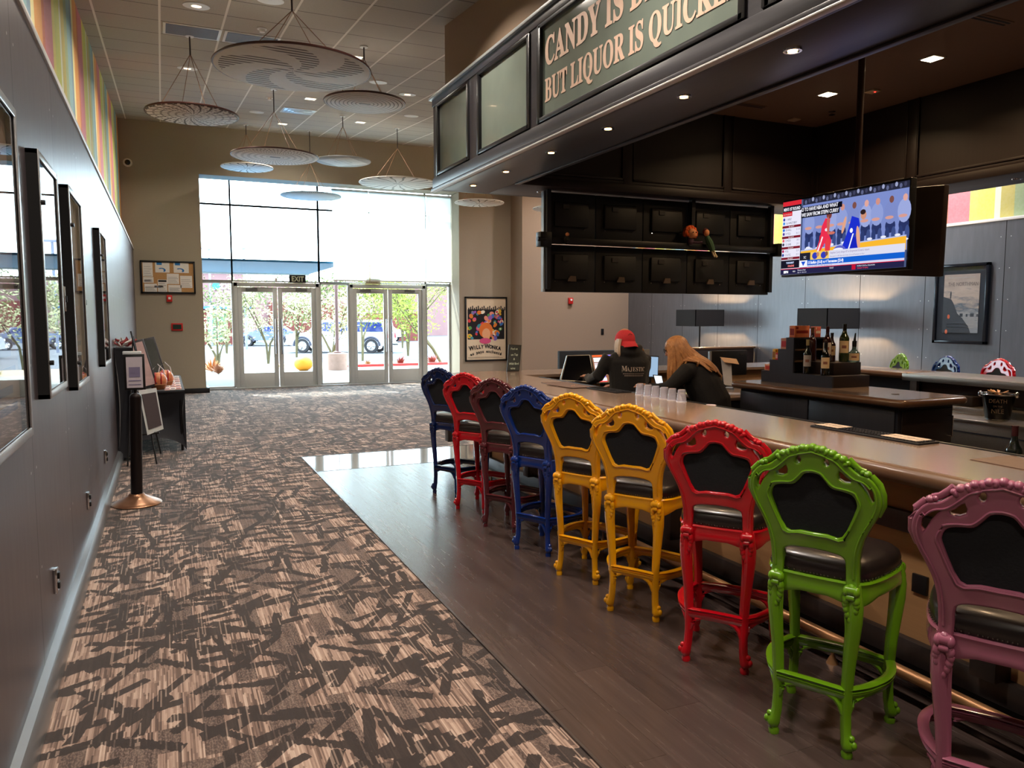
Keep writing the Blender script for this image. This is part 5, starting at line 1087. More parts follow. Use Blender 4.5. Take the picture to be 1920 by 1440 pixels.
# ------------------------------------------------------------------ people behind the bar
def remesh(mb, voxel, name, mat, parent=None, smooth_it=4):
    me = mb.mesh('tmp', mat); o = bpy.data.objects.new('tmp', me); COL.objects.link(o)
    m_ = o.modifiers.new('r', 'REMESH'); m_.mode = 'VOXEL'; m_.voxel_size = voxel
    s_ = o.modifiers.new('s', 'SMOOTH'); s_.iterations = smooth_it; s_.factor = .5
    dg = bpy.context.evaluated_depsgraph_get(); dg.update(); r = bpy.data.meshes.new_from_object(o.evaluated_get(dg)); bpy.data.objects.remove(o)
    r.name = name; r.materials.clear(); r.materials.append(mat); r.shade_smooth()
    q = bpy.data.objects.new(name, r); COL.objects.link(q)
    if parent is not None: q.parent = parent; r.transform(wmat(parent).inverted())
    return q
def hand(mb, wrist, d, up, curl=.5, s=1.):
    # palm, four unequal fingers and a thumb from the palm's side; d = pointing direction, up = back of the hand
    w = Vector(wrist); d = Vector(d).normalized(); up = Vector(up).normalized(); side = d.cross(up).normalized(); up = side.cross(d)
    mb.tube([w, w+d*.03*s, w+d*.085*s], [.024*s, .030*s, .036*s], 10, up=up, r2=[.02*s, .018*s, .013*s])
    for k, (o_, l) in enumerate(((-.028, .066), (-.010, .076), (.010, .072), (.027, .056))):
        p = w+d*.082*s+side*o_*s; a = curl*.8; q1 = p+(d*math.cos(a*.5)-up*math.sin(a*.5))*l*.45*s; q2 = q1+(d*math.cos(a*1.3)-up*math.sin(a*1.3))*l*.32*s; q3 = q2+(d*math.cos(a*2.1)-up*math.sin(a*2.1))*l*.24*s
        mb.tube([p-d*.02*s, p, q1, q2, q3], [.0085*s, .009*s, .0085*s, .008*s, .0065*s], 7)
    p = w+d*.03*s-side*.024*s; mb.tube([p, p-side*.024*s+d*.022*s-up*.008*s, p-side*.034*s+d*.050*s-up*.016*s, p-side*.034*s+d*.070*s-up*.022*s], [.012*s, .0115*s, .010*s, .0075*s], 8)
def head_shape(mb, c, f, r=.098):
    # c centre, f facing direction
    c = Vector(c); f = Vector(f).normalized(); s = f.cross(Vector((0, 0, 1))).normalized(); u = s.cross(f)
    R = Matrix((s, f, u)).transposed()
    mb.sph(c+u*.015-f*.008, r*.80, r*.98, r*1.08, 20, 14, R); mb.sph(c+f*.028-u*.045, r*.62, r*.66, r*.78, 16, 10, R); mb.sph(c+f*.05-u*.092, r*.30, r*.28, r*.22, 12, 8, R)
    mb.tube([c+f*.088+u*.012, c+f*.108-u*.022, c+f*.094-u*.032], [.008, .014, .010], 8); mb.sph(c+f*.092-u*.055, .024, .010, .008, 10, 6, R)
    for k in (-1, 1): mb.sph(c+s*k*r*.82-u*.012-f*.005, .010, .020, .030, 10, 8, R); mb.sph(c+f*.088+s*k*.032+u*.02, .018, .008, .007, 8, 6, R); mb.sph(c+f*.070+s*k*.048-u*.022, .02, .02, .02, 8, 6, R)
    return R, s, u
SKIN = M('skin', (206, 150, 124), .5, 0, .06, 20); HOOD = M('black_hoodie_fabric', (18, 18, 22), .85, 0, .2, 60, bump=.2, sheen=.2); JEAN = M('dark_jeans', (36, 42, 60), .8, 0, .1, 60)
def person_body(t, hip, chest, neck, headc, face, sh, arms, legs):
    mb = MB(); R, s, u = head_shape(mb, headc, face)
    mb.tube([Vector(neck)-Vector((0, 0, .05)), neck, Vector(headc)-Vector((0, 0, .06))], [.055, .048, .050], 12)
    mb.tube([hip, (Vector(hip)+Vector(chest))/2, chest, Vector(neck)-Vector((0, 0, .06))], [.13, .125, .14, .08], 14)
    for a in arms: mb.tube(a[:4], [.05, .043, .034, .025], 10); hand(mb, a[3], Vector(a[3])-Vector(a[2]), a[4], a[5])
    for l in legs:
        mb.tube(l[:3], [.085, .06, .042], 10); f = Vector(l[3]); mb.tube([Vector(l[2])+Vector((0, 0, -.0)), Vector(l[2])+f*.06-Vector((0, 0, .04)), Vector(l[2])+f*.15-Vector((0, 0, .05))], [.042, .038, .028], 10)
    return remesh(mb, .0075, 'body', SKIN, t, 3)
# --- person in the red cap
P = thing('person', 'person in black hoodie and red cap, back turned, working at the order screens', 'person', (4.20, 6.50, 0))
hip, chest, neck, hc = (4.20, 6.48, .95), (4.20, 6.50, 1.20), (4.20, 6.52, 1.36), (4.185, 6.54, 1.452)
face = Vector((.05, .93, -.26))
armL = [(4.04, 6.57, 1.29), (3.93, 6.62, 1.10), (3.98, 6.85, 1.04), (4.02, 6.98, 1.06), (0, -.3, 1), .5]; armR = [(4.355, 6.46, 1.29), (4.41, 6.53, 1.06), (4.36, 6.78, .99), (4.30, 6.96, .96), (0, -.2, 1), .6]
legs = [((4.12, 6.48, .9), (4.11, 6.50, .5), (4.11, 6.46, .10), (-.1, 1, 0)), ((4.28, 6.48, .9), (4.29, 6.50, .5), (4.29, 6.46, .10), (.1, 1, 0))]
person_body(P, hip, chest, neck, hc, face, None, [armL, armR], legs)
mb = MB(); mb.tube([(4.20, 6.48, .86), (4.20, 6.48, .95), (4.20, 6.49, 1.10), (4.20, 6.49, 1.24), (4.20, 6.50, 1.33), (4.20, 6.51, 1.37)], [.185, .19, .195, .215, .17, .09], 18, up=(.35, .94, 0), r2=[.15, .15, .145, .135, .10, .075])
for a in (armL, armR): mb.tube([Vector(a[0])+Vector((.0, 0, 0)), (Vector(a[0])+Vector(a[1]))/2, a[1], (Vector(a[1])+Vector(a[2]))/2, a[2], a[3]], [.082, .075, .066, .060, .052, .042], 12)
mb.sph((4.20, 6.43, 1.345), .125, .075, .055, 16, 10, Euler((math.radians(25), 0, 0)).to_matrix()); mb.tube([(4.08, 6.50, 1.37), (4.12, 6.42, 1.385), (4.20, 6.39, 1.385), (4.28, 6.42, 1.385), (4.32, 6.50, 1.37)], .035, 10)
hd = remesh(mb, .011, 'hoodie', HOOD, P, 3)
mb = MB(); mb.tube([(4.20, 6.48, .80), (4.20, 6.48, .93)], [.17, .175], 16, up=(0, 1, 0), r2=[.13, .135])
for l in legs: mb.tube([Vector(l[0]), l[1], Vector(l[2])+Vector((0, 0, -.02))], [.10, .078, .062], 12)
remesh(mb, .012, 'trousers', JEAN, P, 2)
for l in legs: MB().tube([Vector(l[2])+Vector((0, -.04, -.07)), Vector(l[2])+Vector((0, .06, -.07)), Vector(l[2])+Vector((0, .18, -.075))], [.045, .045, .035], 10, r2=[.035, .032, .025], up=(0, 0, 1)).build('shoe', BLACK, P)
# hair
HL1 = M('light_blonde_hair', (212, 194, 176), .45, 0, .15, 60, stretch=(1, 1, .1)); HL2 = M('dark_blonde_hair', (158, 122, 88), .5, 0, .2, 60, stretch=(1, 1, .1))
def strands(pts_list, r, nm, m_, par, vox=0.):
    mb = MB()
    for pts in pts_list: q = cr_spline(pts, 4, False); n_ = len(q); mb.tube(q, [r*(1-.55*(i/(n_-1))**2) for i in range(n_)], 7)
    return mb.build(nm, m_, par, angle=80)
r_ = random.Random(9); L = []
for k in range(24):
    a = k/23; x = 4.070+.022*r_.random()+.03*a; y = 6.46+.12*a; L.append([(x+.01, y, 1.47), (x-.012+.01*r_.random(), y-.005, 1.40), (x-.014, y-.02, 1.33), (x+.0+.02*r_.random(), y-.03*a, 1.275+.03*r_.random())])
strands(L, .013, 'hair', HL1, P); L = []
for k in range(22):
    a = k/21; x = 4.13+.15*a; L.append([(x, 6.47+.03*abs(a-.5), 1.42), (x+.02*a, 6.43, 1.385), (x+.015+.03*a, 6.43-.02*r_.random(), 1.36-.01*r_.random()), (x+.03*a+.02*r_.random(), 6.44, 1.33+.012*r_.random())])
strands(L, .012, 'hair', HL2, P)
CAPM = M('red_cotton_cap', (216, 52, 66), .75, 0, .06, 80, bump=.1)
c0 = Vector((4.185, 6.535, 1.472)); ft = Vector((.10, .93, -.02)).normalized(); sd_ = ft.cross(Vector((0, 0, 1))).normalized(); uu = sd_.cross(ft)
mb = MB(); rings = []
for i in range(9):
    ph = i/8*PI/2; rings.append([c0+sd_*(.098*math.cos(ph)*math.cos(q))+ft*(.112*math.cos(ph)*math.sin(q))+uu*(.098*math.sin(ph)-.004) for q in [2*PI*j/28 for j in range(28)]])
low = [p-uu*.028 for p in rings[0]]; mb.loft([[p*1.0 for p in low]]+rings, cap=False); cap_ = mb.build('cap', CAPM, P, angle=80)
mb = MB(); n = 12; g = []
for r in range(5):
    for k in range(n+1):
        q = PI*(1.16+.68*k/n); rad = 1+.85*(r/4)*math.sin(PI*(k+.6)/(n+1.2))**.6; g.append(c0+sd_*(.099*math.cos(q)*(1+(rad-1)*.30))+ft*(.112*math.sin(q)*rad)-uu*(.024+.046*(r/4)**1.2+.012*(r/4)*abs(math.cos(q))))
N_ = len(g); g2 = [p-uu*.004 for p in g]; fs = [(r*(n+1)+k, r*(n+1)+k+1, (r+1)*(n+1)+k+1, (r+1)*(n+1)+k) for r in range(4) for k in range(n)]
mb.add(g+g2, fs+[tuple(i+N_ for i in reversed(f)) for f in fs]); mb.build('brim', CAPM, cap_, angle=80)
mb = MB(); mb.sph(c0+uu*.094, .007, u=8, v=6); mb.tube([c0-ft*.113+uu*.035-sd_*.02, c0-ft*.104+uu*.05, c0-ft*.108+uu*.038+sd_*.025], .003, 5); mb.build('stitching', M('dark_red_stitching', (120, 26, 34), .7), cap_)
# lettering on the back of the hoodie
LT = M('cream_print', (226, 214, 202), .6); bx, by, bz = 4.052, 6.385, 1.16
rr = Vector((.937, -.349, -.01)).normalized()
WRAP = [text(serif('M'), .076, (bx, by, bz), rr, (0, 0, 1), LT, hd, sx=.8), text(serif('AJESTIC'), .060, (bx+.050, by-.0186, bz-.001), rr, (0, 0, 1), LT, hd, sx=.80, space=1.1)]
for o_w in WRAP: o_w['wrap'] = 'y'
mb = MB(); o_ = Vector((bx, by, bz))
for (a, b, z_, h_) in ((.0, .285, -.012, .003),): mb.prism([(a, z_), (b, z_), (b, z_+h_), (a, z_+h_)], o_-Vector((0, .001, 0)), rr, (0, 0, 1), (0, -.0015, 0))
for (n0, z_, x0, h_) in ((17, -.030, .015, .010), (15, -.050, .03, .012)):
    for k in range(n0): mb.prism([(x0+k*.0148, z_), (x0+k*.0148+.009, z_), (x0+k*.0148+.009, z_+h_), (x0+k*.0148, z_+h_)], o_-Vector((0, .001, 0)), rr, (0, 0, 1), (0, -.0015, 0))
o_w = mb.build('small_print', M('dim_cream_print', (150, 136, 128), .6), hd)
for v in o_w.data.vertices:
    ok_, loc_, nr_, fi_ = hd.closest_point_on_mesh(v.co); v.co = loc_+nr_*(.0025 if v.index % 2 else .0035)
# --- long haired person
Q = thing('person', 'person with long auburn hair and glasses in a black top, leaning over a counter', 'person', (4.46, 5.62, 0))
hip, chest, neck, hc = (4.50, 5.58, .92), (4.42, 5.68, 1.14), (4.34, 5.76, 1.29), (4.275, 5.81, 1.395)
face = Vector((-.62, .74, -.36)); fn = face.normalized()
aL = [(4.24, 5.60, 1.20), (4.06, 5.62, 1.06), (4.02, 5.80, 1.03), (4.03, 5.95, 1.045), (0, -.2, 1), .7]; aR = [(4.48, 5.86, 1.20), (4.50, 6.02, 1.02), (4.34, 6.14, 1.00), (4.20, 6.14, 1.03), (0, -.2, 1), .7]
lg = [((4.46, 5.52, .88), (4.44, 5.54, .48), (4.46, 5.50, .10), (-.7, .7, 0)), ((4.56, 5.64, .88), (4.54, 5.66, .48), (4.56, 5.62, .10), (-.7, .7, 0))]
person_body(Q, hip, chest, neck, hc, face, None, [aL, aR], lg)
mb = MB(); mb.tube([(4.52, 5.56, .80), (4.51, 5.57, .92), (4.46, 5.63, 1.05), (4.41, 5.69, 1.17), (4.36, 5.74, 1.25), (4.34, 5.76, 1.29)], [.215, .215, .215, .20, .14, .08], 18, up=(-.7, .7, 0), r2=[.16, .165, .165, .15, .11, .07])
for a in (aL, aR): mb.tube([Vector(a[0])+(Vector(chest)-Vector(a[0]))*.2, a[0], (Vector(a[0])+Vector(a[1]))/2, a[1], (Vector(a[1])+Vector(a[2]))/2, a[2], Vector(a[2]).lerp(Vector(a[3]), .85)], [.095, .082, .072, .062, .056, .048, .038], 12)
TOP_ = remesh(mb, .011, 'top', M('black_knit_top', (20, 18, 20), .85, 0, .2, 60, bump=.2), Q, 4)
mb = MB()
for l in lg: mb.tube([Vector(l[0])+Vector((0, 0, .04)), l[1], Vector(l[2])+Vector((0, 0, -.02))], [.115, .08, .062], 12)
remesh(mb, .012, 'trousers', BLACKM, Q, 2)
for l in lg: MB().tube([Vector(l[2])+Vector((.03, -.03, -.07)), Vector(l[2])+Vector((-.05, .05, -.07)), Vector(l[2])+Vector((-.12, .12, -.075))], [.045, .045, .035], 10, r2=[.035, .032, .025], up=(0, 0, 1)).build('shoe', BLACK, Q)
AUB = NT('auburn_blonde_hair'); ob_ = AUB.obj(); nz = AUB.noise(ob_, 26., 2); nz2 = AUB.noise(ob_, 120., 1)
AUBM = AUB.bsdf(AUB.mix(AUB.math('ADD', AUB.math('MULTIPLY', nz, .7), AUB.math('MULTIPLY', nz2, .3)), lin((120, 66, 34)), lin((250, 186, 124))), .38, 0, Specular_IOR_Level=.6)
h0 = Vector(hc); sx_ = fn.cross(Vector((0, 0, 1))).normalized(); ux = sx_.cross(fn); L = []
r_ = random.Random(4)
for k in range(150):
    a = -2.05+4.1*(k/149)  # angle around the head, 0 at the back
    back = (-fn*math.cos(a)+sx_*math.sin(a)); t0 = h0+ux*.104-fn*.01+back*.02*r_.random(); e1 = h0+back*(.088+.008*r_.random())+ux*.062; e2 = h0+back*(.106+.010*r_.random())-ux*.02
    down = Vector((0, 0, -1)); cb = max(0, math.cos(a)); lean = Vector((.22, -.12, 0))*cb**.8
    ln = .19-.0*cb+.03*r_.random(); e3 = e2+down*.08+lean*.35+back*.012*r_.random(); e4 = e3+down*(ln*.50)+lean*.50+back*(.02*r_.random()-.004); e5 = e4+down*(ln*.42)+lean*.30-back*.012
    pts = [t0, e1, e2]; ql = Vector((4.46, 5.62, 0))
    for p_ in (e2.lerp(e3, .5), e3, e3.lerp(e4, .5), e4, e4.lerp(e5, .5), e5):
        ok_, loc_, nr_, fi_ = TOP_.closest_point_on_mesh(p_-ql); dd = (p_-ql-loc_).dot(nr_)
        if ok_ and dd < .016: p_ = loc_+nr_*(.016+.010*r_.random())+ql
        pts.append(p_)
    L.append(pts)
strands(L, .0135, 'hair', AUBM, Q)
mb = MB(); R_, s_, u_ = Matrix((sx_, fn, ux)).transposed(), sx_, ux; mb.sph(h0+ux*.028-fn*.012, .094, .108, .094, 24, 14, R_); mb.build('hair_crown', AUBM, Q)
gl = MB()
for k in (-1, 1):
    cc_ = h0+fn*.100+sx_*k*.033+ux*.018; gl.tube([cc_+sx_*.024*math.cos(q)+ux*.018*math.sin(q) for q in [2*PI*j/14 for j in range(14)]], .0022, 5, closed=True, cap=False); gl.tube([cc_+sx_*k*.024, h0+sx_*k*.085+ux*.02], .0022, 5)
gl.build('glasses', BLACK, Q)

# ------------------------------------------------------------------ order screens and till gear
def panel(P4, th, nm, m_, par, off=0.):
    P4 = [Vector(p) for p in P4]; n = (P4[1]-P4[0]).cross(P4[3]-P4[0]).normalized()
    if n.y > 0: n = -n
    a = [p+n*off for p in P4]; b = [p-n*th+n*off for p in P4]
    return MB().add(a+b, [(0, 1, 2, 3), (7, 6, 5, 4), (0, 4, 5, 1), (1, 5, 6, 2), (2, 6, 7, 3), (3, 7, 4, 0)]).build(nm, m_, par)
def bil(P4, u0, u1, v0, v1):  # P4: BL, TL, TR, BR
    f = lambda u, v: Vector(P4[0]).lerp(Vector(P4[3]), u).lerp(Vector(P4[1]).lerp(Vector(P4[2]), u), v); return [f(u0, v0), f(u0, v1), f(u1, v1), f(u1, v0)]
POSA = [(3.765, 7.12, 1.022), (3.942, 7.30, 1.276), (4.225, 7.30, 1.276), (4.19, 7.12, .985)]
POSB = [(4.178, 7.08, .98), (4.235, 7.30, 1.277), (4.55, 7.33, 1.277), (4.50, 7.10, .978)]
t = thing('order_screen', 'dark switched off touch screen with silver rim at the end of the order screens', 'monitor', (3.95, 7.25, .90))
panel(POSA, .02, 'housing', M('silver_rim_plastic', (150, 148, 146), .35, .4), t); panel(bil(POSA, .035, .965, .035, .965), .004, 'screen', M('dark_glass_screen', (10, 12, 18), .05), t, .004)
MB().tube([(4.0, 7.26, 1.1), (4.0, 7.28, .93)], .03, 10).lathe((4.0, 7.26, .90), [(0, 0), (.11, 0), (.10, .02), (0, .02)]).build('stand', BLACK, t)
t = thing('order_screen', 'lit touch screen showing an order menu beside the person in the red cap', 'monitor', (4.35, 7.25, .90))
panel(POSB, .02, 'housing', BLACK, t); sc_ = panel(bil(POSB, .03, .97, .03, .97), .003, 'screen', emis('menu_brown', (134, 88, 62), 1.0), t, .004)
def pb(u0, u1, v0, v1, c, s=1.2): panel(bil(POSB, u0, u1, v0, v1), .001, 'menu_block', emis('menu_%d_%d_%d' % c, c, s), sc_, .006)
pb(.05, .45, .91, .96, (226, 84, 40)); pb(.50, .62, .91, .96, (240, 200, 150)); pb(.07, .95, .72, .87, (226, 220, 236)); pb(.07, .5, .655, .685, (210, 200, 216)); pb(.07, .96, .60, .635, (240, 236, 240)); pb(.07, .46, .48, .585, (226, 222, 240)); pb(.07, .46, .40, .47, (130, 126, 220)); pb(.07, .50, .27, .385, (226, 216, 240)); pb(.50, .9, .30, .36, (240, 236, 240)); pb(.07, .44, .19, .26, (120, 112, 216)); pb(.08, .46, .07, .18, (220, 214, 232)); pb(.08, .46, .035, .07, (232, 80, 80)); pb(.97-.28, .95, .88, .96, (120, 112, 216))
MB().tube([(4.38, 7.26, 1.1), (4.38, 7.28, .93)], .03, 10).lathe((4.38, 7.26, .90), [(0, 0), (.11, 0), (.10, .02), (0, .02)]).build('stand', BLACK, t)
t = thing('order_screen', 'pale blue lit screen between the two people behind the bar', 'monitor', (4.95, 7.12, .90))
PC_ = [(4.79, 7.10, 1.02), (4.76, 7.16, 1.27), (5.02, 7.14, 1.25), (4.97, 7.08, 1.015)]; panel(PC_, .025, 'housing', BLACK, t); panel(bil(PC_, .04, .96, .05, .95), .003, 'screen', emis('pale_blue_screen', (150, 178, 206), .8), t, .004)
MB().tube([(4.9, 7.14, 1.1), (4.9, 7.16, .93)], .03, 10).lathe((4.9, 7.16, .90), [(0, 0), (.11, 0), (.10, .02), (0, .02)]).build('stand', BLACK, t)
t = thing('service_cabinet', 'low black service cabinet behind the bar under the tablet', 'cabinet', (3.9, 6.0, 0))
MB().box(3.66, 4.36, 5.92, 6.28, .94, .97, .004).build('counter_top', BARDK, t); MB().box(3.68, 4.0, 6.0, 6.26, 0, .94).build('cabinet', BLACKM, t)
t = thing('tablet', 'small white lit tablet beside the long haired person', 'tablet', (4.20, 6.2, .97)); PT = [(4.315, 6.15, .985), (4.31, 6.22, 1.13), (4.41, 6.22, 1.12), (4.40, 6.15, .98)]
panel(PT, .008, 'housing', BLACK, t); panel(bil(PT, .06, .94, .06, .94), .002, 'screen', emis('white_tablet_screen', (226, 236, 244), 1.1), t, .002)
t = thing('monitor', 'black till monitor seen from behind, beside the long haired person', 'monitor', (5.55, 6.65, .90))
MB().box(5.32, 5.80, 6.60, 6.64, 1.055, 1.325, .006).build('housing', BLACK, t); MB().box(5.305, 5.32, 6.60, 6.645, 1.06, 1.32, .003).build('edge', M('silver_rim_plastic', (150, 148, 146)), t); MB().box(5.70, 5.76, 6.597, 6.60, 1.275, 1.29).build('label', LBL, t)
MB().tube([(5.56, 6.66, 1.15), (5.56, 6.68, .93)], .028, 10).lathe((5.56, 6.68, .90), [(0, 0), (.11, 0), (.10, .02), (0, .02)]).build('stand', BLACK, t)
t = thing('receipt_printer', 'black receipt printer with a tilted paper holder beside the island', 'printer', (5.0, 6.08, .90))
MB().box(4.90, 5.03, 6.02, 6.16, .90, 1.03, .015).build('housing', BLACK, t); MB().sph((4.96, 6.02, .97), .045, .02, .04).build('paper_roll', M('dark_paper_roll', (50, 46, 46), .6), t)
PH = [(5.02, 6.03, 1.02), (5.08, 6.16, 1.27), (5.16, 6.10, 1.25), (5.08, 5.98, 1.01)]; panel(PH, .012, 'holder', M('pale_holder', (190, 190, 196), .3), t); panel([(5.06, 6.08, 1.24), (5.10, 6.20, 1.285), (5.26, 6.14, 1.265), (5.20, 6.03, 1.22)], .004, 'paper', M('tan_paper', (196, 160, 130), .7), t); panel([(4.92, 6.16, 1.10), (4.95, 6.20, 1.22), (5.03, 6.20, 1.20), (5.00, 6.16, 1.06)], .006, 'card', M('tan_card', (120, 92, 72), .6), t)

# ------------------------------------------------------------------ tiered stand, bottles and sweets on the island
t = thing('tiered_stand', 'dark stepped display stand with an open shelf standing on the island', 'display stand', (5.45, 5.33, 1.072)); zb = 1.072
prof = [(4.9, zb), (5.77, zb), (5.77, 1.175), (5.66, 1.175), (5.66, 1.285), (5.555, 1.285), (5.555, 1.39), (5.455, 1.39), (5.455, 1.50), (5.36, 1.50), (5.36, 1.175), (4.9, 1.175)]
MB().prism([(p[0], p[1]) for p in prof], (5.25, 0, 0), (0, 1, 0), (0, 0, 1), (.018, 0, 0)).build('side_panel', ISL, t); MB().prism([(p[0], p[1]) for p in prof if p[0] > 5.3], (5.66, 0, 0), (0, 1, 0), (0, 0, 1), (.018, 0, 0)).build('side_panel', ISL, t)
for y0, y1, z in ((5.66, 5.77, 1.175), (5.555, 5.66, 1.285), (5.455, 5.555, 1.39), (5.36, 5.455, 1.50)): MB().box(5.268, 5.66, y0, y1, z-.014, z).build('tread', ISL, t); MB().box(5.268, 5.66, y1-.014, y1, z-.11, z-.014).build('riser', ISL, t)
MB().box(5.268, 5.66, 5.44, 5.455, 1.18, 1.486).build('back_board', DKWOOD, t)
for z in (1.28, 1.385): MB().box(5.268, 5.66, 5.365, 5.44, z-.006, z+.006).build('shelf', mat_wood('mid_brown_shelf', (92, 66, 46), (120, 90, 64), .5, 'x'), t)
MB().box(5.268, 5.70, 4.90, 5.36, zb, 1.175, .003).build('front_block', DKWOOD, t); MB().box(5.36, 5.69, 4.99, 5.36, 1.175, 1.285, .003).build('upper_block', DKWOOD, t)
GB = M('dark_bottle_glass', (10, 16, 12), .06, 0, .1, 10, coat=.8); GG = M('green_bottle_glass', (44, 56, 20), .06, 0, .1, 10, coat=.8); GR = M('brown_red_bottle_glass', (46, 16, 12), .06, 0, .1, 10, coat=.8)
def bottle(x, y, z, r, h, glass_, capc, labc, lab, lz=(.22, .55), sh=.58, name='wine_bottle', cat='bottle', grp='bottles on the island stand', seg=24, cap_h=.17):
    t = thing(name, lab, cat, (x, y, z), 0, grp); n_ = r*.36
    MB().lathe((x, y, z), [(0, 0), (r*.9, 0), (r, r*.12), (r, h*sh), (r*.9, h*(sh+.05)), (r*.6, h*(sh+.11)), (n_*1.15, h*(sh+.19)), (n_, h*.84), (n_, h*.97), (0, h*.97)], seg).build('glass_body', glass_, t)
    MB().lathe((x, y, z), [(n_*1.08, h*(1-cap_h)), (n_*1.12, h*(1-cap_h)+.002), (n_*1.12, h*.985), (n_*1.25, h*.985), (n_*1.25, h), (0, h)], 16).build('cap_foil', capc, t)
    if labc:
        a0 = math.atan2(-y, -x); rings = [[(x+(r+.0008)*math.cos(a0+q), y+(r+.0008)*math.sin(a0+q), z+h*v) for q in [-1.05+k*.21 for k in range(11)]] for v in lz]
        g = rings[0]+rings[1]; l_ = MB().add(g, [(k, k+1, 12+k, 11+k) for k in range(10)]).build('label_paper', labc, t)
        g = [(x+(r+.0016)*math.cos(a0+q), y+(r+.0016)*math.sin(a0+q), z+h*v) for v in (lz[0]+(lz[1]-lz[0])*.38, lz[0]+(lz[1]-lz[0])*.62) for q in [-.45+k*.15 for k in range(7)]]
        MB().add(g, [(k, k+1, 8+k, 7+k) for k in range(6)]).build('print', M('label_print', (150, 96, 80), .6), l_)
    return t
LW = M('white_bottle_label', (220, 208, 194), .6); LC = M('cream_bottle_label', (232, 204, 160), .6); LG = M('grey_bottle_label', (180, 170, 168), .6)
FD = M('dark_red_foil', (60, 20, 22), .35, .3); FB = M('black_foil', (24, 22, 22), .35, .3); FC = M('cream_foil', (190, 176, 132), .4, .3)
bottle(5.30, 5.24, 1.175, .036, .31, GB, FC, LG, 'black wine bottle with cream foil and pale round label, front row of the stand')
bottle(5.30, 5.03, 1.175, .038, .29, GB, FB, LC, 'wine bottle with a cream scalloped label at the front corner of the stand')
bottle(5.415, 5.30, 1.285, .036, .31, GR, M('bronze_foil', (130, 92, 66), .4, .4), None, 'brown wine bottle with bronze foil standing behind the pale label bottle')
bottle(5.41, 5.12, 1.285, .038, .32, GR, FD, LW, 'dark red foil wine bottle behind the cream label bottle')
bottle(5.53, 5.18, 1.285, .034, .26, GR, FB, LC, 'short dark bottle half hidden between two tall wine bottles', cap_h=.12)
bottle(5.585, 5.09, 1.285, .042, .34, GG, FB, LC, 'tall green wine bottle with a large cream label', lz=(.24, .56), sh=.62)
t = bottle(5.645, 5.03, 1.285, .048, .19, M('clear_blue_spirit', (150, 190, 196), .04, 0, .06, 10, trans=.75), BLACK, LC, 'clear spirit bottle with black pourer at the end of the stand', sh=.42, lz=(.08, .42), name='spirit_bottle', cap_h=.28)
MB().tube([(5.645, 5.03, 1.47), (5.647, 5.03, 1.50), (5.652, 5.03, 1.545)], [.013, .009, .006], 8).build('pourer', BLACK, t)
def cbox(x0, x1, y0, y1, z, h, c, c2, lab, nm='candy_box'):
    t = thing(nm, lab, 'candy box', ((x0+x1)/2, (y0+y1)/2, z), 0, 'candy boxes on the stepped stand'); MB().box(x0, x1, y0, y1, z, z+h, .003).build('carton', M('carton_%d_%d_%d' % c, c, .5, 0, .05, 20), t)
    m_ = M('carton_print_%d_%d_%d' % c2, c2, .5); w_ = x1-x0; mb = MB(); mb.box(x0+w_*.1, x1-w_*.1, y0-.001, y0, z+h*.35, z+h*.6); mb.box(x0-.001, x0, y0+(y1-y0)*.15, y1-(y1-y0)*.15, z+h*.2, z+h*.75); mb.build('print', m_, t)
    MB().box(x0+w_*.06, x0+w_*.22, y0-.0015, y0, z+h*.72, z+h*.92).build('print', m_, t)
cbox(5.27, 5.45, 5.37, 5.44, 1.50, .108, (226, 128, 84), (150, 36, 30), 'large orange candy box on the topmost step'); cbox(5.53, 5.60, 5.38, 5.44, 1.50, .10, (214, 110, 96), (240, 220, 200), 'small red candy box behind the bronze foil bottle on the topmost step')
cbox(5.27, 5.33, 5.465, 5.545, 1.39, .10, (206, 136, 110), (190, 40, 50), 'pink tan candy box on the second highest step'); cbox(5.27, 5.31, 5.575, 5.61, 1.39-.105, .065, (200, 40, 56), (240, 200, 200), 'small red candy packet on the third highest step')
cbox(5.275, 5.345, 5.57+.045, 5.655, 1.285, .10, (214, 166, 40), (150, 100, 30), 'yellow candy box on the third highest step'); cbox(5.275, 5.345, 5.675, 5.755, 1.175, .06, (222, 160, 130), (200, 60, 50), 'small peach candy box on the lowest step')

# ------------------------------------------------------------------ things on the front bar
CUP = NT('clear_plastic_cup'); tb = CUP.n('ShaderNodeBsdfTransparent'); tb.inputs[0].default_value = (.93, .93, .96, 1); gb = CUP.n('ShaderNodeBsdfGlossy'); gb.inputs['Roughness'].default_value = .05
db = CUP.n('ShaderNodeBsdfDiffuse'); db.inputs[0].default_value = lin((235, 230, 238)); lw = CUP.n('ShaderNodeLayerWeight'); lw.inputs[0].default_value = .35
m1 = CUP.n('ShaderNodeMixShader'); CUP.put(m1.inputs[0], lw.outputs[1]); CUP.t.links.new(tb.outputs[0], m1.inputs[1]); CUP.t.links.new(gb.outputs[0], m1.inputs[2]); m2 = CUP.n('ShaderNodeMixShader'); m2.inputs[0].default_value = .22
CUP.t.links.new(m1.outputs[0], m2.inputs[1]); CUP.t.links.new(db.outputs[0], m2.inputs[2]); CUP.t.links.new(m2.outputs[0], CUP.out.inputs[0]); CUPM = CUP.m
def cup(x, y, z, lab):
    t = thing('tumbler', lab, 'cup', (x, y, z), 0, 'clear cups upside down on the bar'); MB().lathe((x, y, z), [(.036, 0), (.0375, .003), (.036, .006), (.028, .088), (.026, .09), (.0, .09), (0, .087), (.025, .087), (.034, .004), (.036, 0)], 24).build('wall', CUPM, t)
    MB().lathe((x, y, z), [(.0375, 0), (.0385, .002), (.0375, .004), (.036, .002)], 24).build('rim', M('bright_cup_rim', (236, 232, 240), .15), t); return t
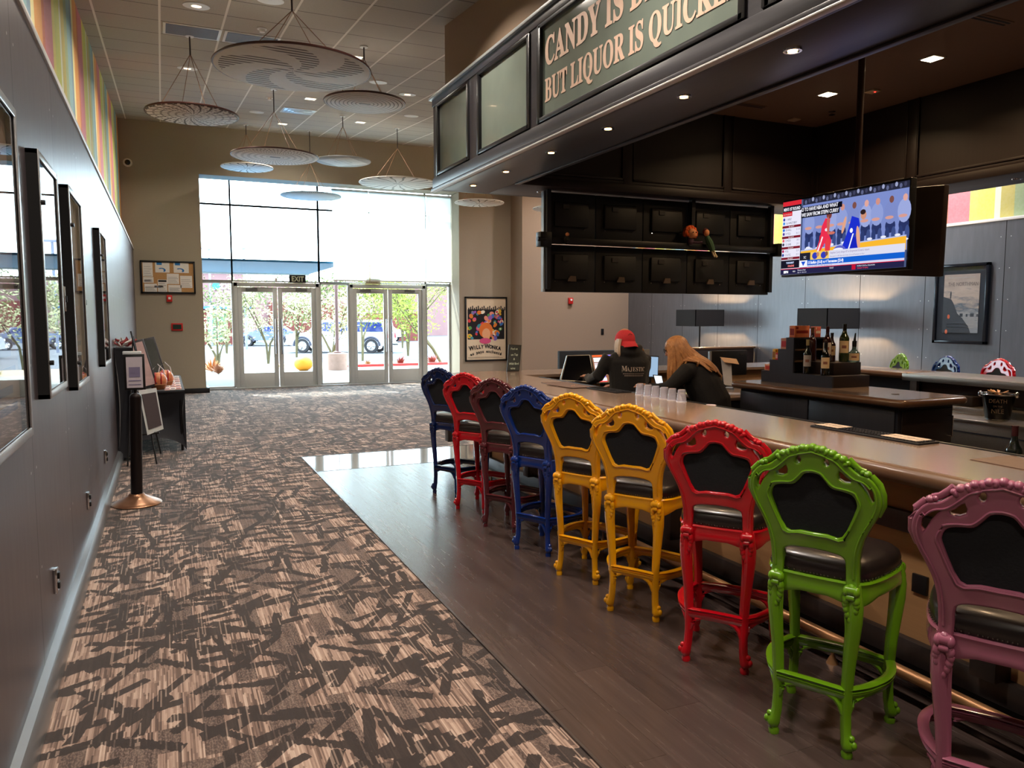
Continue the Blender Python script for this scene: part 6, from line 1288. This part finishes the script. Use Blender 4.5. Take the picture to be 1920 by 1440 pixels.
names = ['nearest the till end', 'second from the till end', 'third from the till end', 'third from the mat end', 'second from the mat end', 'nearest the mat end']
for k in range(6): cup(3.425+.004*(k % 2), 5.12-.107*k, 1.072, 'clear tumbler upside down in the front row, %s' % names[k])
for k in range(3): cup(3.545, 5.22-.11*k, 1.043, 'clear tumbler upside down in the back row on the steel rail, %s' % ['nearest the till end', 'middle one', 'nearest the mat end'][k])
single(MB().lathe((3.55, 4.40, 1.043), [(0, 0), (.035, 0), (.037, .02), (.033, .022), (0, .022)], 20), 'shallow_dish', M('pink_white_plastic', (220, 196, 200), .3), 'shallow pale pink dish on the steel rail past the tumblers', 'dish')
single(MB().prism([(0, 0), (.05, 0), (.025, .06)], (3.55, 4.83, 1.043), (.5, -.86, 0), (0, 0, 1), (.03, .015, 0)), 'table_tent', PAPER, 'small white folded card standing among the clear tumblers', 'card')
def bar_mat(x0, x1, y0, y1, lab, prn):
    t = thing('bar_mat', lab, 'bar mat', ((x0+x1)/2, (y0+y1)/2, 1.072), 0, 'rubber bar mats'); MB().box(x0, x1, y0, y1, 1.072, 1.082, .003).build('rubber_base', M('black_mat_rubber', (20, 18, 22), .6), t)
    mb = MB(); nx, ny = 5, int((y1-y0)/.02)
    for i in range(nx):
        for j in range(ny): a, b = x0+.018+i*(x1-x0-.03)/nx, y0+.012+j*(y1-y0-.02)/ny; mb.box(a, a+.018, b, b+.010, 1.082, 1.087)
    mb.build('grip_ribs', M('black_mat_rubber', (20, 18, 22)), t)
    if prn:
        for (a, b) in ((.04, .34), (.74, .97)): MB().box(x0+.02, x0+(x1-x0)*.46, y0+(y1-y0)*a, y0+(y1-y0)*b, 1.086, 1.089).box(x0+(x1-x0)*.54, x1-.02, y0+(y1-y0)*a, y0+(y1-y0)*b, 1.086, 1.089).build('printed_patch', M('cream_mat_print', (206, 182, 160), .6, 0, .3, 90), t)
bar_mat(3.315, 3.465, 2.55, 3.24, 'black rubber bar mat with cream printed patches beside the steel rail', True)
bar_mat(3.315, 3.465, 5.30, 5.78, 'plain black rubber bar mat next to the tumblers', False)
MENU = M('brown_menu_card', (104, 80, 68), .5, 0, .1, 20)
def menu(x0, y0, w_, l, rz, lab, z=1.0725):
    t = thing('menu_card', lab, 'menu', (x0, y0, z), rz, 'menus on the bar'); MB().box(0, w_, 0, l, 0, .003).build('card', MENU, t, local=True)
    m_ = M('peach_menu_print', (232, 170, 130), .6); mb = MB(); mb.tube([(w_*.3, l*.30, .0034), (w_*.45, l*.42, .0034), (w_*.5, l*.36, .0034), (w_*.7, l*.55, .0034)], .0022, 4); mb.build('print', m_, t, local=True); return t
menu(3.17, 1.84, .24, .36, -.05, 'brown menu card lying on the bar at the picture edge'); menu(3.16, 6.02, .26, .44, -.12, 'brown menu card lying near the order screens'); menu(3.19, 5.80, .25, .42, .10, 'brown menu card overlapping the farther menu near the order screens', 1.0765)
cp = thing('chalkboard', 'small leaning chalkboard with handwritten chalk lettering on the far bar end', 'chalkboard', (3.60, 7.95, 1.072))
CB = [(3.50, 7.90, 1.075), (3.565, 7.985, 1.375), (3.72, 7.985, 1.365), (3.655, 7.90, 1.075)]
panel(CB, .014, 'frame', BLACK, cp); bd = panel(bil(CB, .06, .94, .03, .97), .002, 'slate', M('dark_slate', (46, 50, 50), .7, 0, .2, 20), cp, .002)
CK = M('pale_chalk', (206, 220, 200), .8)
for s, u, v in (('Find us', .14, .80), ('on Tap', .2, .58), ('&', .42, .42), ('Wild Bird', .10, .24), ('wine', .25, .07)):
    o_ = bil(CB, u, 1, v, 1)[0]+Vector((0, -.006, 0)); text(s, .036, o_, Vector(CB[3])-Vector(CB[0]), Vector(CB[1])-Vector(CB[0]), CK, bd, sx=.85, shear=.25)
# bucket and bottles at the steel side
t = thing('ice_bucket', 'black promotional metal bucket with bright rim full of wooden sticks', 'bucket', (7.05, 4.62, .735)); c_ = (7.05, 4.62, .737)
MB().lathe(c_, [(0, 0), (.098, 0), (.10, .006), (.138, .235), (.134, .235), (.096, .01), (0, .01)], 32).build('pail', M('black_enamel', (10, 10, 12), .2, .2), t)
MB().tube([(c_[0]+.140*math.cos(q), c_[1]+.140*math.sin(q), c_[2]+.237) for q in [2*PI*k/28 for k in range(28)]], .007, 8, closed=True, cap=False).tube([(c_[0]+.102*math.cos(q), c_[1]+.102*math.sin(q), c_[2]+.006) for q in [2*PI*k/28 for k in range(28)]], .005, 8, closed=True, cap=False).build('rim', CHROME, t)
fx = Vector((-.84, -.54, 0)); sx2 = Vector((.54, -.84, 0))
for k in (-1, 1): MB().sph(Vector(c_)+sx2*k*.145+Vector((0, 0, .235)), .022, .018, .028).build('handle_ear', CHROME, t)
MB().tube([Vector(c_)+sx2*(.15*math.cos(q))+fx*.10*math.sin(q)+Vector((0, 0, .245+.01*math.sin(q))) for q in [PI*k/14 for k in range(15)]], .005, 8).build('bail_handle', CHROME, t)
rq = random.Random(2)
for k in range(9): a = rq.uniform(0, 6.28); MB().tube([Vector(c_)+Vector((.08*math.cos(a), .08*math.sin(a), .20)), Vector(c_)+Vector((-.10*math.cos(a)*.9, -.10*math.sin(a)*.9, .262+.01*rq.random()))], .006, 6).build('wooden_stick', M('pale_wooden_stick', (214, 160, 110), .6), t)
GLD = M('dull_gold_print', (120, 100, 76), .5)
for s, z_, h_ in (('DEATH', .165, .05), ('ON THE', .125, .022), ('NILE', .068, .056)):
    r_b = .098+.04*(z_/.235)+.006; text(s, h_, Vector(c_)+fx*(r_b+.004)+Vector((0, 0, z_)), sx2, (0, 0, 1), GLD, t, align='CENTER', sx=.9)
t = thing('back_shelf', 'narrow dark shelf behind the bar rail holding spare wine bottles', 'shelf', (3.74, 2.3, 0)); MB().box(3.64, 3.86, 1.2, 2.9, .83, .87, .003).build('board', BLACK, t); MB().box(3.64, 3.86, 1.22, 1.26, 0, .83).box(3.64, 3.86, 2.84, 2.88, 0, .83).build('support', BLACK, t)
bottle(3.74, 2.36, .87, .037, .30, GB, FD, LW, 'dark wine bottle with red foil standing low behind the bar rail', grp='spare wine bottles behind the rail'); bottle(3.76, 2.24, .87, .037, .30, GB, FB, LW, 'black foil wine bottle beside the red foil one behind the bar rail', grp='spare wine bottles behind the rail')
t = thing('red_glove', 'crumpled red rubber glove lying on the steel ledge behind the island', 'glove', (7.35, 5.36, .80)); mb = MB()
for k in range(4): mb.tube([(7.30+.02*k, 5.42, .83), (7.29+.022*k, 5.36, .86-.008*k), (7.28+.025*k, 5.29, .83)], [.016, .017, .012], 8)
mb.sph((7.33, 5.43, .835), .05, .04, .03); mb.build('glove', M('red_rubber', (206, 72, 62), .4), t)
single(MB().box(7.24, 7.44, 5.00, 5.26, .801, .90, .004), 'utensil_box', DKWOOD, 'small brown wooden box on the steel ledge behind the island', 'box')
# ------------------------------------------------------------------ outside
def gm(name, a, b, sc, rough=.9, bump=.2):
    n = NT(name); xyz = n.pos(); f = n.noise(n.P, sc, 4); MATS[name] = n.bsdf(n.mix(f, lin(a), lin(b)), rough, 0, bump=f, bstr=bump, bdist=.01); return MATS[name]
SIDEW = gm('light_concrete_paving', (120, 118, 114), (146, 142, 136), 3); ASPH = gm('sunlit_asphalt', (66, 68, 76), (86, 88, 98), 8); GRAV = gm('desert_gravel', (134, 112, 92), (160, 140, 120), 30)
mb = MB(); mb.add([(-40, 19.1, -.02), (60, 19.1, -.02), (60, 26.3, -.06), (-40, 26.3, -.06)], [(0, 1, 2, 3)]); struct(mb, 'path', SIDEW)
struct(MB().box(-40, 60, 26.3, 30.0, -.6, -.10), 'ground', GRAV); struct(MB().box(-80, 120, 30.0, 130, -.7, -.46), 'road', ASPH)
struct(MB().box(-40, 60, 29.9, 30.1, -.5, -.30), 'kerb', SIDEW)
struct(MB().box(5.5, 9.4, 26.2, 26.35, -.2, .03, .01), 'kerb', M('red_painted_kerb', (160, 34, 32), .7, 0, .1, 8))
CAN = M('blue_grey_canopy_metal', (60, 116, 160), .6)
t = thing('entrance_canopy', 'blue grey flat canopy outside above the entrance doors', 'canopy', (1.5, 21.5, 2.97))
MB().box(-3.0, 4.1, 19.15, 24.2, 2.97, 3.02).build('underside', CAN, t); MB().box(-3.0, 4.1, 24.2, 24.3, 2.93, 3.2).build('fascia', ALU, t)
t = thing('light_pole', 'bronze parking lot light pole rising from a pale concrete planter', 'lamp post', (5.07, 25.0, -.06))
MB().cyl((5.07, 25, .5), (5.07, 25, 5.4), .055, 12).build('pole', M('bronze_pole', (96, 70, 70), .5, .3), t); MB().lathe((5.07, 25, .49), [(0, 0), (.13, 0), (.13, .05), (.06, .08), (0, .08)]).build('flange', M('bronze_pole', (96, 70, 70)), t); MB().box(4.7, 5.1, 24.9, 25.1, 5.35, 5.45).build('lamp_head', M('bronze_pole', (96, 70, 70)), t)
single(MB().lathe((5.07, 25.0, -.055), [(0, 0), (.31, 0), (.33, .54), (.28, .56), (0, .55)], 24), 'pole_footing', M('pale_pink_concrete', (150, 122, 112), .9, 0, .1, 8), 'pale round concrete footing under the light pole', 'concrete footing')
single(MB().sph((4.02, 25.2, .17), .30, .26, .24, 20, 14), 'boulder', M('bright_yellow_paint', (214, 140, 16), .6, 0, .12, 2), 'rounded yellow boulder seen through the first pair of doors', 'boulder')
for x, y, h, lab in ((3.1, 60, 7.0, 'slim grey light pole in front of the distant clinic building'), (4.75, 52, 6.5, 'slim grey light pole seen through a door pane of the first pair')):
    t = thing('light_pole', lab, 'lamp post', (x, y, -.46)); MB().cyl((x, y, -.46), (x, y, h-.5), .08, 8).build('pole', M('grey_pole', (120, 126, 150), .5), t); MB().box(x-.5, x+.5, y-.1, y+.1, h-.55, h-.42).build('lamp_head', M('grey_pole', (120, 126, 150)), t)
# clinic building
PINKW = gm('pink_tan_stucco', (118, 88, 90), (136, 104, 106), 2, .9, .05); BRK = M('red_brown_brick', (104, 48, 44), .85, 0, .2, 8); BLT = M('blue_trim', (60, 110, 180), .5)
t = thing('clinic_building', 'distant pink tan clinic building with blue trim and a white sign', 'building', (3, 66, -.46))
MB().box(-6, 5.6, 62, 72, -.46, 4.9).build('wall', PINKW, t); MB().box(-6.1, 5.7, 61.9, 72, 4.9, 5.3).build('roof_trim', BLT, t); MB().box(1.6, 4.8, 61.4, 62, -.46, 2.2).build('brick_entrance', BRK, t); MB().box(1.4, 6.0, 61.1, 62.1, 2.2, 2.4).build('awning', BLT, t)
w_ = MB().box(2.9, 4.3, 61.35, 61.42, -.2, 1.9).build('window', M('green_grey_window', (96, 120, 96), .15, 0, .4, 1.5), t); MB().box(3.55, 3.62, 61.3, 61.36, -.2, 1.9).box(2.9, 4.3, 61.3, 61.36, .85, .92).build('window_frame', WHITE, w_)
text('DENTAL', .62, (3.95, 61.9, 3.72), (1, 0, 0), (0, 0, 1), M('white_sign_letters', (240, 244, 250), .5), t, bold=.02); MB().lathe((3.62, 61.95, 3.93), [(0, -.08), (.27, -.08), (.27, 0), (0, 0)], 20, 'y').build('sign_roundel', M('teal_roundel', (40, 170, 190), .5), t)
t = thing('service_building', 'distant pink block building behind the trees at the far side of the car park', 'building', (18, 82, -.46))
MB().box(8, 30, 80, 92, -.46, 5.0).build('wall', PINKW, t); MB().box(9.5, 17.5, 79.6, 80, -.46, 3.0).build('lower_wall', BRK, t)
for k in range(4): MB().box(12+k*3.2, 12.8+k*3.2, 79.5, 79.62, 3.6, 3.9).build('vent', M('dark_vent', (90, 80, 90), .7), t)
t = thing('boundary_wall', 'red brown masonry enclosure beyond the parked truck', 'wall', (17, 66, -.46)); MB().box(15.6, 20.4, 64, 68, -.46, 1.9).build('wall', BRK, t); MB().box(15.5, 20.5, 63.9, 68.1, 1.9, 2.0).build('coping', PINKW, t)
# pickup truck with shell
def car(nm, lab, cat, origin, ang, L_, W_2, prof, belt, win, col, wheels, wr, extra=None):
    t = thing(nm, lab, cat, origin, 0); m = Matrix.Translation(origin) @ Matrix.Rotation(ang, 4, 'Z')
    body = MB(); n = len(prof); b0 = [Vector((p[0], -W_2+(.12 if p[1] > belt else 0)*min(1, (p[1]-belt)*1.2), p[1])) for p in prof]; b1 = [Vector((p.x, -p.y, p.z)) for p in b0]
    body.add(b0+b1, [tuple(range(n)), tuple(reversed(range(n, 2*n)))]+[(i, (i+1) % n, n+(i+1) % n, n+i) for i in range(n)]); body.xf(m); b = body.build('body', M(nm+'_paint_%d' % col[0], col, .25, 0, .02, 4, coat=.5), t, angle=25)
    for w0 in win:
        for s in (-1, 1):
            g = MB(); g.add([Vector((p[0], s*(W_2-.12*min(1, (p[1]-belt)*1.2)+.008), p[1])) for p in w0], [tuple(range(len(w0)))]); g.xf(m); g.build('window', M('blue_car_glass', (14, 34, 96), .08, 0, .05, 3), b)
    for x in wheels:
        for s in (-1, 1):
            a = MB(); a.lathe((0, 0, 0), [(wr*.62, -.12), (wr*.96, -.12), (wr, -.06), (wr, .06), (wr*.96, .12), (wr*.62, .12), (wr*.62, -.12)], 28, 'y'); a.xf(m @ Matrix.Translation((x, s*(W_2-.10), wr))); w_ = a.build('wheel', M('tyre_rubber', (34, 34, 40), .8), t)
            a = MB(); a.lathe((0, 0, 0), [(0, s*.03), (wr*.6, s*.02), (wr*.64, s*.10), (wr*.60, s*.10), (wr*.56, s*.04), (0, s*.05)], 24, 'y')
            for k in range(6): q = k*PI/3; a.tube([(wr*.1*math.cos(q), s*.07, wr*.1*math.sin(q)), (wr*.58*math.cos(q), s*.09, wr*.58*math.sin(q))], .035, 6)
            a.xf(m @ Matrix.Translation((x, s*(W_2-.10), wr))); a.build('rim', CHROME, w_)
            a = MB(); a.tube([(x+(wr+.08)*math.cos(q), s*(W_2+.005), wr+(wr+.08)*math.sin(q)) for q in [PI*k/14 for k in range(15)]], .07, 6); a.xf(m); a.build('wheel_arch', M('dark_wheel_arch', (50, 52, 70), .6), b)
    return t, m, b
rear, front = Vector((11.3, 44.6)), Vector((7.70, 46.6)); dv = (front-rear); ang = math.atan2(dv.y, dv.x); mid = (rear+front)/2
prof = [(-3.05, .55), (-3.0, .95), (-2.95, 1.15), (-2.85, 1.85), (-2.7, 1.92), (.75, 1.92), (1.0, 1.85), (1.75, 1.22), (2.75, 1.12), (2.95, 1.0), (3.0, .5), (2.6, .42), (-2.7, .42)]
win = [[(-2.75, 1.25), (-2.65, 1.78), (-1.15, 1.80), (-1.15, 1.25)], [(-1.0, 1.25), (-1.0, 1.80), (-.1, 1.80), (-.1, 1.25)], [(.0, 1.25), (.0, 1.80), (.78, 1.78), (1.35, 1.27)]]
tk, m_, b_ = car('pickup_truck', 'white pickup truck with dark blue windows parked outside the doors', 'truck', (mid.x, mid.y, -.46), ang, 6.0, .98, prof, 1.2, win, (176, 178, 190), (2.03, -2.05), .42)
for nm, bx_, m2 in (('rear_lamp', (-3.06, -3.0, .82, .99, .85, 1.15), M('red_tail_lamp', (220, 40, 60), .3)), ('rear_lamp', (-3.06, -3.0, -.99, -.82, .85, 1.15), M('red_tail_lamp', (220, 40, 60))), ('bumper', (-3.15, -3.0, -.9, .9, .45, .62), CHROME), ('bumper', (2.95, 3.1, -.9, .9, .42, .62), CHROME), ('head_lamp', (2.9, 3.02, .6, .95, .78, .98), CHROME), ('head_lamp', (2.9, 3.02, -.95, -.6, .78, .98), CHROME), ('tow_hitch', (-3.4, -3.1, -.06, .06, .45, .52), BLACK)):
    a = MB().box(*bx_, .01); a.xf(m_); a.build(nm, m2, tk)
sp_ = [(-2.2, .45), (-2.25, .8), (-2.0, 1.0), (-1.5, 1.05), (-1.0, 1.42), (.3, 1.45), (1.0, 1.05), (1.9, .92), (2.2, .75), (2.25, .4)]
sw = [[(-1.35, 1.07), (-.95, 1.36), (-.3, 1.38), (-.3, 1.07)], [(-.2, 1.07), (-.2, 1.38), (.28, 1.38), (.85, 1.07)]]
car('sedan', 'small white car parked beside the masonry enclosure', 'car', (15.9, 62.5, -.46), 2.6, 4.5, .88, sp_, 1.0, sw, (236, 236, 242), (1.4, -1.4), .33)
car('sedan', 'dark blue grey car parked far off behind the first pair of doors', 'car', (6.9, 58, -.46), 2.9, 4.5, .88, sp_, 1.0, sw, (70, 84, 120), (1.4, -1.4), .33)
# trees
BARK = M('pale_green_bark', (86, 78, 52), .9, 0, .2, 10); LEAFY = M('yellow_green_leaves', (104, 118, 24), .8, 0, .3, 2); LEAFG = M('olive_green_leaves', (72, 92, 34), .8, 0, .3, 2); LEAFW = M('pale_blossom_leaves', (150, 150, 112), .8, 0, .2, 2)
def tree(x, y, h, r, lab, lm, seed, lean=0., n=2200, zt=None, nm='palo_verde_tree'):
    t = thing(nm, lab, 'tree', (x, y, -.46), 0, 'car park trees'); q = random.Random(seed); br = MB(); tips = []
    for k in range(4):
        a = q.uniform(0, 6.28); l = q.uniform(.6, 1)*r; p0 = Vector((x, y, -.46)); p1 = p0+Vector((lean*.4+.1*math.cos(a), .1*math.sin(a), h*.25)); p2 = p1+Vector((lean*.5+l*.4*math.cos(a), l*.4*math.sin(a), h*.25)); p3 = p2+Vector((lean*.3+l*.5*math.cos(a), l*.5*math.sin(a), h*.28)); br.tube([p0, p1, p2, p3], [.055, .045, .03, .012], 7); tips += [p2, p3, p3.lerp(p2, .5)]
        for j in range(3): b = a+q.uniform(-1, 1); e = p3+Vector((math.cos(b)*l*.4, math.sin(b)*l*.4, q.uniform(-.2, .6))); br.tube([p2.lerp(p3, .6), e], [.018, .006], 5); tips.append(e)
    br.build('trunk', BARK, t); lf = MB()
    for k in range(n):
        c = q.choice(tips); d = Vector((q.gauss(0, 1), q.gauss(0, 1), q.gauss(0, .7)))*r*.24; p = c+d; s = q.uniform(.04, .10); u = Vector((q.gauss(0, 1), q.gauss(0, 1), q.gauss(0, 1))).normalized(); v = u.orthogonal().normalized()
        lf.add([p-u*s, p+v*s*.5, p+u*s, p-v*s*.5], [(0, 1, 2, 3)])
    o = lf.build('foliage', lm, t, smooth=False)
tree(8.6, 36.5, 4.6, 2.4, 'yellow green tree standing over the white truck', LEAFY, 1, n=2550); tree(11.9, 40, 5.2, 2.6, 'yellow green tree behind the tail of the white truck', LEAFY, 2, n=2250)
tree(9.9, 28.2, 3.6, 1.5, 'leaning pale trunk tree beside the poster wall end of the windows', LEAFY, 3, lean=-1.2, n=1650); tree(6.2, 41, 4.4, 2.2, 'olive green tree in front of the truck bonnet', LEAFG, 4, n=1950)
tree(4.2, 36, 3.6, 1.7, 'pale flowering tree seen through the first pair of doors', LEAFW, 5, n=2100); tree(5.9, 30.0, 3.2, 1.3, 'slender pale flowering tree nearer the yellow boulder', LEAFW, 6, n=1350)
tree(14.5, 50, 5.5, 2.8, 'yellow green tree near the masonry enclosure', LEAFY, 7, n=1950); tree(3.2, 47, 4.2, 2.0, 'olive tree close to the clinic building', LEAFG, 8, n=1650); tree(1.9, 33, 2.4, 1.0, 'low pale shrub like tree at the pier end of the windows', LEAFW, 9, n=1200)
def tuft(x, y, s, c, lab, z=-.10):
    t = thing('desert_shrub', lab, 'shrub', (x, y, z), 0, 'low desert shrubs by the kerb'); q = random.Random(int(x*10)); mb = MB()
    for k in range(70):
        a = q.uniform(0, 6.28); b = q.uniform(.3, 1.3); l = s*q.uniform(.6, 1); p = Vector((x, y, z)); e = p+Vector((math.cos(a)*math.cos(b), math.sin(a)*math.cos(b), math.sin(b)))*l; w_ = Vector((-math.sin(a), math.cos(a), 0))*s*.05; mb.add([p, p.lerp(e, .6)-w_, e, p.lerp(e, .6)+w_], [(0, 1, 2, 3)])
    mb.build('foliage', M('shrub_%d_%d_%d' % c, c, .8, 0, .2, 6), t, smooth=False)
tuft(6.55, 27.0, .30, (150, 104, 60), 'small brown tuft of desert shrub through the second doors'); tuft(7.75, 27.0, .42, (130, 44, 34), 'reddish desert shrub in the middle of the kerb'); tuft(8.95, 27.0, .45, (136, 56, 48), 'pinkish desert shrub at the end of the red kerb'); tuft(1.42, 24.6, .42, (130, 80, 50), 'brownish shrub by the pier end sidelight', -.05); tuft(1.30, 25.8, .55, (170, 104, 48), 'orange shrub just behind the brownish one', -.05); tuft(3.6, 27.2, .25, (150, 140, 80), 'small olive tuft beside the yellow boulder')
# ------------------------------------------------------------------ lamps that light the room
def disk_light(loc, power, size=.16, col=(1, .88, .76), spread=PI*.8):
    l = bpy.data.lights.new('downlight_lamp', 'AREA'); l.shape = 'DISK'; l.size = size; l.energy = power; l.color = col; l.spread = spread
    o = bpy.data.objects.new('downlight_lamp', l); COL.objects.link(o); o.location = loc; return o
for y in (-.6, 2.6, 5.8, 9.01, 12.29, 15.54): disk_light((.43, y, cz(y)-.03), 30)
for y in (.8, 3.8, 6.6): disk_light((2.0, y, cz(y)-.03), 30)
for x, y in ((3.68, 12.24), (2.39, 10.27), (2.385, 13.57), (2.366, 16.73), (3.69, 15.5)): disk_light((x, y, cz(y)-.03), 30, col=(1, .88, .74))
for x in (9.4, 10.6):  # added fixtures and lamps, out of view, to brighten the side beyond the bar
    for i, y in enumerate((4.5, 8.5, 12.5, 15.8)):
        round_light(x, y, 'added unseen fill downlight over the seating beyond the bar, %s row, %s along' % ('wall side' if x > 10 else 'bar side', ['first', 'second', 'third', 'fourth'][i])); disk_light((x, y, cz(y)-.03), 46, col=(.96, .95, 1.0))
for x, y in ((6.0, 12.0), (7.5, 15.5)): round_light(x, y, 'added unseen fill downlight beyond the canopy, %s' % ('over the walkway' if x < 7 else 'near the poster wall')); disk_light((x, y, cz(y)-.03), 30)  # two more unseen downlights, added for extra light past the canopy
for x, y in ((6.636, 5.153), (6.656, 6.418), (6.64, 3.88), (5.0, 2.4)): disk_light((x, y, 4.08), 15, col=(1, .66, .36))
for y in (7.84, 6.97, 6.01, 5.08, 4.156, 3.22, 2.25, 1.3): disk_light((3.08, y, 3.085), 3.2, .05, (1, .68, .38))
for yc in (13.63, 10.07):
    l = bpy.data.lights.new('lamp_bulb', 'POINT'); l.energy = 140; l.color = (1, .62, .30); l.shadow_soft_size = .05; o = bpy.data.objects.new('lamp_bulb', l); COL.objects.link(o); o.location = (10.72, yc, 1.66)
S.view_settings.exposure = .50
# ------------------------------------------------------------------ lettering becomes ordinary meshes
_fonts = [o for o in COL.objects if o.type == 'FONT']
_dg = bpy.context.evaluated_depsgraph_get(); _dg.update()
for o in _fonts:
    me = bpy.data.meshes.new_from_object(o.evaluated_get(_dg))
    if not len(me.polygons): print('EMPTY TEXT', o.data.body)
    nm = o.name.split('.')[0]; par = o.parent; mbx = o.matrix_basis.copy(); wr_ = 'wrap' in o.keys()
    bpy.data.objects.remove(o)
    if wr_:
        me.transform(mbx); mbx = Matrix.Identity(4)
        for v in me.vertices:
            ok_, loc_, nr_, fi_ = par.closest_point_on_mesh(v.co); v.co = loc_+nr_*.0035
    q = bpy.data.objects.new(nm, me); COL.objects.link(q); q.parent = par; q.matrix_basis = mbx
